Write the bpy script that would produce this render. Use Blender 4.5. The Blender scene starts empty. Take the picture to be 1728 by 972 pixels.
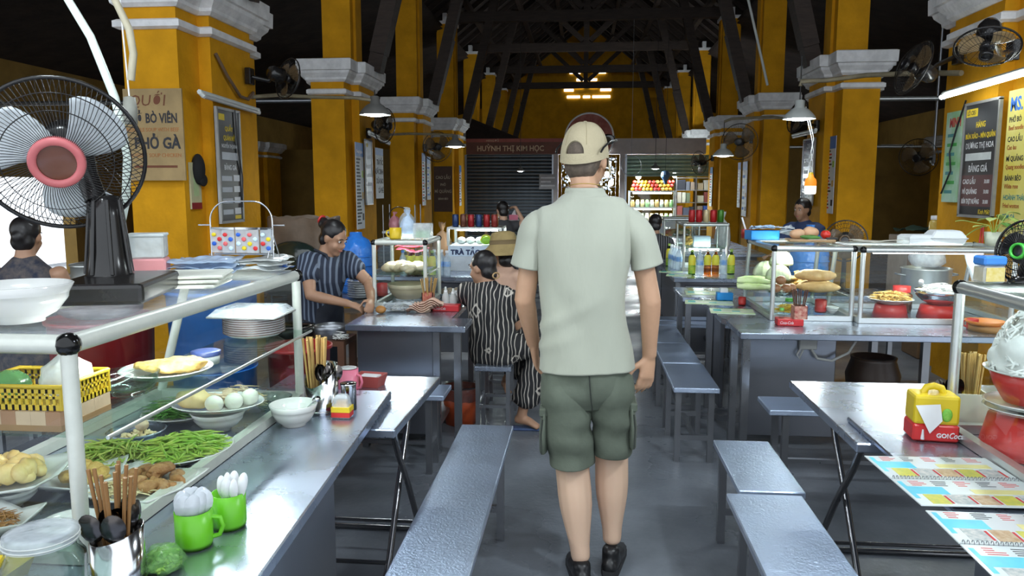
import bpy, bmesh, math, random
from mathutils import Vector, Matrix, noise
random.seed(7)
S = bpy.context.scene
COL = S.collection
R = math.radians
PI = math.pi

# ---------------------------------------------------------------- camera, world, exposure
cd = bpy.data.cameras.new('camera')
cam = bpy.data.objects.new('camera', cd)
COL.objects.link(cam)
cd.sensor_width = 36.0
cd.lens = 27.083
cd.clip_start = 0.05
cam.location = (0, 0, 1.56)
cam.rotation_euler = (R(90 - 7.3636), 0, R(5.2306))
S.camera = cam

wd = bpy.data.worlds.new('world')
S.world = wd
wd.use_nodes = True
bg = wd.node_tree.nodes['Background']
bg.inputs[0].default_value = (0.86, 0.93, 1.0, 1)
bg.inputs[1].default_value = 1.1
S.view_settings.view_transform = 'Standard'
S.view_settings.look = 'None'
S.view_settings.gamma = 1.0
S.view_settings.use_curve_mapping = False
S.view_settings.exposure = 0.82
S.cycles.max_bounces = 8
S.cycles.transparent_max_bounces = 24
S.cycles.caustics_reflective = False
S.cycles.caustics_refractive = False
S.cycles.sample_clamp_indirect = 4.0
S.cycles.use_denoising = True

# ---------------------------------------------------------------- materials
MATS = {}


def srgb(h):
    h = h.lstrip('#')
    c = [int(h[i:i + 2], 16) / 255 for i in (0, 2, 4)]
    return tuple((x / 12.92 if x <= 0.04045 else ((x + 0.055) / 1.055) ** 2.4) for x in c)


def mat(name, col, rough=.5, metal=0., var=.12, scale=9., bump=0., bscale=None, spec=.5,
        emit=0., trans=0., alpha=1., sss=0., col2=None, stretch=None, sheen=0., coat=0., rvar=0.):
    """principled material with noise-driven colour variation and relief"""
    if name in MATS:
        return MATS[name]
    if isinstance(col, str):
        col = srgb(col)
    if isinstance(col2, str):
        col2 = srgb(col2)
    m = bpy.data.materials.new(name)
    m.use_nodes = True
    nt = m.node_tree
    N, L = nt.nodes, nt.links
    b = N['Principled BSDF']
    b.inputs['Roughness'].default_value = rough
    b.inputs['Metallic'].default_value = metal
    b.inputs['Specular IOR Level'].default_value = spec
    b.inputs['Transmission Weight'].default_value = trans
    b.inputs['Alpha'].default_value = alpha
    if coat:
        b.inputs['Coat Weight'].default_value = coat
        b.inputs['Coat Roughness'].default_value = .1
    if sheen:
        b.inputs['Sheen Weight'].default_value = sheen
    if sss:
        b.inputs['Subsurface Weight'].default_value = sss
        b.inputs['Subsurface Radius'].default_value = (.012, .005, .003)
    tc = N.new('ShaderNodeTexCoord')
    mp = N.new('ShaderNodeMapping')
    L.new(tc.outputs['Object'], mp.inputs[0])
    if stretch:
        mp.inputs['Scale'].default_value = stretch
    nz = N.new('ShaderNodeTexNoise')
    nz.inputs['Scale'].default_value = scale
    nz.inputs['Detail'].default_value = 5
    nz.inputs['Roughness'].default_value = .6
    L.new(mp.outputs[0], nz.inputs['Vector'])
    rp = N.new('ShaderNodeValToRGB')
    if col2 is None:
        c0 = [max(0, x * (1 - var)) for x in col]
        c1 = [min(1, x * (1 + var)) for x in col]
    else:
        c0, c1 = col, col2
    rp.color_ramp.elements[0].position = .3
    rp.color_ramp.elements[1].position = .7
    rp.color_ramp.elements[0].color = (*c0, 1)
    rp.color_ramp.elements[1].color = (*c1, 1)
    L.new(nz.outputs['Fac'], rp.inputs[0])
    L.new(rp.outputs[0], b.inputs['Base Color'])
    if rvar:
        mr = N.new('ShaderNodeMapRange')
        mr.inputs['From Min'].default_value = .3
        mr.inputs['From Max'].default_value = .7
        mr.inputs['To Min'].default_value = max(.02, rough - rvar)
        mr.inputs['To Max'].default_value = rough + rvar
        L.new(nz.outputs['Fac'], mr.inputs['Value'])
        L.new(mr.outputs[0], b.inputs['Roughness'])
    if emit:
        L.new(rp.outputs[0], b.inputs['Emission Color'])
        b.inputs['Emission Strength'].default_value = emit
    if bump:
        n2 = N.new('ShaderNodeTexNoise')
        n2.inputs['Scale'].default_value = bscale or scale * 3
        n2.inputs['Detail'].default_value = 4
        L.new(mp.outputs[0], n2.inputs['Vector'])
        bp = N.new('ShaderNodeBump')
        bp.inputs['Strength'].default_value = bump
        bp.inputs['Distance'].default_value = .02
        L.new(n2.outputs['Fac'], bp.inputs['Height'])
        L.new(bp.outputs[0], b.inputs['Normal'])
    MATS[name] = m
    return m


def glassmat(name, tint=(.93, .97, .96), rough=.02, refl=1.0):
    """thin pane: see-through with a Fresnel reflection"""
    if name in MATS:
        return MATS[name]
    m = bpy.data.materials.new(name)
    m.use_nodes = True
    nt = m.node_tree
    N, L = nt.nodes, nt.links
    N.remove(N['Principled BSDF'])
    out = N['Material Output']
    tr = N.new('ShaderNodeBsdfTransparent')
    tr.inputs[0].default_value = (*tint, 1)
    gl = N.new('ShaderNodeBsdfGlossy')
    gl.inputs['Roughness'].default_value = rough
    fr = N.new('ShaderNodeLayerWeight')
    fr.inputs['Blend'].default_value = .5
    pw = N.new('ShaderNodeMath')
    pw.operation = 'POWER'
    pw.inputs[1].default_value = 4.
    L.new(fr.outputs['Facing'], pw.inputs[0])
    mu = N.new('ShaderNodeMath')
    mu.operation = 'MULTIPLY_ADD'
    mu.inputs[1].default_value = .55 * refl
    mu.inputs[2].default_value = .035 * refl
    L.new(pw.outputs[0], mu.inputs[0])
    mx = N.new('ShaderNodeMixShader')
    L.new(mu.outputs[0], mx.inputs[0])
    L.new(tr.outputs[0], mx.inputs[1])
    L.new(gl.outputs[0], mx.inputs[2])
    L.new(mx.outputs[0], out.inputs[0])
    MATS[name] = m
    return m


def filmmat(name, col, density=.3, rough=.25):
    """translucent plastic: part see-through, part diffuse"""
    if name in MATS:
        return MATS[name]
    if isinstance(col, str):
        col = srgb(col)
    m = bpy.data.materials.new(name)
    m.use_nodes = True
    nt = m.node_tree
    N, L = nt.nodes, nt.links
    b = N['Principled BSDF']
    b.inputs['Base Color'].default_value = (*col, 1)
    b.inputs['Roughness'].default_value = rough
    tc = N.new('ShaderNodeTexCoord')
    nz = N.new('ShaderNodeTexNoise')
    nz.inputs['Scale'].default_value = 25
    L.new(tc.outputs['Object'], nz.inputs['Vector'])
    mr = N.new('ShaderNodeMapRange')
    mr.inputs['To Min'].default_value = max(0, density - .2)
    mr.inputs['To Max'].default_value = min(1, density + .2)
    L.new(nz.outputs['Fac'], mr.inputs['Value'])
    L.new(mr.outputs[0], b.inputs['Alpha'])
    bp = N.new('ShaderNodeBump')
    bp.inputs['Strength'].default_value = .35
    bp.inputs['Distance'].default_value = .02
    L.new(nz.outputs['Fac'], bp.inputs['Height'])
    L.new(bp.outputs[0], b.inputs['Normal'])
    MATS[name] = m
    return m


def emitmat(name, col, strength):
    if name in MATS:
        return MATS[name]
    if isinstance(col, str):
        col = srgb(col)
    m = bpy.data.materials.new(name)
    m.use_nodes = True
    nt = m.node_tree
    b = nt.nodes['Principled BSDF']
    b.inputs['Base Color'].default_value = (*col, 1)
    b.inputs['Emission Color'].default_value = (*col, 1)
    b.inputs['Emission Strength'].default_value = strength
    MATS[name] = m
    return m


def steelmat(name, col=(.49, .56, .69), rough=.27, sc=14, bump=.25, stretch=(1, 1, 1)):
    """worn stainless sheet: faint dents, brushed scratches, smeared gloss"""
    m = mat(name, col, rough=rough, metal=.9, var=.07, scale=sc * .3, rvar=.04, stretch=stretch)
    nt = m.node_tree
    N, L = nt.nodes, nt.links
    b = N['Principled BSDF']
    tc = N.new('ShaderNodeTexCoord')
    mp = N.new('ShaderNodeMapping')
    mp.inputs['Scale'].default_value = (60, 6, 30)
    L.new(tc.outputs['Object'], mp.inputs[0])
    n1 = N.new('ShaderNodeTexNoise')
    n1.inputs['Scale'].default_value = 3.
    n1.inputs['Detail'].default_value = 3
    L.new(mp.outputs[0], n1.inputs['Vector'])
    n2 = N.new('ShaderNodeTexNoise')
    n2.inputs['Scale'].default_value = 7.
    n2.inputs['Detail'].default_value = 1
    L.new(tc.outputs['Object'], n2.inputs['Vector'])
    b1 = N.new('ShaderNodeBump')
    b1.inputs['Strength'].default_value = .02
    b1.inputs['Distance'].default_value = .003
    L.new(n1.outputs['Fac'], b1.inputs['Height'])
    b2 = N.new('ShaderNodeBump')
    b2.inputs['Strength'].default_value = .05
    b2.inputs['Distance'].default_value = .02
    L.new(n2.outputs['Fac'], b2.inputs['Height'])
    L.new(b1.outputs[0], b2.inputs['Normal'])
    L.new(b2.outputs[0], b.inputs['Normal'])
    return m


# ---------------------------------------------------------------- mesh helpers
class MB:
    def __init__(s):
        s.v, s.f, s.s = [], [], []

    def add(s, vs, fs, smooth=False, M=None):
        o = len(s.v)
        for v in vs:
            v = Vector(v)
            s.v.append(M @ v if M else v)
        for f in fs:
            s.f.append([i + o for i in f])
            s.s.append(smooth)
        return s

    def box(s, c, d, rz=0., rx=0., ry=0., M=None):
        x, y, z = d[0] / 2, d[1] / 2, d[2] / 2
        vs = [(-x, -y, -z), (x, -y, -z), (x, y, -z), (-x, y, -z), (-x, -y, z), (x, -y, z), (x, y, z), (-x, y, z)]
        fs = [(0, 3, 2, 1), (4, 5, 6, 7), (0, 1, 5, 4), (1, 2, 6, 5), (2, 3, 7, 6), (3, 0, 4, 7)]
        T = Matrix.Translation(c) @ Matrix.Rotation(rz, 4, 'Z') @ Matrix.Rotation(ry, 4, 'Y') @ Matrix.Rotation(rx, 4, 'X')
        return s.add(vs, fs, False, (M @ T) if M else T)

    def b2(s, lo, hi):
        return s.box([(a + b) / 2 for a, b in zip(lo, hi)], [abs(b - a) for a, b in zip(lo, hi)])

    def cyl(s, p0, p1, r0, r1=None, n=12, cap=True, smooth=True, M=None):
        r1 = r0 if r1 is None else r1
        p0, p1 = Vector(p0), Vector(p1)
        d = (p1 - p0).normalized()
        a = d.orthogonal().normalized()
        b = d.cross(a)
        vs = []
        for p, r in ((p0, r0), (p1, r1)):
            for i in range(n):
                t = 2 * PI * i / n
                vs.append(p + a * (r * math.cos(t)) + b * (r * math.sin(t)))
        s.add(vs, [(i, (i + 1) % n, n + (i + 1) % n, n + i) for i in range(n)], smooth, M)
        if cap:
            s.add(vs[:n], [list(range(n))[::-1]], False, M)
            s.add(vs[n:], [list(range(n))], False, M)
        return s

    def tube(s, pts, r, n=8, closed=False, rr=None, M=None, cap=True):
        pts = [Vector(p) for p in pts]
        k = len(pts)
        up = None
        vs = []
        for i, p in enumerate(pts):
            if closed:
                d = pts[(i + 1) % k] - pts[i - 1]
            else:
                d = pts[min(i + 1, k - 1)] - pts[max(i - 1, 0)]
            if d.length < 1e-9:
                d = Vector((0, 0, 1))
            d.normalize()
            if up is None:
                up = d.orthogonal().normalized()
            up = (up - d * up.dot(d))
            if up.length < 1e-6:
                up = d.orthogonal()
            up.normalize()
            b = d.cross(up)
            q = rr[i] if rr else r
            for j in range(n):
                t = 2 * PI * j / n
                vs.append(p + up * (q * math.cos(t)) + b * (q * math.sin(t)))
        fs = []
        for i in range(k if closed else k - 1):
            i2 = (i + 1) % k
            for j in range(n):
                j2 = (j + 1) % n
                fs.append((i * n + j, i * n + j2, i2 * n + j2, i2 * n + j))
        s.add(vs, fs, True, M)
        if not closed and cap:
            s.add(vs[:n], [list(range(n))[::-1]], False, M)
            s.add(vs[-n:], [list(range(n))], False, M)
        return s

    def lathe(s, prof, c=(0, 0, 0), n=24, M=None, sx=1., sy=1., smooth=True):
        vs, fs, rows = [], [], []
        for r, z in prof:
            if r < 1e-6:
                rows.append([len(vs)])
                vs.append((c[0], c[1], c[2] + z))
            else:
                rows.append(list(range(len(vs), len(vs) + n)))
                for j in range(n):
                    t = 2 * PI * j / n
                    vs.append((c[0] + r * sx * math.cos(t), c[1] + r * sy * math.sin(t), c[2] + z))
        for a, b in zip(rows, rows[1:]):
            for j in range(n):
                j2 = (j + 1) % n
                if len(a) == 1 and len(b) == 1:
                    continue
                if len(a) == 1:
                    fs.append((a[0], b[j2], b[j]))
                elif len(b) == 1:
                    fs.append((a[j], a[j2], b[0]))
                else:
                    fs.append((a[j], a[j2], b[j2], b[j]))
        return s.add(vs, fs, smooth, M)

    def ell(s, c, r, nu=12, nv=8, M=None):
        vs, fs, rows = [], [], []
        for i in range(nv + 1):
            ph = -PI / 2 + PI * i / nv
            if i in (0, nv):
                rows.append([len(vs)])
                vs.append((c[0], c[1], c[2] + r[2] * math.sin(ph)))
            else:
                rows.append(list(range(len(vs), len(vs) + nu)))
                for j in range(nu):
                    t = 2 * PI * j / nu
                    vs.append((c[0] + r[0] * math.cos(ph) * math.cos(t), c[1] + r[1] * math.cos(ph) * math.sin(t), c[2] + r[2] * math.sin(ph)))
        for a, b in zip(rows, rows[1:]):
            for j in range(nu):
                j2 = (j + 1) % nu
                if len(a) == 1:
                    fs.append((a[0], b[j2], b[j]))
                elif len(b) == 1:
                    fs.append((a[j], a[j2], b[0]))
                else:
                    fs.append((a[j], a[j2], b[j2], b[j]))
        return s.add(vs, fs, True, M)

    def grid(s, fn, nu, nv, thick=0., M=None, smooth=True):
        vs = [Vector(fn(i / nu, j / nv)) for i in range(nu + 1) for j in range(nv + 1)]
        w = nv + 1
        fs = [(i * w + j, (i + 1) * w + j, (i + 1) * w + j + 1, i * w + j + 1) for i in range(nu) for j in range(nv)]
        if not thick:
            return s.add(vs, fs, smooth, M)
        low = [v - Vector((0, 0, thick)) for v in vs]
        n = len(vs)
        fs2 = fs + [tuple(i + n for i in f)[::-1] for f in fs]
        for j in range(nv):
            fs2.append((j, j + 1, n + j + 1, n + j))
            a = nu * w + j
            fs2.append((a + 1, a, n + a, n + a + 1))
        for i in range(nu):
            a = i * w
            fs2.append((a + w, a, n + a, n + a + w))
            a = i * w + nv
            fs2.append((a, a + w, n + a + w, n + a))
        return s.add(vs + low, fs2, smooth, M)

    def prism(s, poly, z0, z1, M=None):
        n = len(poly)
        vs = [(x, y, z0) for x, y in poly] + [(x, y, z1) for x, y in poly]
        fs = [list(range(n))[::-1], list(range(n, 2 * n))] + [(i, (i + 1) % n, n + (i + 1) % n, n + i) for i in range(n)]
        return s.add(vs, fs, False, M)

    def loft(s, polys, M=None, smooth=False, cap=True):
        """stack of equal-length 3-d loops"""
        n = len(polys[0])
        vs = [p for q in polys for p in q]
        fs = []
        for i in range(len(polys) - 1):
            for j in range(n):
                j2 = (j + 1) % n
                fs.append((i * n + j, i * n + j2, (i + 1) * n + j2, (i + 1) * n + j))
        s.add(vs, fs, smooth, M)
        if cap:
            s.add(polys[0], [list(range(n))[::-1]], False, M)
            s.add(polys[-1], [list(range(n))], False, M)
        return s

    def etube(s, rings, side=(1, 0, 0), n=16):
        """elliptic limb: rings of (centre, half-width along side, half-depth); rounded ends"""
        side = Vector(side).normalized()
        cs = [Vector(r[0]) for r in rings]
        k = len(cs)
        polys = []
        for i, (c, a, b) in enumerate(rings):
            d = cs[min(i + 1, k - 1)] - cs[max(i - 1, 0)]
            d.normalize()
            u = side - d * side.dot(d)
            u = u.normalized() if u.length > 1e-5 else d.orthogonal().normalized()
            w = d.cross(u)
            ring = lambda cc, q: [cc + u * (a * q * math.cos(2 * PI * j / n)) + w * (b * q * math.sin(2 * PI * j / n)) for j in range(n)]
            c = cs[i]
            h = min(a, b) * .5
            if i == 0:
                polys.append(ring(c - d * h, .45))
                polys.append(ring(c - d * h * .55, .82))
            polys.append(ring(c, 1))
            if i == k - 1:
                polys.append(ring(c + d * h * .55, .82))
                polys.append(ring(c + d * h, .45))
        return s.loft(polys, smooth=True)

    def mesh(s, name, bevel=0., seg=1):
        me = bpy.data.meshes.new(name)
        me.from_pydata([tuple(v) for v in s.v], [], s.f)
        me.polygons.foreach_set('use_smooth', s.s)
        if bevel:
            bm = bmesh.new()
            bm.from_mesh(me)
            bmesh.ops.remove_doubles(bm, verts=bm.verts, dist=1e-5)
            ed = [e for e in bm.edges if len(e.link_faces) == 2 and e.calc_face_angle(0) > .6]
            bmesh.ops.bevel(bm, geom=ed, offset=bevel, segments=seg, affect='EDGES', profile=.5)
            bm.to_mesh(me)
            bm.free()
        me.update()
        return me

    def build(s, name, m, parent=None, loc=None, rot=None, bevel=0., seg=1):
        me = s.mesh(name, bevel, seg)
        me.materials.append(m)
        return link(name, me, parent, loc, rot)


def link(name, me, parent=None, loc=None, rot=None):
    o = bpy.data.objects.new(name, me)
    COL.objects.link(o)
    if parent:
        o.parent = parent
    if loc:
        o.location = loc
    if rot:
        o.rotation_euler = rot
    return o


def tag(o, label=None, cat=None, group=None, kind=None):
    if label:
        o['label'] = label
    if cat:
        o['category'] = cat
    if group:
        o['group'] = group
    if kind:
        o['kind'] = kind
    return o


def thing(name, label, cat, loc=(0, 0, 0), rz=0., group=None, rot=None):
    o = bpy.data.objects.new(name, None)
    o.empty_display_size = .05
    COL.objects.link(o)
    o.location = loc
    o.rotation_euler = rot if rot else (0, 0, rz)
    return tag(o, label, cat, group)


def struct(name, loc=(0, 0, 0)):
    o = bpy.data.objects.new(name, None)
    COL.objects.link(o)
    o.location = loc
    o['kind'] = 'structure'
    return o


def dup(root, loc, rz=None, label=None, rot=None, scale=None):
    r = root.copy()
    COL.objects.link(r)
    r.location = loc
    if rz is not None:
        r.rotation_euler = (0, 0, rz)
    if rot:
        r.rotation_euler = rot
    if scale:
        r.scale = scale
    if label:
        r['label'] = label
    for ch in list(root.children):
        c = ch.copy()
        COL.objects.link(c)
        c.parent = r
        for g in list(ch.children):
            d = g.copy()
            COL.objects.link(d)
            d.parent = c
    return r


def remesh(mb, voxel, it=6, fac=.5):
    """one continuous skin over overlapping closed shapes"""
    me = mb.mesh('tmp')
    o = bpy.data.objects.new('tmp', me)
    COL.objects.link(o)
    a = o.modifiers.new('r', 'REMESH')
    a.mode = 'VOXEL'
    a.voxel_size = voxel
    a.use_smooth_shade = True
    if it:
        b = o.modifiers.new('s', 'SMOOTH')
        b.factor = fac
        b.iterations = it
    dg = bpy.context.evaluated_depsgraph_get()
    r = bpy.data.meshes.new_from_object(o.evaluated_get(dg))
    bpy.data.objects.remove(o)
    bpy.data.meshes.remove(me)
    r.polygons.foreach_set('use_smooth', [True] * len(r.polygons))
    return r


def skin(name, mb, m, parent=None, voxel=.01, it=6, fn=None):
    me = remesh(mb, voxel, it)
    if fn:
        for v in me.vertices:
            v.co = fn(v.co)
        me.update()
    me.name = name
    me.materials.append(m)
    return link(name, me, parent)


def letters(body, size, origin, right, up, m, parent=None, name='lettering', align='LEFT', bold=0., ext=.0008, sx=1., shear=0., sp=1.):
    """flat lettering as a mesh lying in the plane (right, up) at origin"""
    cu = bpy.data.curves.new('t', 'FONT')
    cu.body = body
    cu.size = size
    cu.align_x = align
    cu.offset = bold
    cu.extrude = ext
    cu.shear = shear
    cu.space_character = sp
    cu.resolution_u = 2
    o = bpy.data.objects.new('t', cu)
    COL.objects.link(o)
    dg = bpy.context.evaluated_depsgraph_get()
    me = bpy.data.meshes.new_from_object(o.evaluated_get(dg))
    bpy.data.objects.remove(o)
    if bold > 1e-5 and me.vertices and (max(abs(v.co.y) for v in me.vertices) > size * 2.2 or max(abs(v.co.x) for v in me.vertices) > size * (len(body) + 1)):
        return letters(body, size, origin, right, up, m, parent, name, align, 0., ext, sx, shear, sp)
    r, u = Vector(right).normalized(), Vector(up).normalized()
    n = r.cross(u)
    M = Matrix((r * sx, u, n)).transposed().to_4x4()
    M.translation = Vector(origin) + n * ext
    me.transform(M)
    me.materials.clear()
    me.materials.append(m)
    me.name = name
    return link(name, me, parent)


def arc(c, r, a0, a1, n, ax=(1, 0, 0), ay=(0, 0, 1)):
    c, ax, ay = Vector(c), Vector(ax), Vector(ay)
    return [c + ax * (r * math.cos(a0 + (a1 - a0) * i / n)) + ay * (r * math.sin(a0 + (a1 - a0) * i / n)) for i in range(n + 1)]


def basis(o, right, up):
    r, u = Vector(right).normalized(), Vector(up).normalized()
    M = Matrix((r, u, r.cross(u))).transposed().to_4x4()
    M.translation = Vector(o)
    return M


# common materials
yellow = mat('yellow_plaster', (.66, .315, .011), .8, spec=.15, var=.16, scale=3, bump=.25, bscale=30)
white_pl = mat('white_plaster', (.80, .80, .80), .75, var=.18, scale=6, bump=.3, bscale=25)
wood_dk = mat('dark_timber', (.035, .022, .016), .7, var=.35, scale=4, bump=.3, stretch=(1, 1, 6))
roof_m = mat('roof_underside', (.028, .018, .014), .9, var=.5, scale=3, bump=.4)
steel = steelmat('stainless_sheet')
steel_b = steelmat('bench_steel', (.54, .65, .84), .40, 12)
steel_b.node_tree.nodes['Principled BSDF'].inputs['Metallic'].default_value = .88
_n = steel_b.node_tree
_t = _n.nodes.new('ShaderNodeTexCoord')
_z = _n.nodes.new('ShaderNodeTexNoise')
_z.inputs['Scale'].default_value = 55.
_z.inputs['Detail'].default_value = 3
_z.inputs['Distortion'].default_value = 1.5
_n.links.new(_t.outputs['Object'], _z.inputs['Vector'])
_b = _n.nodes.new('ShaderNodeBump')
_b.inputs['Strength'].default_value = .22
_b.inputs['Distance'].default_value = .01
_n.links.new(_z.outputs['Fac'], _b.inputs['Height'])
_n.links.new(_b.outputs[0], _n.nodes['Principled BSDF'].inputs['Normal'])
_n.nodes['Principled BSDF'].inputs['Roughness'].default_value = .34
steel_d = steelmat('dull_steel', (.34, .36, .39), .38, 10)
steel_leg = steelmat('steel_tube', (.30, .31, .33), .3, 18)
alum = mat('aluminium_frame', (.62, .65, .63), .32, .75, var=.06, scale=20)
alum_w = mat('pale_case_frame', (.66, .69, .63), .35, .15, var=.06, scale=20)
black_pl = mat('black_plastic', (.012, .012, .014), .3, var=.3, scale=30)
glass = glassmat('pane_glass')
glass_b = glassmat('bottle_glass', (.86, .92, .93), .03, 1.3)
porcelain = mat('white_porcelain', (.78, .79, .77), .15, var=.03, coat=.4)
white_p = mat('white_paper', (.80, .81, .82), .7, var=.04)
ink = mat('black_ink', (.02, .02, .025), .6)
ink_y = mat('yellow_ink', (.75, .55, .03), .6)
ink_w = mat('white_ink', (.75, .76, .78), .6)
ink_r = mat('red_ink', (.6, .03, .03), .6)
ink_b = mat('blue_ink', (.02, .16, .62), .6)
ink_g = mat('green_ink', (.05, .35, .06), .6)
red_pl = mat('red_plastic', (.55, .035, .03), .35, var=.08)
blue_pl = mat('blue_plastic', (.03, .16, .55), .35, var=.1)

# ================================================================ the hall
def floor_mat():
    m = mat('concrete_floor', (.17, .19, .22), .42, var=.3, scale=2.2, bump=.12, bscale=40)
    nt = m.node_tree
    N, L = nt.nodes, nt.links
    b = N['Principled BSDF']
    tc = N.new('ShaderNodeTexCoord')
    n = N.new('ShaderNodeTexNoise')
    n.inputs['Scale'].default_value = .9
    n.inputs['Detail'].default_value = 6
    L.new(tc.outputs['Object'], n.inputs['Vector'])
    mr = N.new('ShaderNodeMapRange')
    mr.inputs['From Min'].default_value = .38
    mr.inputs['From Max'].default_value = .62
    mr.inputs['To Min'].default_value = .16
    mr.inputs['To Max'].default_value = .6
    L.new(n.outputs['Fac'], mr.inputs['Value'])
    L.new(mr.outputs[0], b.inputs['Roughness'])
    return m


fl = MB().b2((-11, -4, -.1), (11, 40, 0)).build('floor', floor_mat())
tag(fl, 'grey concrete hall floor with damp dark patches', 'floor', kind='structure')
# grey far wall with yellow gable
YW = 33.5
w = MB().add([(-9.5, YW, 0), (9.5, YW, 0), (9.5, YW, 3.6), (3.8, YW, 5.4), (.1, YW, 8.4), (-3.7, YW, 5.4), (-9.5, YW, 3.6)], [[0, 1, 2, 3, 4, 5, 6]])
w.add([(-9.5, YW + .3, 0), (9.5, YW + .3, 0), (9.5, YW + .3, 3.6), (3.8, YW + .3, 5.4), (.1, YW + .3, 8.4), (-3.7, YW + .3, 5.4), (-9.5, YW + .3, 3.6)], [[6, 5, 4, 3, 2, 1, 0]])
tag(w.build('wall_back', yellow), 'yellow gable wall closing the far end of the hall', 'wall', kind='structure')
# day-lit vent slots in the gable
vent = emitmat('daylight_vent', (.95, .95, .88), 1.6)
vw = thing('window_1', 'small slotted vent glowing with daylight in the yellow gable', 'window', (.1, YW - .03, 5.4))
vw['kind'] = 'structure'
for (x, z, wd_) in [(-.55, .1, .55), (.62, .1, .75), (0, .1, .3), (-.5, 1.1, .45), (.55, 1.1, .5), (-.3, .5, .35), (.3, .5, .35), (-.28, .8, .3), (.28, .8, .3), (-.75, .38, .4), (.8, .38, .45)]:
    MB().box((x, 0, z - .1), (wd_, .04, .1)).build('pane', vent, vw)

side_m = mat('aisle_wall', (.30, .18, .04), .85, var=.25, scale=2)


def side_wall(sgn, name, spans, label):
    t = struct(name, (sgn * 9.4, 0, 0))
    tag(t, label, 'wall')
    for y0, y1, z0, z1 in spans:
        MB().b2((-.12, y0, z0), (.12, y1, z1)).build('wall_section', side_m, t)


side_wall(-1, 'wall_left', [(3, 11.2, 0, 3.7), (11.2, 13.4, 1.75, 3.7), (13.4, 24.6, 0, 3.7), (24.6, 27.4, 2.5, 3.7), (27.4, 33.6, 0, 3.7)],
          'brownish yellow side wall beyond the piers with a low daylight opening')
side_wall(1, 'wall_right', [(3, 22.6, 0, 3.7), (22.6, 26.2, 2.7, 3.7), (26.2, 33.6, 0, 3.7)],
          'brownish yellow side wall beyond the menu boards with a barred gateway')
# roof
rf = struct('ceiling')
tag(rf, 'dark pitched roof underside over the nave and aisles', 'ceiling')
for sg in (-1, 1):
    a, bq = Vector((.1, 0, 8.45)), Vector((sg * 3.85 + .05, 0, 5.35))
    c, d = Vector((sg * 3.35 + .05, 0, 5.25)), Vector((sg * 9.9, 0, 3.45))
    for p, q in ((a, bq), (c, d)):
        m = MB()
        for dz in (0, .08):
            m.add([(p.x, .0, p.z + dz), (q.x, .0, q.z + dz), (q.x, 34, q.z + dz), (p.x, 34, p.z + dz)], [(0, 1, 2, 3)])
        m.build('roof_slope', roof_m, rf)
    # rafters under the nave slope
    dv = (bq - a)
    L_ = dv.length
    ang = math.atan2(-(dv.z), abs(dv.x))
    rm = MB().box((0, 0, 0), (L_, .06, .11), ry=sg * ang).mesh('rafter')
    rm.materials.append(wood_dk)
    for k in range(45):
        o = link('rafter', rm, rf, ((a.x + bq.x) / 2, .1 + .76 * k, (a.z + bq.z) / 2 - .09))
    for q in (.25, .5, .75):
        pt = a + dv * q
        MB().b2((pt.x - .06, .0, pt.z - .27), (pt.x + .06, 34, pt.z - .13)).build('purlin', wood_dk, rf)
MB().b2((.03, .0, 8.1), (.17, 34, 8.35)).build('ridge_beam', wood_dk, rf)


# ---------------------------------------------------------------- piers
def cross_poly(wx, wy, pw, pp, d):
    """block wx by wy with a centred pilaster pw long, pp proud on both long faces, grown by d"""
    x, y, a, b = wx / 2 + d, wy / 2 + d, pw / 2 + d, wx / 2 + pp + d
    return [(-x, -y), (x, -y), (x, -a), (b, -a), (b, a), (x, a), (x, y), (-x, y), (-x, a), (-b, a), (-b, -a), (-x, -a)]


ORD = ['front', 'second', 'third', 'fourth', 'fifth', 'sixth', 'last']


def pier(x, y, label, zs=1., upper=True, wx=.43):
    t = struct('column', (x, y, 0))
    tag(t, label, 'column')
    pa = (wx, 1.38, .74, .1)
    MB().prism(cross_poly(*pa, 0), 0, 2.74 * zs).build('pier_body', yellow, t)
    L3 = lambda prof: MB().loft([[(px, py, z) for px, py in cross_poly(*pa, d)] for z, d in prof])
    L3([(2.74 * zs, .012), (2.755 * zs, .045), (2.80 * zs, .045), (2.815 * zs, .02)]).build('molding', white_pl, t)
    MB().prism(cross_poly(*pa, .0), 2.815 * zs, 2.9 * zs).build('neck', yellow, t)
    L3([(2.90 * zs, .02), (2.925 * zs, .05), (2.95 * zs, .055), (3.0 * zs, .1), (3.03 * zs, .11), (3.035 * zs, .135), (3.165 * zs, .14), (3.175 * zs, .12)]).build('capital', white_pl, t)
    if upper:
        m = MB().b2((-.19, -.26, 3.17), (.19, .26, 5.4)).b2((-.225, -.13, 3.17), (.225, .13, 5.4))
        m.build('upper_shaft', yellow, t)
        MB().b2((-.24, -.29, 5.36), (.24, .29, 5.43)).b2((-.05, -.3, 5.43), (.05, .3, 5.6)).build('shaft_cap', white_pl, t)
    return t


PY = [6.38 + 4.08 * k for k in range(7)]
for k, y in enumerate(PY):
    pier(-3.25, y, 'yellow pier with white capital, %s in the row behind the tall pedestal fan' % ORD[k])
    pier(3.30, y, 'yellow pier with white capital, %s in the row behind the menu lightbox' % ORD[k])
for k, y in ((2, 14.6), (3, 18.7), (4, 22.8)):
    pier(-8.0, y, 'lower yellow pier of the outer aisle beyond the seller, %s' % ['nearest one', 'middle one', 'farthest one'][k - 2], .84, False, .5)
    pier(7.9, y - 1.4, 'lower yellow pier of the outer aisle beyond the foam boxes, %s' % ['nearest one', 'middle one', 'farthest one'][k - 2], .84, False, .5)


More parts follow.
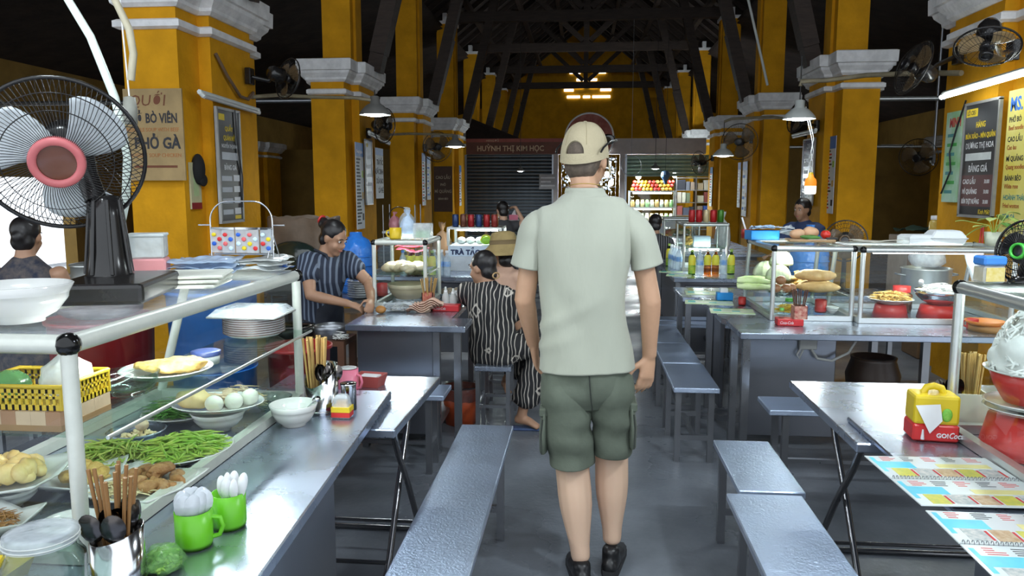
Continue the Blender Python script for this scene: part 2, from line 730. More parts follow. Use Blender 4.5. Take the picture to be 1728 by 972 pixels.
# ---------------------------------------------------------------- roof trusses
def truss(y, label):
    t = struct('roof_truss', (.05, y, 0))
    tag(t, label, 'truss')
    MB().b2((-3.6, -.09, 5.43), (3.6, .09, 5.66)).build('tie_beam', wood_dk, t)
    MB().b2((-.08, -.08, 5.66), (.08, .08, 8.1)).build('king_post', wood_dk, t)

    def bar(nm, a, b, th, dp=.14):
        a, b = Vector(a), Vector(b)
        d = b - a
        MB().box((a + b) / 2, (d.length, dp, th), ry=-math.atan2(d.z, d.x)).build(nm, wood_dk, t)
    for s in (-1, 1):
        bar('rafter', (s * 3.75, 0, 5.35), (0, 0, 8.3), .18)
        bar('strut', (s * .1, 0, 5.72), (s * 1.5, 0, 7.0), .14)
        bar('strut', (s * .1, 0, 6.4), (s * 1.0, 0, 7.4), .1)
        bar('brace', (s * 2.86, 0, 3.12), (s * 2.0, 0, 6.55), .19, .2)
        bar('knee_block', (s * 2.8, 0, 3.35), (s * 2.55, 0, 4.3), .2, .26)


for k, y in enumerate(PY):
    truss(y, 'dark timber roof truss spanning the hall, %s from the entrance' % ORD[k])


# ================================================================ lamps
cold = (.86, .95, 1.0)
lamp_w = mat('white_enamel', (.62, .66, .64), .4, var=.05)
lamp_g = mat('grey_enamel', (.22, .22, .21), .4, var=.1)
glow = emitmat('lamp_glow', cold, 14.)
tube_glow = emitmat('tube_glow', (.93, 1.0, .97), 14.)


def light(name, loc, power, size, col=cold, spot=False):
    ld = bpy.data.lights.new(name, 'SPOT' if spot else 'POINT')
    ld.energy = power
    ld.color = col
    ld.shadow_soft_size = size
    if spot:
        ld.spot_size = R(165)
        ld.spot_blend = .5
    o = bpy.data.objects.new(name, ld)
    COL.objects.link(o)
    return o


def hanging_lamp(loc, r, label, power, shade=lamp_w, cord=.5):
    """enamel shade over a bulb; loc = rim centre"""
    t = thing('hanging_lamp', label, 'lamp', loc, group='enamel lamps hung along the hall')
    MB().lathe([(r, 0), (r * .98, .02), (r * .82, r * .34), (r * .55, r * .6), (r * .3, r * .74), (r * .3, r * 1.15), (r * .18, r * 1.2), (0, r * 1.2)], n=28).build('lamp_shade', shade, t)
    MB().ell((0, 0, .012), (r * .72, r * .72, .03), 18, 8).build('bulb', glow, t)
    MB().cyl((0, 0, r * 1.2), (0, 0, r * 1.2 + cord), .006, n=6).build('cord', black_pl, t)
    l = light('lamp_light', (0, 0, -.03), power, r * .45, spot=True)
    l.parent = t
    return t


def tube_lamp(p0, p1, label, on=True, stand=(0, 0, .03)):
    p0, p1 = Vector(p0), Vector(p1)
    t = thing('tube_lamp', label, 'lamp', p0)
    d = p1 - p0
    MB().cyl((0, 0, 0), d, .016, n=10).build('tube', tube_glow if on else mat('unlit_tube', (.55, .56, .55), .3, var=.02), t)
    st = Vector(stand)
    MB().tube([st - d * .03, st + d * 1.03], .02, 6).cyl(st * .8 - d * .02, -d * .002, .02, n=8).cyl(d + st * .8, d * 1.002, .02, n=8).build('fixture', lamp_w, t)
    return t


hanging_lamp((-2.2, 8.15, 2.33), .165, 'grey enamel lamp hung off a pipe beside the second yellow pier of the fan side', 45, lamp_g, .06)
hanging_lamp((-2.05, 12.4, 2.22), .16, 'grey enamel lamp hung above the bottles and drinks cabinet', 35, lamp_g, .04)
hanging_lamp((2.12, 8.0, 2.24), .155, 'bright white enamel lamp above the orange bulb and bread case', 55, lamp_w, .42)
hanging_lamp((2.2, 12.6, 2.07), .16, 'white enamel lamp beside the round wall fan at the hall pier', 35, lamp_w, .34)
hanging_lamp((-1.5, 18.62, 1.97), .1, 'small lamp shining in front of the dark roller shutter', 70, lamp_g, 3.35)
hanging_lamp((1.69, 18.62, 2.02), .12, 'dark conical lamp hung in front of the green shutter', 160, lamp_g, 3.3)
# lamps over the nearest stalls, above the picture
hanging_lamp((-1.45, 1.75, 2.62), .17, 'enamel lamp above the nearest food case with the tall fan', 55, lamp_w, 4.4)
hanging_lamp((1.55, 1.9, 2.55), .17, 'enamel lamp above the spread menus and noodle bowl', 150, lamp_w, 4.4)
hanging_lamp((1.45, 4.2, 2.75), .17, 'enamel lamp above the bread case counter', 70, lamp_w, 4.2)
hanging_lamp((-1.5, 4.4, 2.75), .17, "enamel lamp above the seller's counter", 70, lamp_w, 4.2)
tube_lamp((2.72, 6.3, 2.25), (2.72, 5.05, 2.27), 'long bright fluorescent tube over the black price board', True, (.03, 0, .03))
tube_lamp((-2.86, 5.72, 2.25), (-2.86, 6.72, 2.22), 'slim fluorescent fitting over the tall black board', False, (-.02, 0, .03))
for i, (p, q, lb) in enumerate([((-2.75, 9.9, 2.25), (-2.75, 10.9, 2.18), 'short tube fitting above the paper drinks lists'),
                                ((-2.78, 14.0, 2.2), (-2.78, 15.0, 2.15), 'short tube fitting above the narrow white banners'),
                                ((2.85, 10.0, 2.25), (2.85, 11.0, 2.25), 'pale tube fitting above the blue glass board')]):
    tube_lamp(p, q, lb, False, (0, 0, .03))

# ================================================================ furniture
def bench(x0, x1, y0, y1, label, z=.45, inset=.07, group='steel benches'):
    t = thing('bench', label, 'bench', ((x0 + x1) / 2, (y0 + y1) / 2, 0), group=group)
    w, l = (x1 - x0) / 2, (y1 - y0) / 2
    MB().b2((-w, -l, z - .028), (w, l, z)).build('seat', steel_b, t, bevel=.004)
    lx, ly = w - .035 if w < l else w - inset, l - inset if w < l else l - .035
    for sx in (-1, 1):
        for sy in (-1, 1):
            MB().b2((sx * lx - .016, sy * ly - .016, 0), (sx * lx + .016, sy * ly + .016, z - .028)).build('leg', steel_leg, t)
    if w < l:
        for sy in (-1, 1):
            MB().b2((-lx, sy * ly - .012, .13), (lx, sy * ly + .012, .16)).build('stretcher', steel_leg, t)
        MB().b2((-.012, -ly, .135), (.012, ly, .155)).build('stretcher', steel_leg, t)
    else:
        for sx in (-1, 1):
            MB().b2((sx * lx - .012, -ly, .13), (sx * lx + .012, ly, .16)).build('stretcher', steel_leg, t)
        MB().b2((-lx, -.012, .135), (lx, .012, .155)).build('stretcher', steel_leg, t)
    return t


bench(-.56, -.315, 1.5, 3.51, 'long stainless bench beside the walking man on the cutlery cup side', inset=.25)
bench(.59, .83, 2.80, 3.385, 'short stainless bench standing end on to the bench with peeling film', inset=.06)
bench(.535, .805, 1.5, 2.76, 'bright stainless bench with wrinkled film beside the spread menus', z=.455, inset=.3)
bench(.52, .775, 4.28, 4.90, 'steel bench by the open aisle, nearest of the row past his hanging hand')
bench(.52, .77, 4.92, 5.56, 'steel bench by the open aisle, middle of the row past his hanging hand')
bench(.515, .765, 5.58, 6.30, 'steel bench by the open aisle, farthest of the row past his hanging hand')
bench(-1.62, -.735, 3.99, 4.24, "crosswise steel bench below the seller's counter", inset=.09)
bench(.95, 1.95, 3.88, 4.15, 'crosswise steel bench below the bread case counter', inset=.09)
bench(.58, 1.32, 6.34, 6.52, 'crosswise steel bench before the water bottle counter', inset=.08)
bench(.58, 1.32, 6.57, 6.75, 'second crosswise steel bench closest to the water bottle counter', inset=.08)

# ---- folding tables
tube_d = steelmat('folding_leg_tube', (.20, .20, .21), .22, 30)


def folding_legs(t, x0, x1, y0, y1, z):
    """crossed bent-tube leg frames"""
    for sx, xx in ((1, x1), (-1, x0)):
        a = MB()
        a.tube([(xx, y0 + .1, z), (xx, y0 + .2, z - .15), (xx, (y0 + y1) / 2, z * .52), (xx, y1 - .18, .12), (xx, y1 - .08, .04), (xx, y1 - .02, .013)], .013, 8)
        a.build('leg', tube_d, t)
        b = MB()
        q = xx - sx * .04
        b.tube([(q, y1 - .1, z), (q, y1 - .2, z - .15), (q, (y0 + y1) / 2, z * .52), (q, y0 + .18, .12), (q, y0 + .08, .04), (q, y0 + .02, .013)], .013, 8)
        b.build('leg', tube_d, t)
    for yy, ins in ((y1 - .02, 0), (y0 + .02, .04)):
        MB().tube([(x0 + ins, yy, .013), (x1 - ins, yy, .013)], .013, 8).build('foot_rail', tube_d, t)
    MB().tube([(x0, y1 - .16, .11), (x1, y1 - .16, .11)], .009, 6).build('crossbar', tube_d, t)
    MB().tube([(x0 + .04, y0 + .16, .11), (x1 - .04, y0 + .16, .11)], .009, 6).build('crossbar', tube_d, t)


def table_top(t, poly, z, th=.032, m=None):
    MB().prism(poly, z - th, z).build('tabletop', m or steel, t, bevel=.004)


t = thing('folding_table', 'stainless folding table tucked under the end of the food counter', 'table', (-.97, 2.97, 0))
table_top(t, [(-.36, -.38), (.315, -.38), (.335, .4), (-.36, .4)], .712)
folding_legs(t, -.30, .27, -.34, .36, .68)
t = thing('folding_table', 'stainless folding table whose free corner points at the long aisle bench', 'table', (1.28, 2.93, 0))
table_top(t, [(-.385, -.42), (.5, -.42), (.5, .41), (-.385, .41)], .738)
folding_legs(t, -.30, .42, -.36, .36, .705)

# ---- counters
body_m = steelmat('counter_body', (.24, .25, .28), .3, 5)


def counter(name, label, poly, z, bodies, legs=(), th=.035, loc=(0, 0, 0)):
    t = thing(name, label, 'counter', loc)
    table_top(t, poly, z, th)
    for lo, hi in bodies:
        MB().b2(lo, hi).build('body_panel', body_m, t, bevel=.004)
    for x, y in legs:
        MB().b2((x - .02, y - .02, 0), (x + .02, y + .02, z - th)).build('leg', steel_leg, t)
    return t


LC = counter('food_counter', 'long stainless food counter carrying the glass case and tall fan', [(-1.85, .45), (-.63, .45), (-.66, 1.3), (-.762, 2.975), (-1.75, 2.975)], .75,
             [((-1.75, .5, 0), (-.72, 2.12, .715))], [(-1.65, 2.8)])
RC = counter('food_counter', 'stainless counter under the open menus and noodle case', [(.93, .5), (2.1, .5), (2.1, 2.76), (.945, 2.76)], .755,
             [((.99, .55, 0), (2.0, 1.93, .72))], [(1.95, 2.6)], th=.017)
C2L = counter('seller_counter', "stainless counter where the seller cuts meat", [(-1.36, 4.27), (-.66, 4.27), (-.66, 4.56), (-.78, 4.56), (-.78, 5.75), (-1.36, 5.75)], .78,
              [((-1.31, 4.34, .12), (-.86, 4.37, .745))], [(-.71, 4.32), (-.84, 4.36), (-1.30, 4.45), (-.82, 5.6), (-1.30, 5.6)])
MB().b2((-1.31, 4.40, .1), (-.86, 5.55, .13)).build('shelf', steel_d, C2L)
C2R = counter('bread_counter', 'stainless counter under the bread case and noodle case', [(.865, 4.22), (2.75, 4.22), (2.75, 5.6), (.845, 5.6), (.845, 4.7), (.865, 4.66)], .78,
              [((1.0, 4.62, .08), (1.50, 4.65, .745)), ((.93, 5.2, .08), (.96, 5.55, .74))],
              [(.905, 4.27), (.905, 4.6), (.905, 5.5), (2.6, 4.3), (2.0, 5.4), (1.95, 4.5)])
MB().b2((1.5, 4.5, .22), (2.65, 5.4, .25)).build('shelf', steel_d, C2R)
C3R = counter('drinks_counter', 'stainless counter crowded with water and tea bottles past the cabbage case', [(.80, 6.80), (2.0, 6.80), (2.0, 8.6), (.80, 8.6)], .78,
              [((.92, 6.95, .08), (1.9, 6.98, .7)), ((.86, 7.2, .2), (.89, 8.4, .7))], [(.84, 6.84), (.84, 8.5), (1.9, 6.9)])
T3R = counter('narrow_table', 'narrow stainless table with folded menus between two counters', [(.74, 5.72), (1.5, 5.72), (1.5, 6.3), (.74, 6.3)], .765,
              [], [(.79, 5.77), (.79, 6.25), (1.45, 5.77), (1.45, 6.25)])
C3L = counter('drinks_counter', 'counter of tea bottles before the lemon tea cabinet', [(-2.0, 6.7), (-.85, 6.7), (-.85, 8.4), (-2.0, 8.4)], .78,
              [((-1.95, 6.95, .05), (-.95, 6.98, .7))], [(-1.95, 6.75), (-.9, 6.75), (-.9, 8.3)])
C4R = counter('far_counter', 'far counter in the dim aisle behind the striped customer', [(.85, 9.4), (2.2, 9.4), (2.2, 12.4), (.85, 12.4)], .78,
              [((.9, 9.5, 0), (2.1, 12.3, .74))])
C4L = counter('far_counter', 'far counter carrying the cabbage case by the roller shutter', [(-1.9, 10.0), (-.72, 10.0), (-.72, 12.8), (-1.9, 12.8)], .78,
              [((-1.85, 10.1, 0), (-.8, 12.7, .74))])


# ---- glass display cases
def display_case(label, x0, x1, y0, y1, z0, z1, fm, r=.02, shelf=None, lean=(0, 0, 0, 0), top='glass', open_side=None, capm=None, base_h=.03, name='display_case', pane_sides='FBLR'):
    """post, rail and pane frame; lean moves the top of the x0/x1/y0/y1 sides inwards"""
    cx, cy = (x0 + x1) / 2, (y0 + y1) / 2
    t = thing(name, label, 'display case', (cx, cy, z0))
    X0, X1, Y0, Y1, H = x0 - cx, x1 - cx, y0 - cy, y1 - cy, z1 - z0
    bt = [(X0, Y0), (X1, Y0), (X1, Y1), (X0, Y1)]
    tp = [(X0 + lean[0], Y0 + lean[2]), (X1 - lean[1], Y0 + lean[2]), (X1 - lean[1], Y1 - lean[3]), (X0 + lean[0], Y1 - lean[3])]
    for (a, b), (c, d) in zip(bt, tp):
        MB().tube([(a, b, 0), (c, d, H - r)], r * .8, 10).build('post', fm, t)
        MB().ell((c, d, H - r), (r * 1.25,) * 3, 10, 8).build('corner_cap', capm or fm, t)
    for i in range(4):
        a, b = tp[i], tp[(i + 1) % 4]
        MB().tube([(*a, H - r), (*b, H - r)], r, 10).build('top_rail', fm, t)
        a, b = bt[i], bt[(i + 1) % 4]
        d = Vector((b[0] - a[0], b[1] - a[1], 0))
        MB().box(((a[0] + b[0]) / 2, (a[1] + b[1]) / 2, base_h / 2), (d.length, r * 1.6, base_h), rz=math.atan2(d.y, d.x)).build('base_rail', fm, t)
    sides = {'F': (0, 1), 'R': (1, 2), 'B': (2, 3), 'L': (3, 0)}
    for s in pane_sides:
        i, j = sides[s]
        MB().add([(*bt[i], base_h), (*bt[j], base_h), (*tp[j], H - r * 2), (*tp[i], H - r * 2)], [(0, 1, 2, 3)]).build('pane', glass, t)
    e = .004
    if top == 'glass':
        MB().b2((tp[0][0], tp[0][1], H - r), (tp[2][0], tp[2][1], H - r + .006)).build('top_pane', glass, t)
    elif top:
        MB().b2((tp[0][0], tp[0][1], H - r * .9), (tp[2][0], tp[2][1], H - r * .4)).build('top_panel', top, t)
    if shelf:
        for z, f0, f1 in shelf:
            q = (z - z0) / H
            sx0 = X0 + lean[0] * q
            MB().b2((X0 + lean[0] * q + (X1 - X0) * f0, Y0 + .02, z - z0 - .006), (X0 + lean[0] * q + (X1 - X0) * f1, Y1 - .02, z - z0)).build('glass_shelf', glassmat('shelf_glass', (.82, .93, .88)), t)
            MB().tube([(X0 + lean[0] * q + (X1 - X0) * f1, Y0 + .02, z - z0 - .003), (X0 + lean[0] * q + (X1 - X0) * f1, Y1 - .02, z - z0 - .003)], .005, 6).build('shelf_edge', alum, t)
    return t


black_cap = mat('dark_chrome_cap', (.03, .03, .03), .15, .8)
display_case('nearest glass food case with pale frame and black corner cap', -1.64, -1.075, 1.50, 2.80, .752, 1.255, alum_w, .021,
             shelf=[(1.03, .52, .97)], lean=(.14, 0, 0, 0), top=filmmat('case_top_sheet', (.72, .80, .86), .3, .2), capm=black_cap, pane_sides='FBR')
display_case('glass case of noodles beside the yellow napkin box', 1.222, 2.05, 1.2, 2.60, .757, 1.262, alum, .02, lean=(0, .1, 0, 0), top='glass', pane_sides='LRB', capm=black_cap)
display_case('glass bread and cabbage case with the red tomato on top', 1.13, 1.585, 4.66, 5.45, .782, 1.225, alum, .017, shelf=[(.93, .03, .97)], lean=(0, .0, 0, .1), top='glass', capm=black_cap)
display_case('wide glass case of fried food with foam boxes on top', 1.615, 2.45, 4.60, 5.2, .782, 1.225, alum, .017, lean=(0, 0, 0, .12), top='glass', capm=black_cap, pane_sides='FLR')
display_case("square two-storey glass case of meat on the seller's counter", -1.36, -1.02, 4.93, 5.42, .782, 1.225, alum_w, .016, shelf=[(1.0, .0, 1.)], top='glass', capm=black_cap)

# ================================================================ people
V = Vector
skin_a = mat('fair_skin', (.56, .33, .22), .5, var=.07, scale=12, sss=.06)
skin_b = mat('tan_skin', (.42, .235, .145), .5, var=.08, scale=12, sss=.06)
skin_man = mat('warm_skin', (.53, .31, .195), .5, var=.08, scale=10, sss=.05)


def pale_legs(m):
    """paler legs below the shorts: untanned skin plus strong light put into the colour"""
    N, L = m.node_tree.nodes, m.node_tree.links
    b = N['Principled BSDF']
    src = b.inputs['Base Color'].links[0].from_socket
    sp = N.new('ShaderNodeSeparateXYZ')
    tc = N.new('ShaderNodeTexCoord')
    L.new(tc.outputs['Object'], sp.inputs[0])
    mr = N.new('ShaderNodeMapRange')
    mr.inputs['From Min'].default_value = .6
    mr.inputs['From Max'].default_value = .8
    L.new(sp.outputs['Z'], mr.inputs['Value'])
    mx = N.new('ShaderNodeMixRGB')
    mx.inputs[1].default_value = (.70, .48, .345, 1)  # leg tone: partly untanned skin, partly bright light painted into the colour
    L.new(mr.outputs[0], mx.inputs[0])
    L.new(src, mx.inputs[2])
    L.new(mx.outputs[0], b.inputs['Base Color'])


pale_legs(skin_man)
hair_k = mat('black_hair', (.012, .010, .010), .38, var=.4, scale=40, stretch=(1, 1, .2))
hair_m = mat('brown_grey_hair', (.10, .075, .055), .7, var=.3, scale=60)
eye_w = mat('eye_white', (.7, .68, .65), .3)
eye_k = mat('eye_dark', (.02, .012, .01), .2)
lip_m = mat('lips', (.38, .12, .10), .5)


def hframe(c, yaw, pitch=0., roll=0., s=1.):
    """head frame: x sideways, y towards the face, z up; yaw 0 faces +Y"""
    return Matrix.Translation(c) @ Matrix.Rotation(yaw, 4, 'Z') @ Matrix.Rotation(-pitch, 4, 'X') @ Matrix.Rotation(roll, 4, 'Y') @ Matrix.Scale(s, 4)


def add_head(mb, M):
    mb.ell((0, -.012, .03), (.074, .095, .09), 16, 12, M)
    mb.ell((0, .022, -.04), (.058, .068, .07), 14, 10, M)
    mb.ell((0, .058, -.09), (.03, .027, .025), 10, 8, M)
    for s in (-1, 1):
        mb.ell((s * .035, .055, -.035), (.028, .03, .03), 8, 6, M)
        mb.ell((s * .077, -.004, -.005), (.011, .02, .031), 8, 8, M)
        mb.ell((s * .03, .074, .028), (.026, .014, .011), 8, 6, M)
    mb.ell((0, .087, -.004), (.011, .014, .03), 8, 6, M)
    mb.ell((0, .095, -.026), (.016, .015, .012), 8, 6, M)
    mb.ell((0, .076, -.06), (.024, .014, .013), 8, 6, M)


def face_parts(root, M):
    for s in (-1, 1):
        e = MB().ell((s * .03, .079, .011), (.013, .008, .007), 8, 6, M).build('eye', eye_w, root)
        MB().ell((s * .03, .086, .011), (.006, .004, .006), 8, 6, M).build('iris', eye_k, e)
        MB().tube([M @ V((s * .014, .092, .032)), M @ V((s * .03, .091, .036)), M @ V((s * .046, .082, .031))], .003, 5).build('eyebrow', hair_k, root)
    MB().ell((0, .087, -.058), (.021, .007, .006), 10, 6, M).build('mouth', lip_m, root)


def add_hand(mb, wrist, d, nrm, thumb, s=1., curl=.35):
    """palm and five fingers; d = towards the fingertips, nrm = out of the back of the hand, thumb = side the thumb leaves"""
    d, nrm = V(d).normalized(), V(nrm).normalized()
    nrm = (nrm - d * nrm.dot(d)).normalized()
    sd = V(thumb)
    sd = (sd - d * sd.dot(d) - nrm * sd.dot(nrm)).normalized()
    w = V(wrist)
    k = w + d * .088 * s
    mb.etube([(w - d * .01, .026 * s, .019 * s), (w + d * .03 * s, .036 * s, .018 * s), (k, .041 * s, .014 * s)], sd, 12)
    for i, ln in enumerate((.072, .082, .076, .06)):
        p = k + sd * ((.031 - .0205 * i) * s)
        dd = (d + sd * (.10 - .07 * i)).normalized()
        pts = [p - dd * .02 * s, p]
        a = 0.
        for q in (.42, .32, .26):
            a += curl
            pts.append(pts[-1] + (dd * math.cos(a) - nrm * math.sin(a)) * ln * q * s)
        mb.tube(pts, .01, 8, rr=[.0095 * s, .0095 * s, .0088 * s, .008 * s, .0062 * s])
    b = w + d * .022 * s + sd * .022 * s
    mb.tube([b, b + (d * .5 + sd * .7 - nrm * .2).normalized() * .038 * s, b + (d * .8 + sd * .62 - nrm * .35).normalized() * .068 * s, b + (d * 1.0 + sd * .5 - nrm * .5).normalized() * .09 * s], .01, 8,
            rr=[.014 * s, .012 * s, .0098 * s, .0075 * s])


def limb(mb, pts, rad, n=12):
    P = [V(p) for p in pts]
    out, rr = [], []
    for i in range(len(P) - 1):
        m = 5
        for j in range(m):
            t = j / m
            out.append(P[i].lerp(P[i + 1], t))
            e = t * t * (3 - 2 * t)
            rr.append(rad[i] + (rad[i + 1] - rad[i]) * e)
    out.append(P[-1])
    rr.append(rad[-1])
    mb.etube([(p, r, r) for p, r in zip(out, rr)], (1, .13, .07), n)


def figure(J, label, skin_m, root_loc, voxel=.011, k=1., hand_s=1., body_name='body', feet=True, calf=1., shr=1.):
    """J: joints in the world; returns (root, local-joint lookup)"""
    root = thing('person', label, 'person', root_loc)
    o = V(root_loc)
    j = {n: (V(p) - o if not isinstance(p, (tuple, list)) or len(p) == 3 and not isinstance(p[0], (tuple, list)) else p) for n, p in J.items() if n not in ('head', 'hands', 'toes')}
    mb = MB()
    side = (j['shR'] - j['shL']).normalized()
    pel = (j['hipL'] + j['hipR']) / 2
    nk = j['neck']
    ch = pel.lerp(nk, .68)
    mb.etube([(pel - V((0, 0, .05)), .13 * k, .10 * k), (pel + (nk - pel) * .1, .14 * k, .105 * k), (pel.lerp(nk, .38), .118 * k, .09 * k), (ch, .14 * k, .1 * k), (pel.lerp(nk, .88), .125 * k, .075 * k), (nk, .06 * k, .055 * k)], side, 16)
    hc, yaw, pitch, roll, hs = J['head']
    hc = V(hc) - o
    M = hframe(hc, yaw, pitch, roll, hs)
    base = M @ V((0, -.03, -.06))
    mb.etube([(nk - V((0, 0, .03)), .056 * k, .056 * k), (nk.lerp(base, .5), .05, .052), (base, .05 * hs, .055 * hs)], side, 12)
    add_head(mb, M)
    for s in 'LR':
        limb(mb, [j['sh' + s], j['el' + s], j['wr' + s]], [.048 * k * shr, .037 * k, .026 * k])
        if 'hands' in J and s in J['hands']:
            d, nr, th, cu = J['hands'][s]
            add_hand(mb, j['wr' + s], d, nr, th, hand_s, cu)
        limb(mb, [j['hip' + s], j['kn' + s], j['kn' + s].lerp(j['an' + s], .38), j['an' + s]], [.078 * k, .054 * k * calf, .054 * k * calf, .034 * k])
        if feet:
            t = V(J['toes'][s]) - o
            a = j['an' + s]
            f = (t - a)
            mb.etube([(a + V((0, 0, -.035)) - f * .25, .03, .03), (a.lerp(t, .45) + V((0, 0, .0)), .036, .028), (t, .04, .016)], V((0, 0, 1)).cross(f), 12)
    body = skin(body_name, mb, skin_m, root, voxel, 5)
    face_parts(root, M)
    return root, j, M, o, side


def crumple(freq, amp):
    def fn(c):
        n = noise.noise_vector(V((c.x * freq, c.y * freq, c.z * freq * .6)))
        return c + n * amp
    return fn


def top_garment(name, j, side, m, k, sl=.55, hem=-.08, root=None, voxel=.011, wr=.006, extra=None, sleeves=True, sw=1.):
    mb = MB()
    pel = (j['hipL'] + j['hipR']) / 2
    nk = j['neck']
    ax = (nk - pel)
    mb.etube([(pel + V((0, 0, hem)), .162 * k, .125 * k), (pel + ax * .1, .16 * k, .122 * k), (pel.lerp(nk, .38), .142 * k, .11 * k), (pel.lerp(nk, .68), .158 * k, .118 * k), (pel.lerp(nk, .88), .14 * k, .09 * k), (nk - ax * .02, .075 * k, .065 * k)], side, 18)
    if sleeves:
        for s in 'LR':
            a, e = j['sh' + s], j['el' + s]
            pts = [nk.lerp(a, .55) - ax * .05, a, a.lerp(e, min(1, sl))]
            rr = [.06 * k, .064 * k, .06 * k * sw]
            if sl > 1:
                pts[-1] = e
                pts.append(e.lerp(j['wr' + s], sl - 1))
                rr[-1] = .05 * k * sw
                rr.append(.036 * k * sw)
            limb(mb, pts, rr)
    if extra:
        extra(mb)
    return skin(name, mb, m, root, voxel, 5, crumple(14, wr))


def leg_garment(name, j, side, m, k, end, root=None, voxel=.011, wr=.006, flare=1.):
    mb = MB()
    pel = (j['hipL'] + j['hipR']) / 2
    mb.etube([(pel - V((0, 0, .04)), .14 * k, .115 * k), (pel + V((0, 0, .1)), .146 * k, .115 * k)], side, 16)
    for s in 'LR':
        h, n, a = j['hip' + s], j['kn' + s], j['an' + s]
        if end <= 1:
            limb(mb, [h, h.lerp(n, end)], [.1 * k, .085 * k * flare])
        else:
            limb(mb, [h, n, n.lerp(a, end - 1)], [.1 * k, .072 * k, .062 * k * flare])
    return skin(name, mb, m, root, voxel, 5, crumple(16, wr))


def hair_shell(root, M, m, back=.1, bun=None, name='hair', low=-.03):
    mb = MB()
    mb.ell((0, -.022, .045), (.083, .096, .088), 16, 12, M)
    mb.ell((0, -.055, low), (.07, .055, .06), 14, 10, M)
    if bun:
        mb.ell(bun[0], bun[1], 12, 10, M)
    return skin(name, mb, m, root, .009, 4, crumple(40, .003))


def shoe(name, a, toe, m, root, sole_m, h=.1):
    """trainer from heel to toe around the ankle a"""
    a, toe = V(a), V(toe)
    f = V((toe.x - a.x, toe.y - a.y, 0)).normalized()
    sd = V((0, 0, 1)).cross(f)
    z0 = toe.z
    hl = V((a.x, a.y, z0)) - f * .06
    mb = MB()
    mb.etube([(hl + V((0, 0, .035)), .034, .036), (hl + f * .07 + V((0, 0, .04)), .038, .042), (hl + f * .15 + V((0, 0, .033)), .044, .034), (hl + f * .24 + V((0, 0, .02)), .036, .02)], sd, 14)
    mb.etube([(hl + f * .045 + V((0, 0, .04)), .038, .046), (hl + f * .04 + V((0, 0, h)), .037, .042)], sd, 14)
    o = skin(name, mb, m, root, .006, 4)
    MB().loft([[hl + f * u + sd * w_ + V((0, 0, z)) for u, w_ in ((-.03, -.02), (.02, -.037), (.12, -.04), (.2, -.042), (.262, -.02), (.262, .02), (.2, .042), (.12, .04), (.02, .037), (-.03, .02))] for z in (-.02 + .02, .028)]).build('sole', sole_m, o)
    return o


# ---------------------------------------------------------------- the walking man
cloth_sage = mat('pale_sage_cotton', (.405, .425, .35), .85, var=.05, scale=5, bump=.45, bscale=9, stretch=(1, 1, .35), sheen=.2)
cloth_olive = mat('olive_cargo_cotton', (.105, .125, .095), .85, var=.14, scale=7, bump=.35, bscale=12)
cap_m = mat('khaki_cotton', (.44, .38, .25), .85, var=.08, scale=9, bump=.2, bscale=120)
shoe_k = mat('black_leather', (.012, .012, .013), .35, var=.3)
J = dict(shL=(-.178, 2.95, 1.432), shR=(.197, 2.95, 1.44), elL=(-.222, 2.97, 1.13), elR=(.262, 2.96, 1.13), wrL=(-.195, 3.1, .93), wrR=(.268, 3.02, .905),
         hipL=(-.075, 2.97, .90), hipR=(.115, 2.97, .90), knL=(-.035, 2.99, .50), knR=(.128, 3.06, .52), anL=(.008, 2.92, .10), anR=(.135, 3.03, .13),
         neck=(.005, 2.96, 1.545), head=((.008, 3.0, 1.662), R(-22), R(2), 0, 1.0),
         hands=dict(L=((.1, .5, -1), (-1, 0, 0), (.2, 1, .3), .3), R=((-.12, -.04, -1), (.55, -.8, 0), (-.75, -.25, .1), .26)), toes=dict(L=(-.02, 3.1, .03), R=(.17, 3.2, .03)))
man, j, HM, o0, side = figure(J, 'man in a pale shirt and khaki cap walking away down the aisle', skin_man, (.03, 2.97, 0), voxel=.0068, k=1.12, hand_s=1.02, calf=1.14, feet=False, shr=.8)


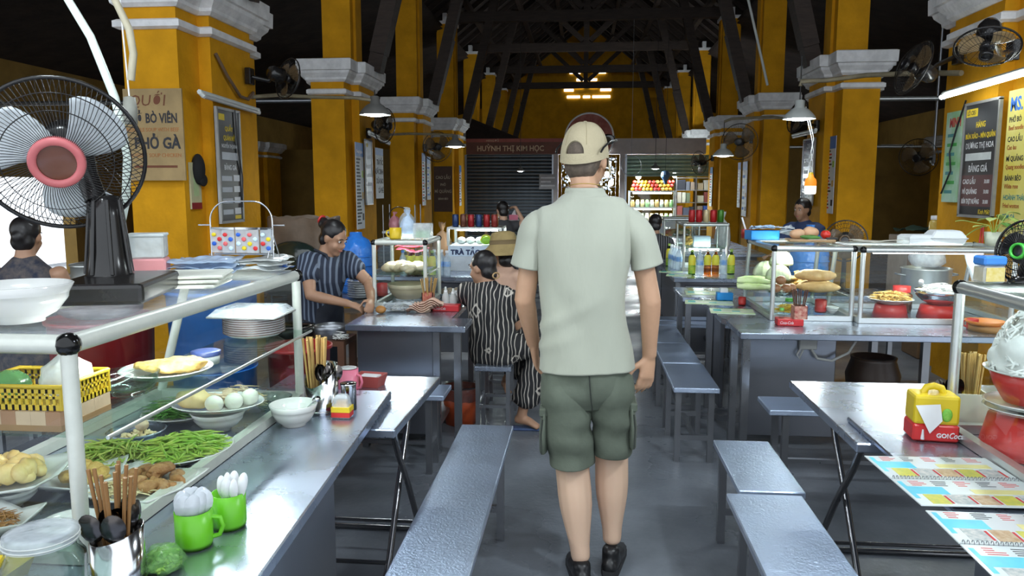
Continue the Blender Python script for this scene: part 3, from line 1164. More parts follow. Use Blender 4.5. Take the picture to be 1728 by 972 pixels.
def cloth_tube(mb, rings, n=64, sub=8, fold=None, pw=2.0, lip=.012, side=None, lip_top=False):
    """open garment tube: rings (centre, half-width, half-depth) smoothed along the length, with a turned hem"""
    K = len(rings)
    R_ = [(V(c), a, b) for c, a, b in rings]

    def cr(p0, p1, p2, p3, t):
        return .5 * ((2 * p1) + (p2 - p0) * t + (2 * p0 - 5 * p1 + 4 * p2 - p3) * t * t + (3 * p1 - p0 - 3 * p2 + p3) * t ** 3)
    seq = []
    for i in range(K - 1):
        q = [R_[max(0, i - 1)], R_[i], R_[i + 1], R_[min(K - 1, i + 2)]]
        for k in range(sub):
            t = k / sub
            seq.append((cr(q[0][0], q[1][0], q[2][0], q[3][0], t), cr(q[0][1], q[1][1], q[2][1], q[3][1], t), cr(q[0][2], q[1][2], q[2][2], q[3][2], t)))
    seq.append(R_[-1])
    sd0 = V(side or (1, 0, 0)).normalized()
    loops = []
    m = len(seq)
    for i, (c, a, b) in enumerate(seq):
        d = (seq[min(i + 1, m - 1)][0] - seq[max(i - 1, 0)][0]).normalized()
        u = (sd0 - d * sd0.dot(d)).normalized()
        w = d.cross(u)
        lp = []
        for k in range(n):
            th = 2 * PI * k / n
            cx, sx = math.cos(th), math.sin(th)
            x = abs(cx) ** (2 / pw) * (1 if cx >= 0 else -1)
            y = abs(sx) ** (2 / pw) * (1 if sx >= 0 else -1)
            off = u * (a * x) + w * (b * y)
            p = c + off
            if fold:
                p = p + off.normalized() * fold(p, th, i / (m - 1))
            lp.append(p)
        loops.append(lp)
    # hem lip turned inwards at the start
    c0 = seq[0][0]
    d0 = (seq[1][0] - seq[0][0]).normalized()
    loops.insert(0, [p + (c0 - p).normalized() * .004 + d0 * .001 for p in loops[0]])
    loops.insert(0, [p + (c0 - p).normalized() * .006 + d0 * lip for p in loops[0]])
    mb.loft(loops, smooth=True, cap=False)


def man_shirt():
    mb = MB()
    c = lambda x, y, z: V((x, y, z)) - o0

    def fold(p, th, t):
        q = p + o0
        n = noise.noise(V((q.x * 6, q.y * 6, q.z * 3)))
        f = .011 * n
        low = max(0, min(1, (1.42 - q.z) * 4))
        # drag lines from the armpits and a soft diagonal across the small of the back
        f += .0075 * low * math.sin(26 * q.x + 17 * q.z + 2.2 * noise.noise(q * 4)) * (.5 + .5 * noise.noise(q * 3 + V((4, 0, 0))))
        f += .010 * math.exp(-((q.z - 1.02 - .55 * (q.x + .17)) / .02) ** 2) * max(0, min(1, (.12 - q.x) * 5))
        f += .009 * math.exp(-((q.z - .95 - .35 * (q.x + .17)) / .018) ** 2) * max(0, min(1, (.05 - q.x) * 5))
        f += .007 * math.exp(-((abs(q.x) - .145 - .06 * (1.4 - q.z)) / .012) ** 2) * max(0, min(1, (q.z - 1.1) * 6))
        f += .003 * math.sin(th * 9 + 4 * n) * max(0, 1 - (q.z - .86) * 9)
        return f
    cloth_tube(mb, [(c(.018, 2.965, .862), .186, .136), (c(.016, 2.965, .93), .18, .132), (c(.014, 2.955, 1.06), .163, .122), (c(.01, 2.945, 1.2), .166, .122), (c(.008, 2.945, 1.33), .178, .122), (c(.008, 2.95, 1.41), .194, .108),
                    (c(.008, 2.953, 1.46), .192, .094), (c(.008, 2.955, 1.497), .152, .082), (c(.006, 2.957, 1.524), .1, .073), (c(.006, 2.957, 1.54), .074, .068), (c(.006, 2.957, 1.553), .069, .064)], 80, 7, fold, 2.25)

    def sfold(p, th, t):
        q = p + o0
        return .005 * noise.noise(V((q.x * 12, q.y * 12, q.z * 7))) + .003 * math.sin(34 * q.z + 20 * q.x + 3 * noise.noise(q * 6))
    for s, sg in (('L', -1), ('R', 1)):
        a, e = j['sh' + s], j['el' + s]
        h = a.lerp(e, .56) + V((sg * .012, 0, 0))
        cloth_tube(mb, [(h, .062, .078), (a.lerp(e, .38) + V((sg * .008, 0, 0)), .0615, .076), (a.lerp(e, .16) + V((-sg * .004, 0, 0)), .0635, .074), (a + V((-sg * .022, 0, -.006)), .058, .066), (a + V((-sg * .06, 0, .008)), .042, .05), (a + V((-sg * .11, 0, .012)), .03, .04)], 40, 6, sfold, 2.0, side=(1, 0, .2 * sg))
    me = mb.build('shirt', cloth_sage, man)
    MB().lathe([(.0735, -.012), (.0765, 0), (.0725, .015), (.067, .016), (.066, -.012)], c(.006, 2.957, 1.546), 40, sy=.94).build('collar', cloth_sage, me)
    return me


man_shirt()


def man_shorts():
    mb = MB()
    c = lambda x, y, z: V((x, y, z)) - o0

    def fold(p, th, t):
        q = p + o0
        f = .014 * noise.noise(V((q.x * 9, q.y * 9, q.z * 11)))
        f += .008 * math.sin(q.z * 46 + q.x * 14 + 3.5 * noise.noise(q * 5)) * (.4 + .6 * abs(noise.noise(q * 4)))
        return f
    cloth_tube(mb, [(c(.026, 2.97, .715), .13, .085), (c(.022, 2.967, .79), .172, .124), (c(.02, 2.967, .87), .168, .12), (c(.02, 2.97, .93), .15, .1)], 64, 7, fold, 2.3)
    cloth_tube(mb, [(c(-.034, 2.962, .478), .086, .1), (c(-.036, 2.962, .52), .088, .102), (c(-.046, 2.963, .6), .093, .107), (c(-.055, 2.965, .7), .098, .114), (c(-.06, 2.968, .8), .098, .116), (c(-.055, 2.97, .88), .09, .1)], 56, 8, fold, 2.2)
    cloth_tube(mb, [(c(.129, 3.008, .518), .075, .092), (c(.128, 3.004, .56), .077, .095), (c(.124, 2.998, .64), .082, .102), (c(.116, 2.985, .73), .09, .112), (c(.105, 2.972, .81), .094, .116), (c(.1, 2.97, .88), .088, .1)], 56, 8, fold, 2.2)
    sh = mb.build('shorts', cloth_olive, man)
    dk = mat('dark_seam', (.03, .035, .03), .8)
    for x, y, z, dx in ((-.138, 2.950, .615, -1), (.198, 2.985, .635, 1)):
        m = MB()
        m.etube([(c(x, y, z + .08), .013, .07), (c(x + dx * .006, y, z), .018, .074), (c(x + dx * .006, y, z - .08), .016, .07)], (1, 0, 0), 18)
        m.build('cargo_pocket', cloth_olive, sh)
        MB().box(c(x + dx * .006, y, z + .085), (.03, .135, .035)).build('pocket_flap', cloth_olive, sh, bevel=.006)
        MB().tube([c(x + dx * .008, y - .07, z + .06), c(x + dx * .014, y - .07, z), c(x + dx * .010, y - .066, z - .08)], .003, 5).build('pocket_seam', dk, sh)
    MB().tube([c(.03, 2.845, .88), c(.034, 2.842, .82), c(.04, 2.85, .76), c(.045, 2.87, .72)], .0025, 5).build('seam', dk, sh)
    return sh


man_shorts()
sole_k = mat('black_rubber', (.02, .02, .022), .6)
shoe('shoe', j['anL'], (-.02 - o0.x, 3.1 - o0.y, .0), shoe_k, man, sole_k, .085)
shoe('shoe', j['anR'] + V((0, -.0, 0)), (.17 - o0.x, 3.2 - o0.y, .0), shoe_k, man, sole_k, .1)
# hair below the cap, cap with rear opening
mb = MB()
mb.ell((0, -.02, .03), (.079, .092, .088), 16, 12, HM)
mb.ell((0, -.045, -.022), (.066, .058, .055), 14, 10, HM)
skin('hair', mb, hair_m, man, .008, 3)


def cap_shape():
    m = MB()
    nu, nv = 96, 40
    vs, fs = [], []
    for layer, g in ((0, 1.), (1, .955)):
        for i in range(nv + 1):
            ph = PI / 2 * i / nv
            for q in range(nu):
                th = 2 * PI * q / nu
                ph = PI / 2 * i / nv
                dth, dph = (th - 1.5 * PI) / .42, (ph - .26) / .30
                rho = math.hypot(dth, dph)
                if .84 < rho < 1.16 and ph > .2:
                    th_, ph_ = 1.5 * PI + dth / rho * .42, max(.2, .26 + dph / rho * .30)
                else:
                    th_, ph_ = th, ph
                th, ph = th_, ph_
                z = .135 * math.sin(ph)
                r = max(0., math.cos(ph)) ** .72
                # the rim dips behind
                low = -.03 * (1 - math.sin(ph)) * max(0, -math.sin(th))
                vs.append((.090 * r * math.cos(th) * g, -.012 + .108 * r * math.sin(th) * g, .012 + z * g + low))
    def hole(i, q):
        th = 2 * PI * (q + .5) / nu
        ph = PI / 2 * (i + .5) / nv
        dth = (th - 1.5 * PI) / .42
        dph = (ph - .26) / .30
        return ph > .22 and dth * dth + dph * dph < 1
    n = nu * (nv + 1)
    for i in range(nv):
        for q in range(nu):
            if hole(i, q):
                continue
            a, b = i * nu + q, i * nu + (q + 1) % nu
            fs.append((a, b, b + nu, a + nu))
            fs.append((a + n, a + nu + n, b + nu + n, b + n))
    m.add(vs, fs, True, HM)
    c = m.build('cap', cap_m, man)
    b = MB()

    def brim(u, v):
        th = PI * (.14 + .72 * u)
        r0, r1 = 1., 1. + .0
        x, y = math.cos(th) * .088, math.sin(th) * .1 - .01
        ext = .075 * math.sin(PI * u) ** .6
        return (x * (1 + .05 * v), y + v * ext, .018 - .02 * v * v - .05 * (abs(math.cos(th)) ** 2) * v)
    b.grid(brim, 18, 6, .004, HM)
    b.build('brim', cap_m, c)
    MB().ell((0, -.012, .148), (.008, .008, .004), 8, 5, HM).build('button', cap_m, c)
    sm = mat('cap_seam', (.36, .31, .19), .85)
    for th in (PI / 2 + PI / 3 * k + PI / 6 for k in range(6)):
        pts = []
        for i in range(9):
            ph = PI / 2 * (i / 8 * .7 + .28)
            r = math.cos(ph) ** .72
            pts.append(HM @ V((.0905 * r * math.cos(th), -.012 + .1085 * r * math.sin(th), .0125 + .135 * math.sin(ph) - .03 * (1 - math.sin(ph)) * max(0, -math.sin(th)))))
        MB().tube(pts, .0012, 5).build('seam', sm, c)


cap_shape()
MB().tube([p - o0 for p in arc((.006, 2.955, 1.563), .068, 0, 2 * PI, 24, (1, 0, 0), (0, .93, -.22))][:-1], .0018, 6, closed=True).build('necklace', mat('gold_chain', (.6, .4, .12), .3, .9), man)
# sunglasses pushed up on the cap
sg = thing('sunglasses', 'black sunglasses pushed up on the khaki cap of the walking man', 'sunglasses', tuple(HM @ V((0, 0, .1)) + o0))
GM = HM.copy()
GM.translation = V((0, 0, 0))
def gp(x, y, z):
    return GM @ V((x, y, z - .1))
for s in (-1, 1):
    MB().tube([gp(s * .097, .075, .085), gp(s * .098, 0, .075), gp(s * .094, -.06, .045), gp(s * .09, -.075, .028)], .004, 6).build('temple', black_pl, sg)
    MB().ell((0, 0, 0), (.03, .006, .022), 12, 8, Matrix.Translation(gp(s * .05, .098, .09)) @ GM.to_3x3().to_4x4()).build('lens', glassmat('dark_lens', (.05, .05, .06), .05, 2.), sg)
MB().tube([gp(-.08, .098, .1), gp(0, .108, .102), gp(.08, .098, .1)], .004, 6).build('bridge', black_pl, sg)

# ---------------------------------------------------------------- the seller
def stripes(name, c0, c1, sx=60, cross=0.):
    """woven stripes running down the cloth"""
    m = mat(name, c0, .8, var=.1, bump=.2, bscale=20)
    nt = m.node_tree
    N, L = nt.nodes, nt.links
    tc = N.new('ShaderNodeTexCoord')
    wv = N.new('ShaderNodeTexWave')
    wv.bands_direction = 'X'
    wv.inputs['Scale'].default_value = sx
    wv.inputs['Distortion'].default_value = 1.2 + cross
    wv.inputs['Detail'].default_value = 1
    wv.inputs['Detail Scale'].default_value = .6
    L.new(tc.outputs['Object'], wv.inputs['Vector'])
    rp = N.new('ShaderNodeValToRGB')
    rp.color_ramp.elements[0].position = .62
    rp.color_ramp.elements[1].position = .78
    rp.color_ramp.elements[0].color = (*c0, 1)
    rp.color_ramp.elements[1].color = (*c1, 1)
    L.new(wv.outputs['Fac'], rp.inputs[0])
    L.new(rp.outputs[0], N['Principled BSDF'].inputs['Base Color'])
    return m


str_navy = stripes('navy_striped_cloth', (.018, .026, .05), (.16, .2, .27), 11)
apron_m = mat('dark_navy_apron', (.012, .016, .028), .7, var=.3, bump=.3, bscale=10)
trous_k = mat('dark_trousers', (.02, .02, .022), .8, bump=.2)
fw = R(-68)
J = dict(shL=(-1.60, 5.08, 1.085), shR=(-1.78, 4.84, 1.09), elL=(-1.42, 5.02, .93), elR=(-1.72, 4.72, .885), wrL=(-1.35, 4.80, .845), wrR=(-1.475, 4.72, .835),
         hipL=(-1.76, 5.12, .66), hipR=(-1.84, 4.92, .66), knL=(-1.74, 5.12, .36), knR=(-1.82, 4.9, .36), anL=(-1.78, 5.12, .07), anR=(-1.86, 4.9, .07),
         neck=(-1.69, 4.95, 1.13), head=((-1.625, 4.93, 1.235), R(-112), R(24), 0, .93),
         hands=dict(L=((.2, -.9, -.3), (.5, .1, .8), (-.8, -.2, .3), .5), R=((1, .15, -.35), (.2, -.4, .9), (.2, .8, .3), .5)), toes=dict(L=(-1.6, 5.1, .02), R=(-1.68, 4.86, .02)))
wm, j, HM, o0, side = figure(J, 'woman seller with tied black hair and striped blouse cutting meat', skin_b, (-1.80, 5.0, 0), k=1.06, voxel=.009, hand_s=.85)
top_garment('blouse', j, side, str_navy, 1.08, .5, -.08, wm, .01, .006, sw=1.15)
leg_garment('trousers', j, side, trous_k, 1.05, 1.9, wm)
hair_shell(wm, HM, hair_k, bun=((0, -.12, .06), (.045, .04, .045)))
MB().tube([HM @ V((.03 * math.cos(a), -.15, .075 + .028 * math.sin(a))) for a in [2 * PI * i / 12 for i in range(12)]], .008, 6, closed=True).build('hair_tie', red_pl, wm)
mb = MB()
f = V((math.cos(R(-22)), math.sin(R(-22)), 0))
sd = V((-f.y, f.x, 0))
pel = (j['hipL'] + j['hipR']) / 2


def apr(u, v):
    a = (u - .5) * 2.1
    r = .168 - .02 * v
    base = pel + V((.02 + .05 * v, 0, -.26 + .62 * v))
    return base + f * (r * math.cos(a) * .82) + sd * (r * math.sin(a) * (1 - .45 * max(0, v - .55) * 2))


mb.grid(apr, 16, 12, .0)
ap = mb.build('apron', apron_m, wm)
for s in (-1, 1):
    MB().tube([apr(.5 + s * .22, 1), j['neck'] + sd * s * .055 + f * .05 + V((0, 0, 0)), j['neck'] + sd * s * .05 - f * .05 + V((0, 0, .03))], .01, 6).build('apron_strap', apron_m, wm)
# ---------------------------------------------------------------- the seated girl in the patterned suit
def squiggle():
    """wavy cream lines on black"""
    m = mat('black_cream_squiggle', (.012, .012, .014), .8, var=.1, bump=.2, bscale=14)
    nt = m.node_tree
    N, L = nt.nodes, nt.links
    tc = N.new('ShaderNodeTexCoord')
    wv = N.new('ShaderNodeTexWave')
    wv.bands_direction = 'X'
    wv.inputs['Scale'].default_value = 12
    wv.inputs['Distortion'].default_value = 6.5
    wv.inputs['Detail'].default_value = 1.5
    wv.inputs['Detail Scale'].default_value = 1.3
    mp = N.new('ShaderNodeMapping')
    mp.inputs['Scale'].default_value = (1, .5, .45)
    L.new(tc.outputs['Object'], mp.inputs[0])
    L.new(mp.outputs[0], wv.inputs['Vector'])
    vo = N.new('ShaderNodeTexVoronoi')
    vo.feature = 'F1'
    vo.distance = 'MANHATTAN'
    vo.inputs['Scale'].default_value = 6.5
    L.new(tc.outputs['Object'], vo.inputs['Vector'])
    r2 = N.new('ShaderNodeValToRGB')
    e = r2.color_ramp.elements
    e[0].position, e[0].color = .0, (0, 0, 0, 1)
    e[1].position, e[1].color = 1., (0, 0, 0, 1)
    for p, c in ((.2, 0), (.24, 1), (.3, 1), (.34, 0)):
        q = e.new(p)
        q.color = (c, c, c, 1)
    L.new(vo.outputs['Distance'], r2.inputs[0])
    r1 = N.new('ShaderNodeValToRGB')
    r1.color_ramp.elements[0].position = .86
    r1.color_ramp.elements[1].position = .95
    L.new(wv.outputs['Fac'], r1.inputs[0])
    mx = N.new('ShaderNodeMath')
    mx.operation = 'MAXIMUM'
    L.new(r1.outputs[0], mx.inputs[0])
    L.new(r2.outputs[0], mx.inputs[1])
    mc = N.new('ShaderNodeMixRGB')
    mc.inputs[1].default_value = (.012, .012, .014, 1)
    mc.inputs[2].default_value = (.52, .48, .42, 1)
    L.new(mx.outputs[0], mc.inputs[0])
    L.new(mc.outputs[0], N['Principled BSDF'].inputs['Base Color'])
    return m


sq = squiggle()
J = dict(shL=(-.735, 4.86, .90), shR=(-.47, 4.78, .89), elL=(-.73, 5.0, .84), elR=(-.42, 4.88, .68), wrL=(-.80, 5.13, .825), wrR=(-.42, 5.08, .66),
         hipL=(-.62, 4.83, .555), hipR=(-.48, 4.76, .555), knL=(-.30, 5.12, .57), knR=(-.265, 4.9, .555), anL=(-.50, 5.02, .28), anR=(-.385, 4.86, .085),
         neck=(-.60, 4.82, .965), head=((-.632, 4.835, 1.055), R(62), R(6), 0, .9),
         hands=dict(L=((-.5, .8, 0), (0, 0, 1), (.8, .4, 0), .3), R=((-.3, .8, 0), (0, 0, 1), (-.8, -.3, 0), .4)), toes=dict(L=(-.46, 4.9, .235), R=(-.27, 4.83, .025)))
gl_, j, HM, o0, side = figure(J, 'dark-haired girl in a squiggle patterned suit seated on a stool', skin_b, (-.55, 4.8, 0), k=.98, voxel=.009, hand_s=.8)
top_garment('blouse', j, side, sq, 1.03, .62, -.07, gl_, .01, .008, sw=1.25)
leg_garment('trousers', j, side, sq, .98, 1.78, gl_, .01, .008, flare=1.5)
hair_shell(gl_, HM, hair_k, low=-.025, bun=((0.0, -.085, -.05), (.04, .03, .035)))
MB().tube([HM @ V((.04 * math.cos(a), -.112, -.055 + .02 * math.sin(a))) for a in [2 * PI * i / 14 for i in range(14)]], .005, 6, closed=True).build('hair_clip', mat('amber_clip', (.5, .33, .16), .25), gl_)
MB().box(j['anR'] + V((.06, -.0, -.077)), (.24, .085, .015), rz=.0).build('sandal', mat('blue_grey_rubber', (.06, .10, .22), .6), gl_, bevel=.006)
# ---------------------------------------------------------------- the person in the bucket hat
pinkish = mat('dusty_pink_cotton', (.52, .33, .24), .85, var=.08, bump=.25, bscale=12)
J = dict(shL=(-.69, 5.45, .92), shR=(-.43, 5.34, .93), elL=(-.72, 5.6, .72), elR=(-.40, 5.36, .70), wrL=(-.6, 5.72, .72), wrR=(-.385, 5.42, .52),
         hipL=(-.64, 5.42, .52), hipR=(-.48, 5.36, .52), knL=(-.5, 5.78, .52), knR=(-.34, 5.72, .52), anL=(-.5, 5.78, .08), anR=(-.34, 5.7, .08),
         neck=(-.55, 5.40, 1.0), head=((-.56, 5.43, 1.10), R(35), R(5), 0, .95), hands=dict(R=((.2, .5, -.8), (.9, 0, .2), (0, .9, .3), .3), L=((.6, .7, 0), (0, 0, 1), (.7, -.4, 0), .3)), toes=dict(L=(-.46, 5.95, .02), R=(-.3, 5.88, .02)))
ht, j, HM, o0, side = figure(J, 'customer in a dusty pink top and wide bucket hat on a stool', skin_b, (-.55, 5.4, 0), k=1., voxel=.011, hand_s=.85)
top_garment('top', j, side, pinkish, 1.04, 1.7, -.07, ht, .011, .006, sw=1.15)
leg_garment('trousers', j, side, trous_k, 1.0, 1.85, ht, .012)
hair_shell(ht, HM, hair_k, low=-.05)
hat_m = mat('olive_straw_cloth', (.30, .22, .09), .85, var=.15, scale=14, bump=.3)
m = MB()
m.lathe([(0, .15), (.05, .148), (.085, .135), (.098, .1), (.108, .045), (.165, -.005), (.19, -.03), (.186, -.034), (.16, -.012), (.1, .035), (.09, .1), (0, .14)], (0, -.01, .02), 32, HM)
h_ = m.build('bucket_hat', hat_m, ht)
MB().lathe([(.108, .05), (.102, .082), (.1, .08), (.106, .05)], (0, -.01, .02), 32, HM).build('hat_band', mat('brown_band', (.16, .11, .05), .8), h_)


# ---------------------------------------------------------------- background people
def sitter(label, loc, face, skin_m, top_m, bot_m, k=1., top_z=1.3, lean=0., sl=.5, arms=None, hair=None, name_top='top', bun=None, seat=.46, stand=False):
    """simple seated (or standing) figure facing the angle face, head top at top_z"""
    f = V((math.cos(face), math.sin(face), 0))
    r = V((f.y, -f.x, 0))
    b = V(loc)
    hs = .92
    hz = top_z - .125 * hs
    nkz = hz - .115
    pz = seat + .08 if not stand else nkz - .52
    P = lambda a, c, z: tuple(b + f * a + r * c + V((0, 0, z)))
    la = lean
    J = dict(neck=P(la, 0, nkz), head=(P(la + .04, 0, hz), face - PI / 2, R(6), 0, hs), shL=P(la * .95, -.16 * k, nkz - .075), shR=P(la * .95, .16 * k, nkz - .075),
             hipL=P(0, -.085, pz), hipR=P(0, .085, pz), toes={})
    if stand:
        J.update(knL=P(0, -.09, pz * .55), knR=P(0.02, .09, pz * .55), anL=P(-.02, -.09, .08), anR=P(-.02, .09, .08))
        J['toes'] = dict(L=P(.12, -.1, .025), R=P(.12, .1, .025))
    else:
        J.update(knL=P(.40, -.11, pz - .01), knR=P(.40, .11, pz - .01), anL=P(.36, -.1, .08), anR=P(.36, .1, .08))
        J['toes'] = dict(L=P(.5, -.1, .025), R=P(.5, .1, .025))
    ar = arms or {}
    for s, g in (('L', -1), ('R', 1)):
        J['el' + s], J['wr' + s] = ar.get(s, (P(la + .1, g * .2 * k, nkz - .33), P(la + .32, g * .13, nkz - .34)))
    d = tuple(f)
    J['hands'] = dict(L=(d, (0, 0, 1), tuple(r), .35), R=(d, (0, 0, 1), tuple(-r), .35))
    rt, j, HM, o0, sd_ = figure(J, label, skin_m, loc, k=k, voxel=.014, hand_s=.9)
    if sl > 0:
        top_garment(name_top, j, sd_, top_m, 1.06 * k, sl, -.06, rt, .014, .006)
    else:
        top_garment(name_top, j, sd_, top_m, 1.06 * k, .5, -.06, rt, .014, .006, sleeves=False)
    leg_garment('trousers', j, sd_, bot_m, k, 1.85, rt, .015)
    hair_shell(rt, HM, hair or hair_k, bun=bun)
    return rt


navy_fl = mat('navy_floral_cloth', (.012, .02, .045), .8, col2=(.12, .10, .09), scale=26, bump=.15)
sitter('woman in a sleeveless navy floral top seen from behind beside the tall fan', (-3.12, 4.05, 0), R(100), skin_b, navy_fl, trous_k, 1.05, 1.40, 0, 0, bun=((0, -.10, .0), (.04, .03, .04)))
yl = mat('yellow_shirt', (.75, .62, .03), .8)
sitter('child in a bright yellow shirt peeking past the fan stem', (-3.95, 6.2, 0), R(-60), skin_a, yl, trous_k, .8, 1.15, .05, .5, seat=.3)
str_far = stripes('dark_striped_jersey', (.012, .012, .014), (.16, .16, .17), 12)
sitter('dark-haired customer in a striped jersey seen from behind past the man', (.82, 8.85, 0), R(85), skin_b, str_far, trous_k, .95, 1.27, 0, .5)
navy_t = mat('navy_tshirt', (.03, .05, .13), .8, bump=.2)
sitter('seller in a navy shirt with tied hair bent behind the blue bag', (2.3, 8.1, 0), R(-140), skin_b, navy_t, trous_k, 1.05, 1.46, .1, .5, stand=True, bun=((0, -.11, .02), (.045, .04, .05)))
wt = mat('dark_grey_shirt', (.05, .05, .055), .8)
sitter('person with a raised bare arm holding a blue tablet by the roller shutter', (-.98, 9.55, 0), R(120), skin_a, wt, trous_k, .95, 1.40, 0, .4,
       arms={'L': ((-1.2, 9.65, .98), (-1.2, 9.8, 1.18)), 'R': ((-.72, 9.6, 1.12), (-.84, 9.65, 1.33))})

# ================================================================ small-thing builders
rnd = random.Random(3)


def dish(label, loc, r, h, m=None, sx=1., sy=1., foot=.45, name='plate', cat='plate', group=None, rz=0.):
    """open plate or bowl with wall thickness and a foot ring"""
    f = foot * r
    pr = [(0, .012), (f * .9, .012), (f + (r - f) * .45, .012 + (h - .012) * .28), (f + (r - f) * .8, .012 + (h - .012) * .66), (r, h), (r - .004, h + .002), (f + (r - f) * .78, .007 + (h - .012) * .60), (f + (r - f) * .42, .006 + (h - .012) * .2), (f, .006), (f, 0), (f * .8, 0), (f * .8, .006), (0, .006)]
    o = MB().lathe(pr, n=32, sx=sx, sy=sy).build(name, m or porcelain, None, loc, (0, 0, rz))
    return tag(o, label, cat, group)


def strands(label, loc, a, b, h, n, ln, wd, m, cat='greens', name='greens', seed=1, droop=.4, flat=True, rz=0., up=.35):
    """heap of thin strips within an ellipse a by b"""
    q = random.Random(seed)
    mb = MB()
    for _ in range(n):
        t, s = q.uniform(0, 2 * PI), math.sqrt(q.random()) * .85
        x, y = a * s * math.cos(t), b * s * math.sin(t)
        z = h * (1 - s * s) * q.uniform(.25, 1)
        d = q.uniform(0, PI)
        dx, dy = math.cos(d), math.sin(d)
        l = ln * q.uniform(.6, 1.1)
        cv = q.uniform(-.4, .4)
        pts = []
        for i in range(5):
            u = i / 4 - .5
            px, py = x + dx * l * u - dy * cv * l * u * u, y + dy * l * u + dx * cv * l * u * u
            k = (px / (a * 1.12)) ** 2 + (py / (b * 1.12)) ** 2
            if k > 1:
                px, py = px / math.sqrt(k), py / math.sqrt(k)
            pts.append(V((px, py, max(.004, z + l * up * (.16 - droop * u * u) + q.uniform(-.002, .002)))))
        mb.tube(pts, wd, 4 if flat else 5, rr=[wd * .5, wd, wd, wd, wd * .4], cap=False)
    o = mb.build(name, m, None, loc, (0, 0, rz))
    return tag(o, label, cat, kind='stuff')


def chunks(label, loc, a, b, h, n, sz, m, cat='food', name='food_heap', seed=1, flat=.6, voxel=0., amp=.006):
    """heap of lumpy pieces"""
    q = random.Random(seed)
    mb = MB()
    for _ in range(n):
        t, s = q.uniform(0, 2 * PI), math.sqrt(q.random()) * .9
        x, y = a * s * math.cos(t), b * s * math.sin(t)
        z = h * (1 - s * s) * q.uniform(.1, 1)
        r = sz * q.uniform(.6, 1.2)
        M = Matrix.Translation((x, y, z + r * flat * .6)) @ Matrix.Rotation(q.uniform(0, 6), 4, 'Z') @ Matrix.Rotation(q.uniform(-.6, .6), 4, 'X')
        mb.ell((0, 0, 0), (r, r * q.uniform(.5, .9), r * flat), 9, 6, M)
    if voxel:
        o = skin(name, mb, m, None, voxel, 2, crumple(60, amp))
        o.location = loc
    else:
        for i, v in enumerate(mb.v):
            mb.v[i] = v + noise.noise_vector(v * 45) * amp
        o = mb.build(name, m, None, loc)
    return tag(o, label, cat, kind='stuff')


bamboo = mat('bamboo', (.52, .33, .11), .6, var=.25, scale=20, stretch=(1, 1, .1))
bamboo_d = mat('dark_bamboo', (.30, .15, .05), .55, var=.25, scale=20, stretch=(1, 1, .1))
_cs = {}


def chopsticks(label, base, n, r, ln, m, group, tilt=.16, seed=1, wd=.0035):
    """single sticks fanned in a holder of radius r"""
    q = random.Random(seed)
    key = (m.name, ln, wd)
    if key not in _cs:
        me = MB().cyl((0, 0, 0), (0, 0, ln), wd * .75, wd, 6).mesh('chopstick')
        me.materials.append(m)
        _cs[key] = me
    for i in range(n):
        t, s = q.uniform(0, 2 * PI), math.sqrt(q.random()) * r * .85
        x, y = s * math.cos(t), s * math.sin(t)
        o = link('chopstick', _cs[key], None, (base[0] + x * .7, base[1] + y * .7, base[2]), (-y / r * tilt + q.uniform(-.03, .03), x / r * tilt + q.uniform(-.03, .03), 0))
        tag(o, label, 'chopstick', group)


def spoon(label, loc, rot, m, ln=.16, bowl=(.022, .03), name='spoon', group=None, fork=False):
    mb = MB()
    mb.tube([(0, 0, 0), (0, .004, ln * .5), (0, 0, ln - bowl[1])], .0028, 6)

    def f(u, v):
        t = 2 * PI * u
        return (bowl[0] * v * math.cos(t), -.010 * (1 - v * v) + .002, ln + bowl[1] * v * math.sin(t))
    mb.grid(f, 16, 5, 0)
    mb.grid(lambda u, v: V(f(u, v)) + V((0, .0015, 0)), 16, 5, 0)
    o = mb.build(name, m, None, loc, rot)
    return tag(o, label, 'spoon', group)


def bag(label, loc, size, m, seed=1, rz=0., name='plastic_bag', knot=True, amp=.02):
    """soft sagging bag, gathered to a tie"""
    mb = MB()
    q = random.Random(seed)
    off = V((q.uniform(0, 9), q.uniform(0, 9), 0))
    sx, sy, sz = size
    prof = [(0, 0), (.75, .02), (.96, .2), (1, .42), (.86, .66), (.5, .84), (.2, .92)] + ([(.16, .96), (.36, 1.08), (.42, 1.15)] if knot else [(0, .96)])
    mb.lathe([(r * .5, z) for r, z in prof], n=28)
    for i, v in enumerate(mb.v):
        n = noise.noise_vector(v * 5 + off)
        mb.v[i] = V(((v.x + n.x * amp * 4) * sx, (v.y + n.y * amp * 4) * sy, max(0, v.z + n.z * amp * 3 * min(1, v.z * 4)) * sz))
    o = mb.build(name, m, None, loc, (0, 0, rz))
    return tag(o, label, 'bag')


def sheet(label, loc, w, l, h, m, seed=1, rz=0., name='plastic_sheet', cat='sheet', freq=9, layers=1):
    """crumpled flat sheet lying on something"""
    mb = MB()
    for k in range(layers):
        off = V((seed * 3.1 + k, k * 2., 0))

        def f(u, v):
            x, y = (u - .5) * w, (v - .5) * l
            n = noise.noise(V((x * freq, y * freq, 0)) + off)
            e = noise.noise(V((x * freq * 2.7, y * freq * 2.7, 4)) + off)
            return (x + .02 * n, y + .02 * e, .004 + k * h * .5 + h * (.5 + .5 * n) + h * .3 * abs(e))
        mb.grid(f, 22, 22, .002)
    o = mb.build(name, m, None, loc, (0, 0, rz))
    return tag(o, label, cat)


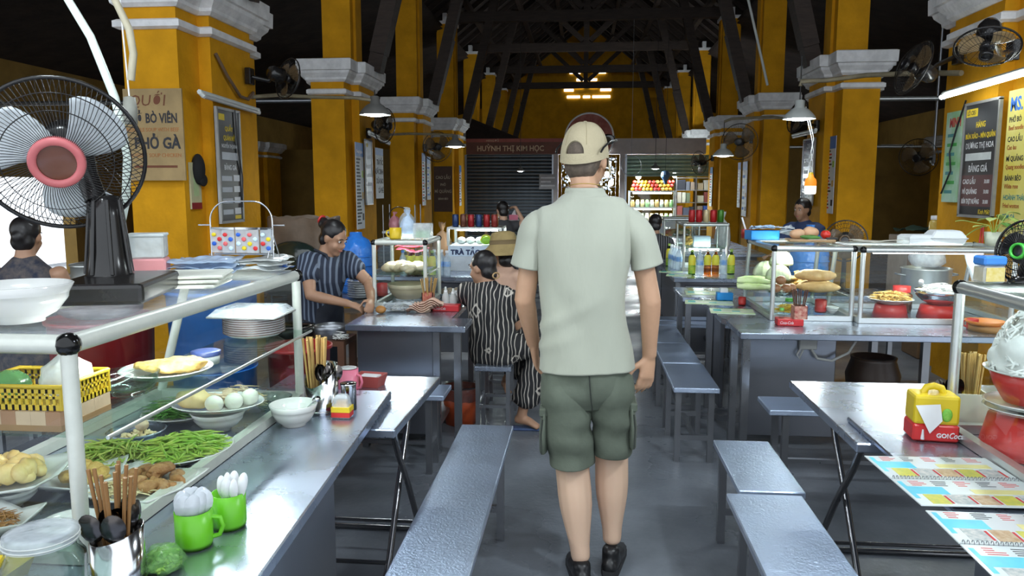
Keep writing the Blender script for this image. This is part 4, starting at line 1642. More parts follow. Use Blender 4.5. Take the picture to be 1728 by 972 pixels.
film = filmmat('clear_film', (.75, .82, .88), .42)
film_w = filmmat('milky_film', (.78, .82, .80), .72)
film_b = filmmat('bluish_film', (.55, .7, .9), .6)
film_g = filmmat('green_film', (.12, .35, .12), .8)
film_k = filmmat('dark_film', (.06, .06, .07), .55)
food_y = mat('golden_fried', (.60, .33, .06), .55, col2=(.78, .55, .18), scale=22, bump=.5, bscale=40)
food_n = mat('pale_noodle', (.78, .62, .30), .5, col2=(.85, .76, .50), scale=30)
food_w = mat('white_noodle', (.88, .89, .86), .45, var=.04, scale=30)
food_b = mat('browned_meat', (.32, .13, .04), .5, col2=(.55, .30, .12), scale=30, bump=.4)
green_d = mat('dark_greens', (.03, .12, .02), .5, col2=(.12, .30, .05), scale=30)
green_l = mat('bright_greens', (.20, .50, .03), .5, col2=(.60, .72, .14), scale=30)
green_y = mat('yellow_greens', (.16, .36, .04), .5, col2=(.62, .64, .16), scale=30)
egg_w = mat('egg_white', (.76, .76, .66), .35, var=.02)
pork = mat('pale_pork', (.62, .42, .26), .5, col2=(.72, .58, .42), scale=26, bump=.3)
green_cup = mat('lime_plastic', (.14, .52, .015), .35, var=.06)
pink_pl = mat('pink_plastic', (.78, .20, .30), .35, var=.06)
chrome = mat('polished_steel', (.62, .63, .65), .14, 1., var=.05, scale=10)
dk_steel = mat('dark_spoon_steel', (.10, .09, .085), .22, 1., var=.3)

# ================================================================ the nearest food counter
TOPZ = 1.2575
# --- tall pedestal fan
fan_k = mat('glossy_black_plastic', (.014, .013, .013), .22, var=.2)
blade_m = filmmat('pale_fan_blade', (.78, .84, .88), .85, .3)


def fan_head(t, c, axis, r, hub_m, hub_r, wires=90, guard_m=None, blade=None, nblades=3, ring_w=.006, hub_in=None):
    """caged propeller: front and back guards of wires, blades, hub badge and motor"""
    guard_m = guard_m or fan_k
    z = V(axis).normalized()
    x = V((-z.y, z.x, 0)).normalized()
    M = basis(c, x, z.cross(x))
    d = r * .36
    gd = MB()
    for i in range(wires):
        a = 2 * PI * i / wires
        pts = []
        for q in range(6):
            u = q / 5
            rr = hub_r * .9 + (r - hub_r * .9) * u
            pts.append(M @ V((rr * math.cos(a + .25 * u), rr * math.sin(a + .25 * u), d * (1 - u ** 2.6))))
        gd.tube(pts, .0012, 3, cap=False)
    for q in (.5, .78):
        rr = hub_r * .9 + (r - hub_r * .9) * q
        gd.tube([M @ V((rr * math.cos(a), rr * math.sin(a), d * (1 - q ** 2.6))) for a in [2 * PI * i / 48 for i in range(48)]], .0016, 4, closed=True)
    g = gd.build('front_guard', guard_m, t)
    bk = MB()
    for i in range(wires * 2 // 3):
        a = 2 * PI * i / (wires * 2 // 3)
        bk.tube([M @ V(((.06 + (r - .06) * u) * math.cos(a - .3 * u), (.06 + (r - .06) * u) * math.sin(a - .3 * u), -d * .9 * (1 - u ** 2.2))) for u in (0, .3, .6, .85, 1)], .0012, 3, cap=False)
    bk.build('back_guard', guard_m, t)
    MB().tube([M @ V((r * math.cos(a), r * math.sin(a), 0)) for a in [2 * PI * i / 60 for i in range(60)]], ring_w, 8, closed=True).build('guard_ring', guard_m, t)
    for k in range(nblades):
        a0 = 2 * PI * k / nblades + .5
        wsp = 2 * PI / nblades * .66

        def f(u, v):
            rr = .035 + (r * .88 - .035) * v
            a = a0 + wsp * (u - .5) * (1 - .15 * v) + .25 * v
            rr *= 1 - .12 * (2 * u - 1) ** 4 * v
            return (rr * math.cos(a), rr * math.sin(a), .035 * (u - .5) * (1.2 - v * .4))
        MB().grid(f, 10, 8, .003, M).build('blade', blade or blade_m, t)
    MB().lathe([(.0, .02), (.04, .02), (.042, -.02), (0, -.02)], n=20, M=M).build('blade_hub', guard_m, t)
    hb = MB().lathe([(hub_r, d - .012), (hub_r, d + .004), (hub_r * .93, d + .012), (hub_r * .72, d + .012), (hub_r * .68, d + .004)], n=32, M=M).build('hub_ring', hub_m, t)
    MB().lathe([(hub_r * .7, d + .002), (hub_r * .5, d + .004), (0, d + .004)], n=32, M=M).build('hub_badge', hub_in or black_pl, hb)
    MB().lathe([(0, -.19), (.045, -.185), (.065, -.15), (.07, -.06), (.05, -.045), (0, -.045)], n=20, M=M).build('motor_housing', guard_m, t)
    return M


fan = thing('pedestal_fan', 'tall black table fan with pink hub standing on the nearest food case', 'fan', (-1.36, 2.10, TOPZ))
MB().box((.06, -.06, .028), (.24, .36, .056), rz=R(14)).build('base', fan_k, fan, bevel=.012, seg=2)
MB().lathe([(.07, .05), (.062, .06), (.052, .12), (.044, .22), (.04, .28), (0, .285)], n=20).build('post', fan_k, fan)
for k in range(7):
    a = 2 * PI * k / 7
    MB().tube([(.062 * math.cos(a), .062 * math.sin(a), .06), (.041 * math.cos(a), .041 * math.sin(a), .27)], .006, 5).build('post_rib', fan_k, fan)
to_cam = V((.62, -.78, .0)).normalized()
rt_ = V((.78, .62, 0))
ax_ = (to_cam - rt_ * .20 + V((0, 0, -.33))).normalized()
fan_head(fan, V((-.085, -.055, .395)), ax_, .212, mat('faded_pink', (.62, .16, .17), .4), .07, 96, hub_in=mat('hub_brown', (.14, .05, .03), .25, coat=.5))
MB().tube([(-.02, -.01, .27), (-.05, -.0, .34), (-.075, .03, .39)], .03, 10).build('neck', fan_k, fan)
# --- white bowl, box, trays, bags on the case
dish('white bowl on the near corner of the food case beside the tall fan', (-1.285, 1.635, TOPZ), .115, .085, name='bowl', cat='bowl')
bx = thing('storage_box', 'pink and frosted plastic box standing behind the fan stem', 'box', (-1.43, 2.42, TOPZ), R(20))
MB().b2((-.06, -.05, 0), (.06, .05, .075)).build('lower_box', mat('pale_pink_plastic', (.78, .33, .34), .4, var=.04), bx, bevel=.006)
MB().b2((-.056, -.046, .075), (.056, .046, .15)).build('frosted_lid', filmmat('frosted_plastic', (.72, .78, .78), .75), bx, bevel=.006)
MB().b2((-.059, -.049, .146), (.059, .049, .156)).build('lid_rim', mat('frosted_rim', (.68, .74, .74), .4), bx, bevel=.003)
for k in range(3):
    o = MB().b2((-.12, -.1, k * .014), (.12, .1, k * .014 + .011)).build('foam_tray', mat('cream_foam', (.72, .74, .66), .6), None, (-1.25 + .006 * k, 2.31 + .004 * k, TOPZ), (0, 0, R(10 + 3 * k)), bevel=.004)
    tag(o, 'cream foam tray in the flat pile behind the fan base, %s' % ['bottom one', 'middle one', 'top one'][k], 'tray', 'flat foam trays on the case')
sheet('folded clear plastic bag lying on the food case', (-1.30, 2.56, TOPZ), .22, .26, .035, film_b, 2, R(15), 'plastic_bag', 'bag', 8, 3)
sheet('white crumpled carrier bag lying under the wire spoon rack', (-1.23, 2.68, TOPZ), .34, .16, .03, film_w, 5, R(4), 'plastic_bag', 'bag', 10, 3)
sheet('bright blue rag at the far corner of the food case', (-1.13, 2.735, TOPZ), .12, .12, .025, mat('blue_rag', (.03, .13, .5), .8), 7, 0, 'rag', 'cloth', 16, 1)
# --- wire rack with packets of party spoons
wr = thing('wire_rack', 'chrome wire handled rack of coloured spoon packets on the food case', 'rack', (-1.215, 2.66, 1.315))
hw = .115
MB().tube([(-hw, 0, .0), (-hw, 0, .10)] + arc((-hw + .07, 0, .13), .07, PI, PI / 2, 8) + arc((hw - .07, 0, .13), .07, PI / 2, 0, 8) + [(hw, 0, .1), (hw, 0, 0)], .003, 6).build('handle', chrome, wr)
for sx in (-1, 1):
    for sy in (-1, 1):
        MB().tube([(sx * hw, 0, .085), (sx * (hw + .012 * sy), sy * .025, 0)], .0022, 5).build('leg', chrome, wr)
    MB().tube([(sx * hw, 0, .115), (sx * (hw + .045), 0, .115)], .003, 5).build('hook_arm', chrome, wr)
MB().tube([(-hw, -.02, .012), (hw, -.02, .012)], .002, 5).tube([(-hw, .02, .012), (hw, .02, .012)], .002, 5).build('foot_rail', chrome, wr)
pk_cols = ['#e8d020', '#d92c2c', '#2a62c8', '#e86a6a', '#cfe6f2']
for i in range(5):
    x = -.085 + .045 * i
    p = thing('spoon_packet', 'clear packet of coloured spoons on the wire rack, %s from the fan' % ['first', 'second', 'third', 'fourth', 'fifth'][i], 'packet', (-1.215 + x, 2.648 - .008 * (i % 2), 1.335))
    MB().box((0, 0, .04), (.042, .010, .085), rz=R(6 - 3 * i)).build('bag_film', film, p)
    for q in range(4):
        MB().ell(((q % 2 - .5) * .02, -.007, .062 - .016 * q), (.009, .003, .008 if q else .007), 10, 6).build('spoon_head', mat('spoon_' + pk_cols[(i + q) % 5], srgb(pk_cols[(i + q) % 5]), .35), p)
    MB().box((0, 0, .084), (.044, .012, .008)).build('header_clip', chrome, p)
# --- pale hose and cord hanging from above
hz = tag(MB().tube([(-1.66, 2.42, 2.6), (-1.66, 2.4, 2.2), (-1.54, 2.36, 2.03), (-1.46, 2.34, 1.84), (-1.425, 2.33, 1.66), (-1.44, 2.33, 1.52), (-1.475, 2.33, 1.40), (-1.49, 2.335, 1.3), (-1.47, 2.34, 1.2585)], .013, 10).build('hose', mat('pale_green_hose', (.62, .70, .64), .35, var=.04)),
         'pale plastic hose looping down past the tall fan', 'hose')
tag(MB().tube([(-1.62, 2.6, 2.6), (-1.60, 2.6, 2.2), (-1.555, 2.6, 2.1), (-1.545, 2.6, 2.02), (-1.56, 2.6, 1.93)], .013, 10).build('conduit', mat('beige_conduit', (.40, .36, .26), .6)), 'short beige conduit end hanging above the tall fan', 'conduit')
pl = thing('hanging_socket', 'grimy bulb socket hanging on a thin white wire above the fan', 'socket', (-1.63, 2.7, 1.84))
MB().tube([(-.02, 0, .8), (-.01, 0, .3), (0, 0, .05)], .003, 5).build('wire', white_p, pl)
MB().lathe([(0, .05), (.02, .045), (.025, .0), (.022, -.05), (0, -.05)], n=14).build('socket_shell', mat('grimy_ceramic', (.3, .3, .26), .6), pl)

# --- glass shelf: plates and basket
SH = 1.0305
dish('white plate with a golden omelette on the glass shelf', (-1.165, 2.03, SH), .125, .028)
om = MB()
for k, (x, y, r) in enumerate(((.01, 0, .085), (-.03, -.012, .07), (.03, .01, .07))):
    om.ell((x, y, .03 + .006 * k), (r, r * .8, .012), 18, 8)
tag(skin('omelette', om, food_y, None, .006, 2, crumple(50, .006)), 'golden folded omelette with herbs on the shelf plate', 'omelette').location = (-1.155, 2.035, SH)
ring_d = mat('plate_brown_rim', (.10, .06, .05), .3)
pstack = []
pr = [(0, .008), (.06, .008), (.085, .014), (.105, .022), (.107, .02), (.088, .008), (.065, .002), (0, .002)]
pm = MB().lathe(pr, n=28).mesh('plate')
pm.materials.append(mat('grey_white_melamine', (.62, .63, .66), .3, var=.05))
rimm = MB().lathe([(.1045, .0215), (.1075, .0225), (.1075, .019), (.1045, .018)], n=28).mesh('rim')
rimm.materials.append(ring_d)
for k in range(8):
    o = link('plate', pm, None, (-1.175, 2.64, SH + .008 * k))
    link('rim', rimm, o)
    tag(o, 'grey white plate with a brown rim in the shelf stack', 'plate', 'brown rimmed plates stacked on the glass shelf')
ty = thing('clear_tray', 'clear plastic tray upside down on the shelf plate stack', 'tray', (-1.175, 2.63, SH + .0815))
MB().loft([[(x * s, y * s, z) for x, y in ((-.12, -.1), (.12, -.1), (.12, .1), (-.12, .1))] for z, s in ((0, 1.), (.004, 1.02), (.03, .8))]).build('tray_shell', film, ty)
MB().tube([(-.12, -.1, .003), (.12, -.1, .003), (.12, .1, .003), (-.12, .1, .003)], .004, 6, closed=True).build('tray_rim', film_w, ty)
# chopping block, yellow basket and bags at the near end of the shelf
cb = thing('chopping_block', 'wooden block board under the yellow basket', 'board', (-1.24, 1.625, SH))
MB().b2((-.135, -.09, 0), (.11, .09, .014)).build('edge_board', mat('brown_board', (.30, .17, .07), .6), cb)
wd1, wd2 = mat('block_light', (.55, .40, .26), .6), mat('block_dark', (.36, .19, .10), .6)
for i in range(7):
    for k in range(3):
        MB().b2((-.135 + .035 * i, -.09 + .06 * k, .014), (-.135 + .035 * i + .0345, -.09 + .06 * k + .0595, .0445)).build('block', wd1 if (i * 2 + k) % 3 else wd2, cb)


def slat_basket(label, loc, w, l, h, m, nx=14, ny=12):
    t = thing('basket', label, 'basket', loc)
    MB().b2((-w / 2, -l / 2, 0), (w / 2, l / 2, .004)).build('bottom', m, t)
    for s in (-1, 1):
        for (ax, ln, of, nn) in (('x', w, l / 2, nx), ('y', l, w / 2, ny)):
            mm = MB()
            for z0, z1 in ((0, .012), (h * .5, h * .5 + .006), (h - .014, h)):
                mm.b2((-ln / 2, -.002, z0), (ln / 2, .002, z1))
            for i in range(nn + 1):
                x = -ln / 2 + ln * i / nn
                mm.b2((x - .003, -.002, 0), (x + .003, .002, h))
            o = mm.build('side', m, t, (0, s * of, 0) if ax == 'x' else (s * of, 0, 0), (0, 0, 0 if ax == 'x' else PI / 2))
    MB().tube([(-w / 2, -l / 2, h), (w / 2, -l / 2, h), (w / 2, l / 2, h), (-w / 2, l / 2, h)], .006, 6, closed=True).build('rim', m, t)
    return t


ylw = mat('yellow_plastic', (.62, .42, .02), .4, var=.06)
slat_basket('yellow slatted plastic basket of bags on the near glass shelf', (-1.245, 1.63, SH + .0455), .225, .17, .052, ylw)
bag('white knotted carrier bag sitting in the yellow basket', (-1.19, 1.65, SH + .0505), (.11, .12, .105), film_w, 4)
bag('green bag of herbs sitting in the yellow basket', (-1.315, 1.62, SH + .0505), (.085, .1, .07), film_g, 9, knot=False)
dish('clear plastic bowl of sauce on the glass shelf behind the yellow basket', (-1.17, 1.86, SH), .075, .055, glassmat('clear_plastic', (.80, .86, .84), .08, 1.6), foot=.6, name='bowl', cat='bowl')
tb = thing('lidded_tub', 'small tub with a navy lid on the glass shelf', 'tub', (-1.14, 2.21, SH))
MB().lathe([(0, 0), (.038, 0), (.042, .03), (0, .03)], n=20).build('tub_body', film_w, tb)
MB().lathe([(.044, .026), (.044, .038), (.036, .041), (0, .041)], n=20).build('lid', mat('navy_lid', (.03, .05, .16), .4), tb)

# --- dishes on the case floor
Z0 = .7535
dish('deep foot bowl holding up the egg plate', (-1.215, 2.42, Z0), .09, .065, name='bowl', cat='bowl')
dish('wide white plate of boiled eggs and a bun', (-1.215, 2.42, Z0 + .068), .155, .028, sx=1., sy=.82)
EZ = Z0 + .085
for k, (x, y) in enumerate(((-1.185, 2.335), (-1.135, 2.37), (-1.105, 2.425))):
    o = MB().ell((0, 0, .028), (.030, .026, .028), 16, 12).build('boiled_egg', egg_w, None, (x, y, EZ), (0, 0, .5 * k))
    tag(o, 'peeled boiled egg on the egg plate, %s' % ['beside the bun', 'in the middle', 'at the far end'][k], 'egg', 'boiled eggs')
bn = MB().ell((0, 0, .032), (.062, .045, .034), 18, 12)
o = skin('bun', bn, mat('bun_crust', (.62, .40, .17), .6, col2=(.75, .58, .32), scale=10), None, .006, 2, crumple(25, .008))
tag(o, 'round pale bun beside the boiled eggs', 'bun').location = (-1.275, 2.37, EZ)
chunks('sliced pale pork sausage behind the boiled eggs', (-1.205, 2.45, EZ), .07, .05, .04, 26, .03, pork, 'meat', 'pork_slices', 3, .18, amp=.004)
dish('white plate of dark water spinach', (-1.41, 2.52, Z0), .125, .026)
strands('cooked dark water spinach heaped on a plate', (-1.41, 2.52, Z0 + .014), .11, .09, .06, 190, .11, .0028, green_d, seed=4)
dish('steel dish of chopped garnish', (-1.415, 2.27, Z0), .09, .04, steel, name='dish', cat='dish')
chunks('chopped garnish in the steel dish', (-1.415, 2.27, Z0 + .012), .06, .06, .018, 60, .008, food_n, 'food', 'garnish', 5)
o = MB().ell((0, 0, .0), (.022, .02, .02), 12, 8).build('meatball', pork, None, (-1.40, 2.275, Z0 + .055))
tag(o, 'single pale meatball on the chopped garnish', 'meatball')
dish('clear bowl at the far end of the food case', (-1.125, 2.66, Z0), .07, .05, glassmat('clear_plastic', (.80, .86, .84)), foot=.6, name='bowl', cat='bowl')
strands('yellow noodles heaped at the far end of the food case', (-1.26, 2.66, Z0), .10, .085, .085, 260, .10, .0018, food_n, 'noodles', 'noodles', 6, flat=False)
dish('oval plate of green lemongrass', (-1.375, 2.06, Z0), .15, .03, sx=1., sy=.72, rz=R(15))
strands('lemongrass and spring onion heaped on the oval plate', (-1.375, 2.06, Z0 + .016), .14, .085, .05, 200, .15, .0032, green_y, seed=8, rz=R(15))
dish('oval white plate of bright chives and okra', (-1.185, 2.14, Z0), .15, .03, sx=.85, sy=1., rz=R(-25))
strands('bright green chives and okra heaped on the oval plate', (-1.185, 2.14, Z0 + .016), .11, .13, .055, 230, .12, .0038, green_l, seed=11, rz=R(-25))


def square_dish(label, loc, r, h, rz=0., m=None):
    """square plate with upturned wavy corners"""
    def f(u, v):
        x, y = (u - .5) * 2, (v - .5) * 2
        e = max(abs(x), abs(y))
        return (x * r, y * r, .006 + h * max(0, e - .45) / .55 * (.55 + .45 * abs(x * y)))
    o = MB().grid(f, 16, 16, .005).build('square_dish', m or porcelain, None, loc, (0, 0, rz))
    return tag(o, label, 'dish')


square_dish('square white dish of fried wontons', (-1.345, 1.90, Z0), .095, .045, R(20))
chunks('folded fried wontons in the square dish', (-1.345, 1.90, Z0 + .014), .06, .06, .04, 26, .024, food_y, 'food', 'wontons', 7, .6)
dish('foot bowl under the plate of yellow dumplings', (-1.46, 1.76, Z0), .08, .05, name='bowl', cat='bowl')
square_dish('square white plate of yellow dumplings near the case post', (-1.46, 1.76, Z0 + .056), .13, .035, R(12))
chunks('glossy yellow dumplings on the square plate', (-1.46, 1.76, Z0 + .07), .09, .09, .05, 34, .032, mat('yellow_dumpling', (.66, .42, .10), .35, col2=(.80, .62, .28), scale=18), 'food', 'dumplings', 8, .7)
square_dish('large wavy white platter of chicken and noodles', (-1.165, 1.88, Z0), .12, .03, R(-10))
chunks('browned chicken pieces and noodles on the wavy platter', (-1.155, 1.90, Z0 + .012), .085, .09, .045, 40, .024, food_b, 'food', 'chicken_pieces', 9, .6)
strands('pale shredded noodles under the browned chicken', (-1.185, 1.85, Z0 + .012), .09, .08, .03, 120, .08, .0018, food_n, 'noodles', 'noodles', 12, flat=False)
square_dish('square bowl of shredded brown pork floss', (-1.365, 1.605, Z0), .075, .05, R(-8))
strands('brown pork floss in the square bowl', (-1.365, 1.605, Z0 + .02), .05, .05, .035, 120, .05, .0014, food_b, 'food', 'pork_floss', 14, flat=False)
dish('shallow white dish of pickles by the near case post', (-1.185, 1.62, Z0), .07, .035, name='dish', cat='dish')
yt = thing('yellow_tray', 'bright yellow plastic tray of noodles at the near end of the counter', 'tray', (-1.27, 1.365, .7505))
MB().loft([[(x * s, y * s, z) for x, y in ((-.12, -.085), (.12, -.085), (.12, .085), (-.12, .085))] for z, s in ((0, .9), (.035, 1.), (.035, .96), (.006, .87))], cap=True).build('tray_shell', mat('lemon_plastic', (.75, .58, .03), .4), yt)
strands('pale noodles in the bright yellow tray', (-1.27, 1.365, .76), .09, .06, .03, 120, .08, .0018, food_n, 'noodles', 'noodles', 15, flat=False)

# --- customer strip: cups, cutlery holders, bowl
TZ = .7505


def mug(label, loc, r, h, m, rz=0., sy=1.):
    t = thing('mug', label, 'mug', loc, rz)
    MB().lathe([(0, .003), (r * .9, .003), (r * .92, 0), (r, .012), (r, h), (r - .003, h), (r - .004, .008), (0, .008)], n=32, sy=sy).build('cup_body', m, t)
    MB().tube([(r * .97, 0, h * .78), (r * 1.4, 0, h * .74), (r * 1.55, 0, h * .5), (r * 1.35, 0, h * .26), (r * .97, 0, h * .22)], .0055, 8).build('handle', m, t)
    return t


mug('lime green mug packed with clear plastic spoons', (-.875, 1.60, TZ), .041, .085, green_cup, R(15))
mug('second lime green mug of white plastic spoons behind the first', (-.842, 1.705, TZ), .04, .085, green_cup, R(190))
sp_c = filmmat('clear_spoon_plastic', (.72, .77, .82), .75, .15)
for k in range(9):
    a = k * .7
    spoon('clear plastic spoon packed in the near lime mug', (-.875 + .016 * math.cos(a), 1.60 + .016 * math.sin(a), TZ + .012), (.14 * math.sin(a + .3) * -1, .12 * math.cos(a), R(35 + 12 * (k % 3))), sp_c, .088, (.02, .03), group='spoons in the near lime mug')
for k in range(7):
    a = k * .9
    spoon('white plastic spoon in the lime mug behind', (-.842 + .014 * math.cos(a), 1.705 + .014 * math.sin(a), TZ + .012), (.12 * math.sin(a) * -1 - .05, .12 * math.cos(a) + .1, R(-20 + 15 * (k % 3))), mat('white_spoon_plastic', (.76, .78, .80), .3), .088, (.013, .028), group='spoons in the lime mug behind')


def cutlery_holder(label, loc, r, h, slope=.25, rz=0.):
    """steel cup with a slanted rim"""
    n = 32
    vs, fs = [], []
    for g, rr in ((0, r), (1, r - .0025)):
        for i in range(n):
            a = 2 * PI * i / n
            vs.append((rr * math.cos(a), rr * math.sin(a), 0.004 * g))
        for i in range(n):
            a = 2 * PI * i / n
            vs.append((rr * math.cos(a), rr * math.sin(a), h - slope * h * (.5 + .5 * math.sin(a + 3.8)) ** 1.5))
    for i in range(n):
        k = (i + 1) % n
        fs += [(i, k, n + k, n + i), (2 * n + k, 2 * n + i, 3 * n + i, 3 * n + k), (n + i, n + k, 3 * n + k, 3 * n + i)]
    m = MB().add(vs, fs, True)
    m.add(vs[:n], [list(range(n))[::-1]])
    m.tube([(r * 1.02 * math.cos(2 * PI * i / n), r * 1.02 * math.sin(2 * PI * i / n), .008) for i in range(n)], .004, 6, closed=True)
    o = m.build('cutlery_holder', chrome, None, loc, (0, 0, rz))
    return tag(o, label, 'holder')


cutlery_holder('steel cutlery cup of dark ladles and chopsticks at the near counter edge', (-.95, 1.43, TZ), .052, .12, .2)
chopsticks('brown chopstick standing in the near steel cutlery cup', (-.955, 1.435, TZ + .006), 11, .042, .235, bamboo_d, 'chopsticks in the near cutlery cup', .24, 4, .0042)
for k in range(8):
    a = 2 * PI * k / 8 + .3
    spoon('dark steel soup spoon crowding the near cutlery cup', (-.95 + .022 * math.cos(a), 1.43 + .022 * math.sin(a), TZ + .01), (-.26 * math.sin(a), .26 * math.cos(a), a + PI / 2 + .6 * (k % 2)), dk_steel, .128, (.024, .034), group='spoons in the near cutlery cup')
jar = thing('clear_jar', 'clear plastic jar at the bottom corner beside the cutlery cup', 'jar', (-1.015, 1.30, TZ))
MB().lathe([(0, .004), (.068, .004), (.072, .012), (.072, .11), (.058, .125), (.058, .15), (.06, .152), (.06, .142), (.062, .14), (.062, .132), (.074, .112), (.0745, .01), (.07, 0), (0, 0)], n=32).build('jar_body', glassmat('clear_plastic', (.80, .86, .84)), jar)
MB().lathe([(.064, .145), (.064, .166), (.05, .17), (0, .17), (0, .168), (.058, .165)], n=32).build('jar_lid', film, jar)
for z in (.15, .158):
    MB().tube(arc((0, 0, z), .065, 0, 2 * PI, 30, (1, 0, 0), (0, 1, 0))[:-1], .0016, 5, closed=True).build('thread_ring', film_w, jar)
bag('green lettuce leaves in a clear bag beside the lime mug', (-.885, 1.485, TZ), (.085, .08, .06), filmmat('leafy_film', (.22, .5, .16), .45), 12, knot=False, amp=.05)
strands('lettuce shreds filling the clear bag by the lime mug', (-.885, 1.485, TZ + .004), .034, .032, .045, 90, .05, .005, mat('lettuce_green', (.07, .30, .02), .5, col2=(.35, .58, .12), scale=40), seed=19)
bw = dish('white footed rice bowl near the steel chopstick holder', (-.985, 2.50, TZ), .082, .075, foot=.5, name='bowl', cat='bowl')
spoon('thin steel spoon leaning in the white footed bowl', (-.985, 2.50, TZ + .018), (R(-15), R(48), 0), chrome, .10, (.012, .016))
cutlery_holder('tall slant-rimmed steel holder packed with bamboo chopsticks', (-.945, 2.675, TZ), .06, .175, .45, R(10))
chopsticks('bamboo chopstick in the tall slant-rimmed steel holder', (-.965, 2.685, TZ + .006), 24, .045, .265, bamboo, 'chopsticks in the tall steel holder', .14, 9, .0042)
for k in range(6):
    a = k * 1.05
    spoon('black soup spoon in the tall slant-rimmed holder', (-.925 + .014 * math.cos(a), 2.655 + .014 * math.sin(a), TZ + .03), (-.10 * math.sin(a) - .02, .14 * math.cos(a) + .12, a), dk_steel, .12, (.02, .03), group='spoons in the tall steel holder')
tp = thing('toothpick_jar', 'small clear toothpick jar with yellow label beside the chopstick holder', 'jar', (-.845, 2.60, TZ))
MB().loft([[(x * s, y * s, z) for x, y in ((-.03, -.022), (.03, -.022), (.03, .022), (-.03, .022))] for z, s in ((0, 1.1), (.05, .95), (.075, .8), (.085, .6))]).build('jar_body', film, tp, bevel=.004)
MB().b2((-.018, -.013, .004), (.018, .013, .062)).build('toothpicks', bamboo, tp)
MB().b2((-.0335, -.0255, .024), (.0335, .0255, .042)).build('yellow_label', ink_y, tp)
MB().b2((-.033, -.025, .006), (.033, .025, .023)).build('red_label', ink_r, tp)
MB().lathe([(0, 0), (.028, 0), (.028, .09), (.03, .095), (.03, .1), (0, .1)], n=20).build('tea_glass', chrome, None, (-.852, 2.70, TZ))
tag(bpy.data.objects['tea_glass'], 'small steel tumbler behind the toothpick jar', 'tumbler')
mug('pink plastic mug with printed flowers on the folding table', (-.965, 3.06, .7125), .042, .105, pink_pl, R(-15))
o = MB().ell((0, 0, 0), (.038, .038, .004), 20, 6).build('flat_cover', film_w, None, (-.965, 3.06, .7125 + .108))
tag(o, 'milky flat cover on the pink mug', 'cover')
rb = thing('napkin_tray', 'dusty red open box on the folding table behind the pink mug', 'box', (-.91, 3.19, .7125), R(-10))
MB().loft([[(x * s, y * s, z) for x, y in ((-.06, -.045), (.06, -.045), (.06, .045), (-.06, .045))] for z, s in ((0, .85), (.05, 1.05), (.05, 1.0), (.006, .8))]).build('tray_shell', mat('dusty_red', (.42, .09, .08), .5), rb)
MB().b2((-.04, -.03, .01), (.04, .03, .045)).build('napkins', white_p, rb)

# --- tubs and barrels behind the counter end
def tub(label, loc, r, h, m, name='tub', handles=True, rim=.012, taper=.82):
    t = thing(name, label, 'tub', loc)
    MB().lathe([(0, 0), (r * taper, 0), (r, h), (r + rim, h), (r + rim, h - .015), (r + .002, h - .02), (r - .006, h - .006), (r * taper - .006, .008), (0, .008)], n=32).build('tub_body', m, t)
    for z in (.33, .66):
        rr = r * taper + (r - r * taper) * z
        MB().tube(arc((0, 0, h * z), rr + .002, 0, 2 * PI, 32, (1, 0, 0), (0, 1, 0))[:-1], .004, 6, closed=True).build('rib', m, t)
    return t


tub('tall blue plastic barrel behind the food case', (-1.72, 3.42, 0), .20, 1.10, mat('barrel_blue', (.03, .22, .72), .35), 'barrel')
bag('bright blue plastic bag bulging over the blue barrel', (-1.72, 3.42, 1.102), (.36, .36, .10), mat('blue_bag', (.02, .15, .55), .25, bump=.5, bscale=14), 3, knot=False)
tub('red plastic bin behind the chopstick holder', (-1.38, 3.60, 0), .15, .80, mat('deep_red_plastic', (.38, .02, .02), .4), 'bin')
tub('dark red tub behind the fan and food case', (-2.18, 3.28, 0), .22, .98, mat('deep_red_plastic', (.38, .02, .02)), 'tub')
bag('grey plastic bag heaped on the dark red tub', (-2.18, 3.28, .985), (.36, .34, .12), filmmat('grey_film', (.5, .48, .5), .8), 6, knot=False)

tl = thing('case_light', 'unseen light strip added under the front rail of the nearest food case', 'lamp', (-1.112, 1.62, 1.212))  # unseen strip behind the rail, added to brighten the dishes in the case
MB().tube([(0, 0, 0), (0, 1.05, 0)], .006, 6).build('tube', emitmat('case_tube_glow', (.95, 1., .97), 70.), tl)
MB().b2((-.008, -.01, .007), (.008, 1.06, .012)).build('fixture', lamp_w, tl)

# ================================================================ bottles and cans
amber = glassmat('amber_tea', (.62, .30, .06), .05, 1.2)
gtea = glassmat('green_tea', (.22, .45, .10), .05, 1.2)
water = filmmat('clear_water', (.62, .76, .88), .5, .1)
lab_b = mat('blue_label', (.10, .30, .70), .5, col2=(.55, .72, .88), scale=14)
lab_y = mat('yellow_label', (.78, .60, .03), .5, col2=(.65, .75, .08), scale=16)
lab_g = mat('green_label', (.06, .30, .03), .5, col2=(.60, .66, .06), scale=16)


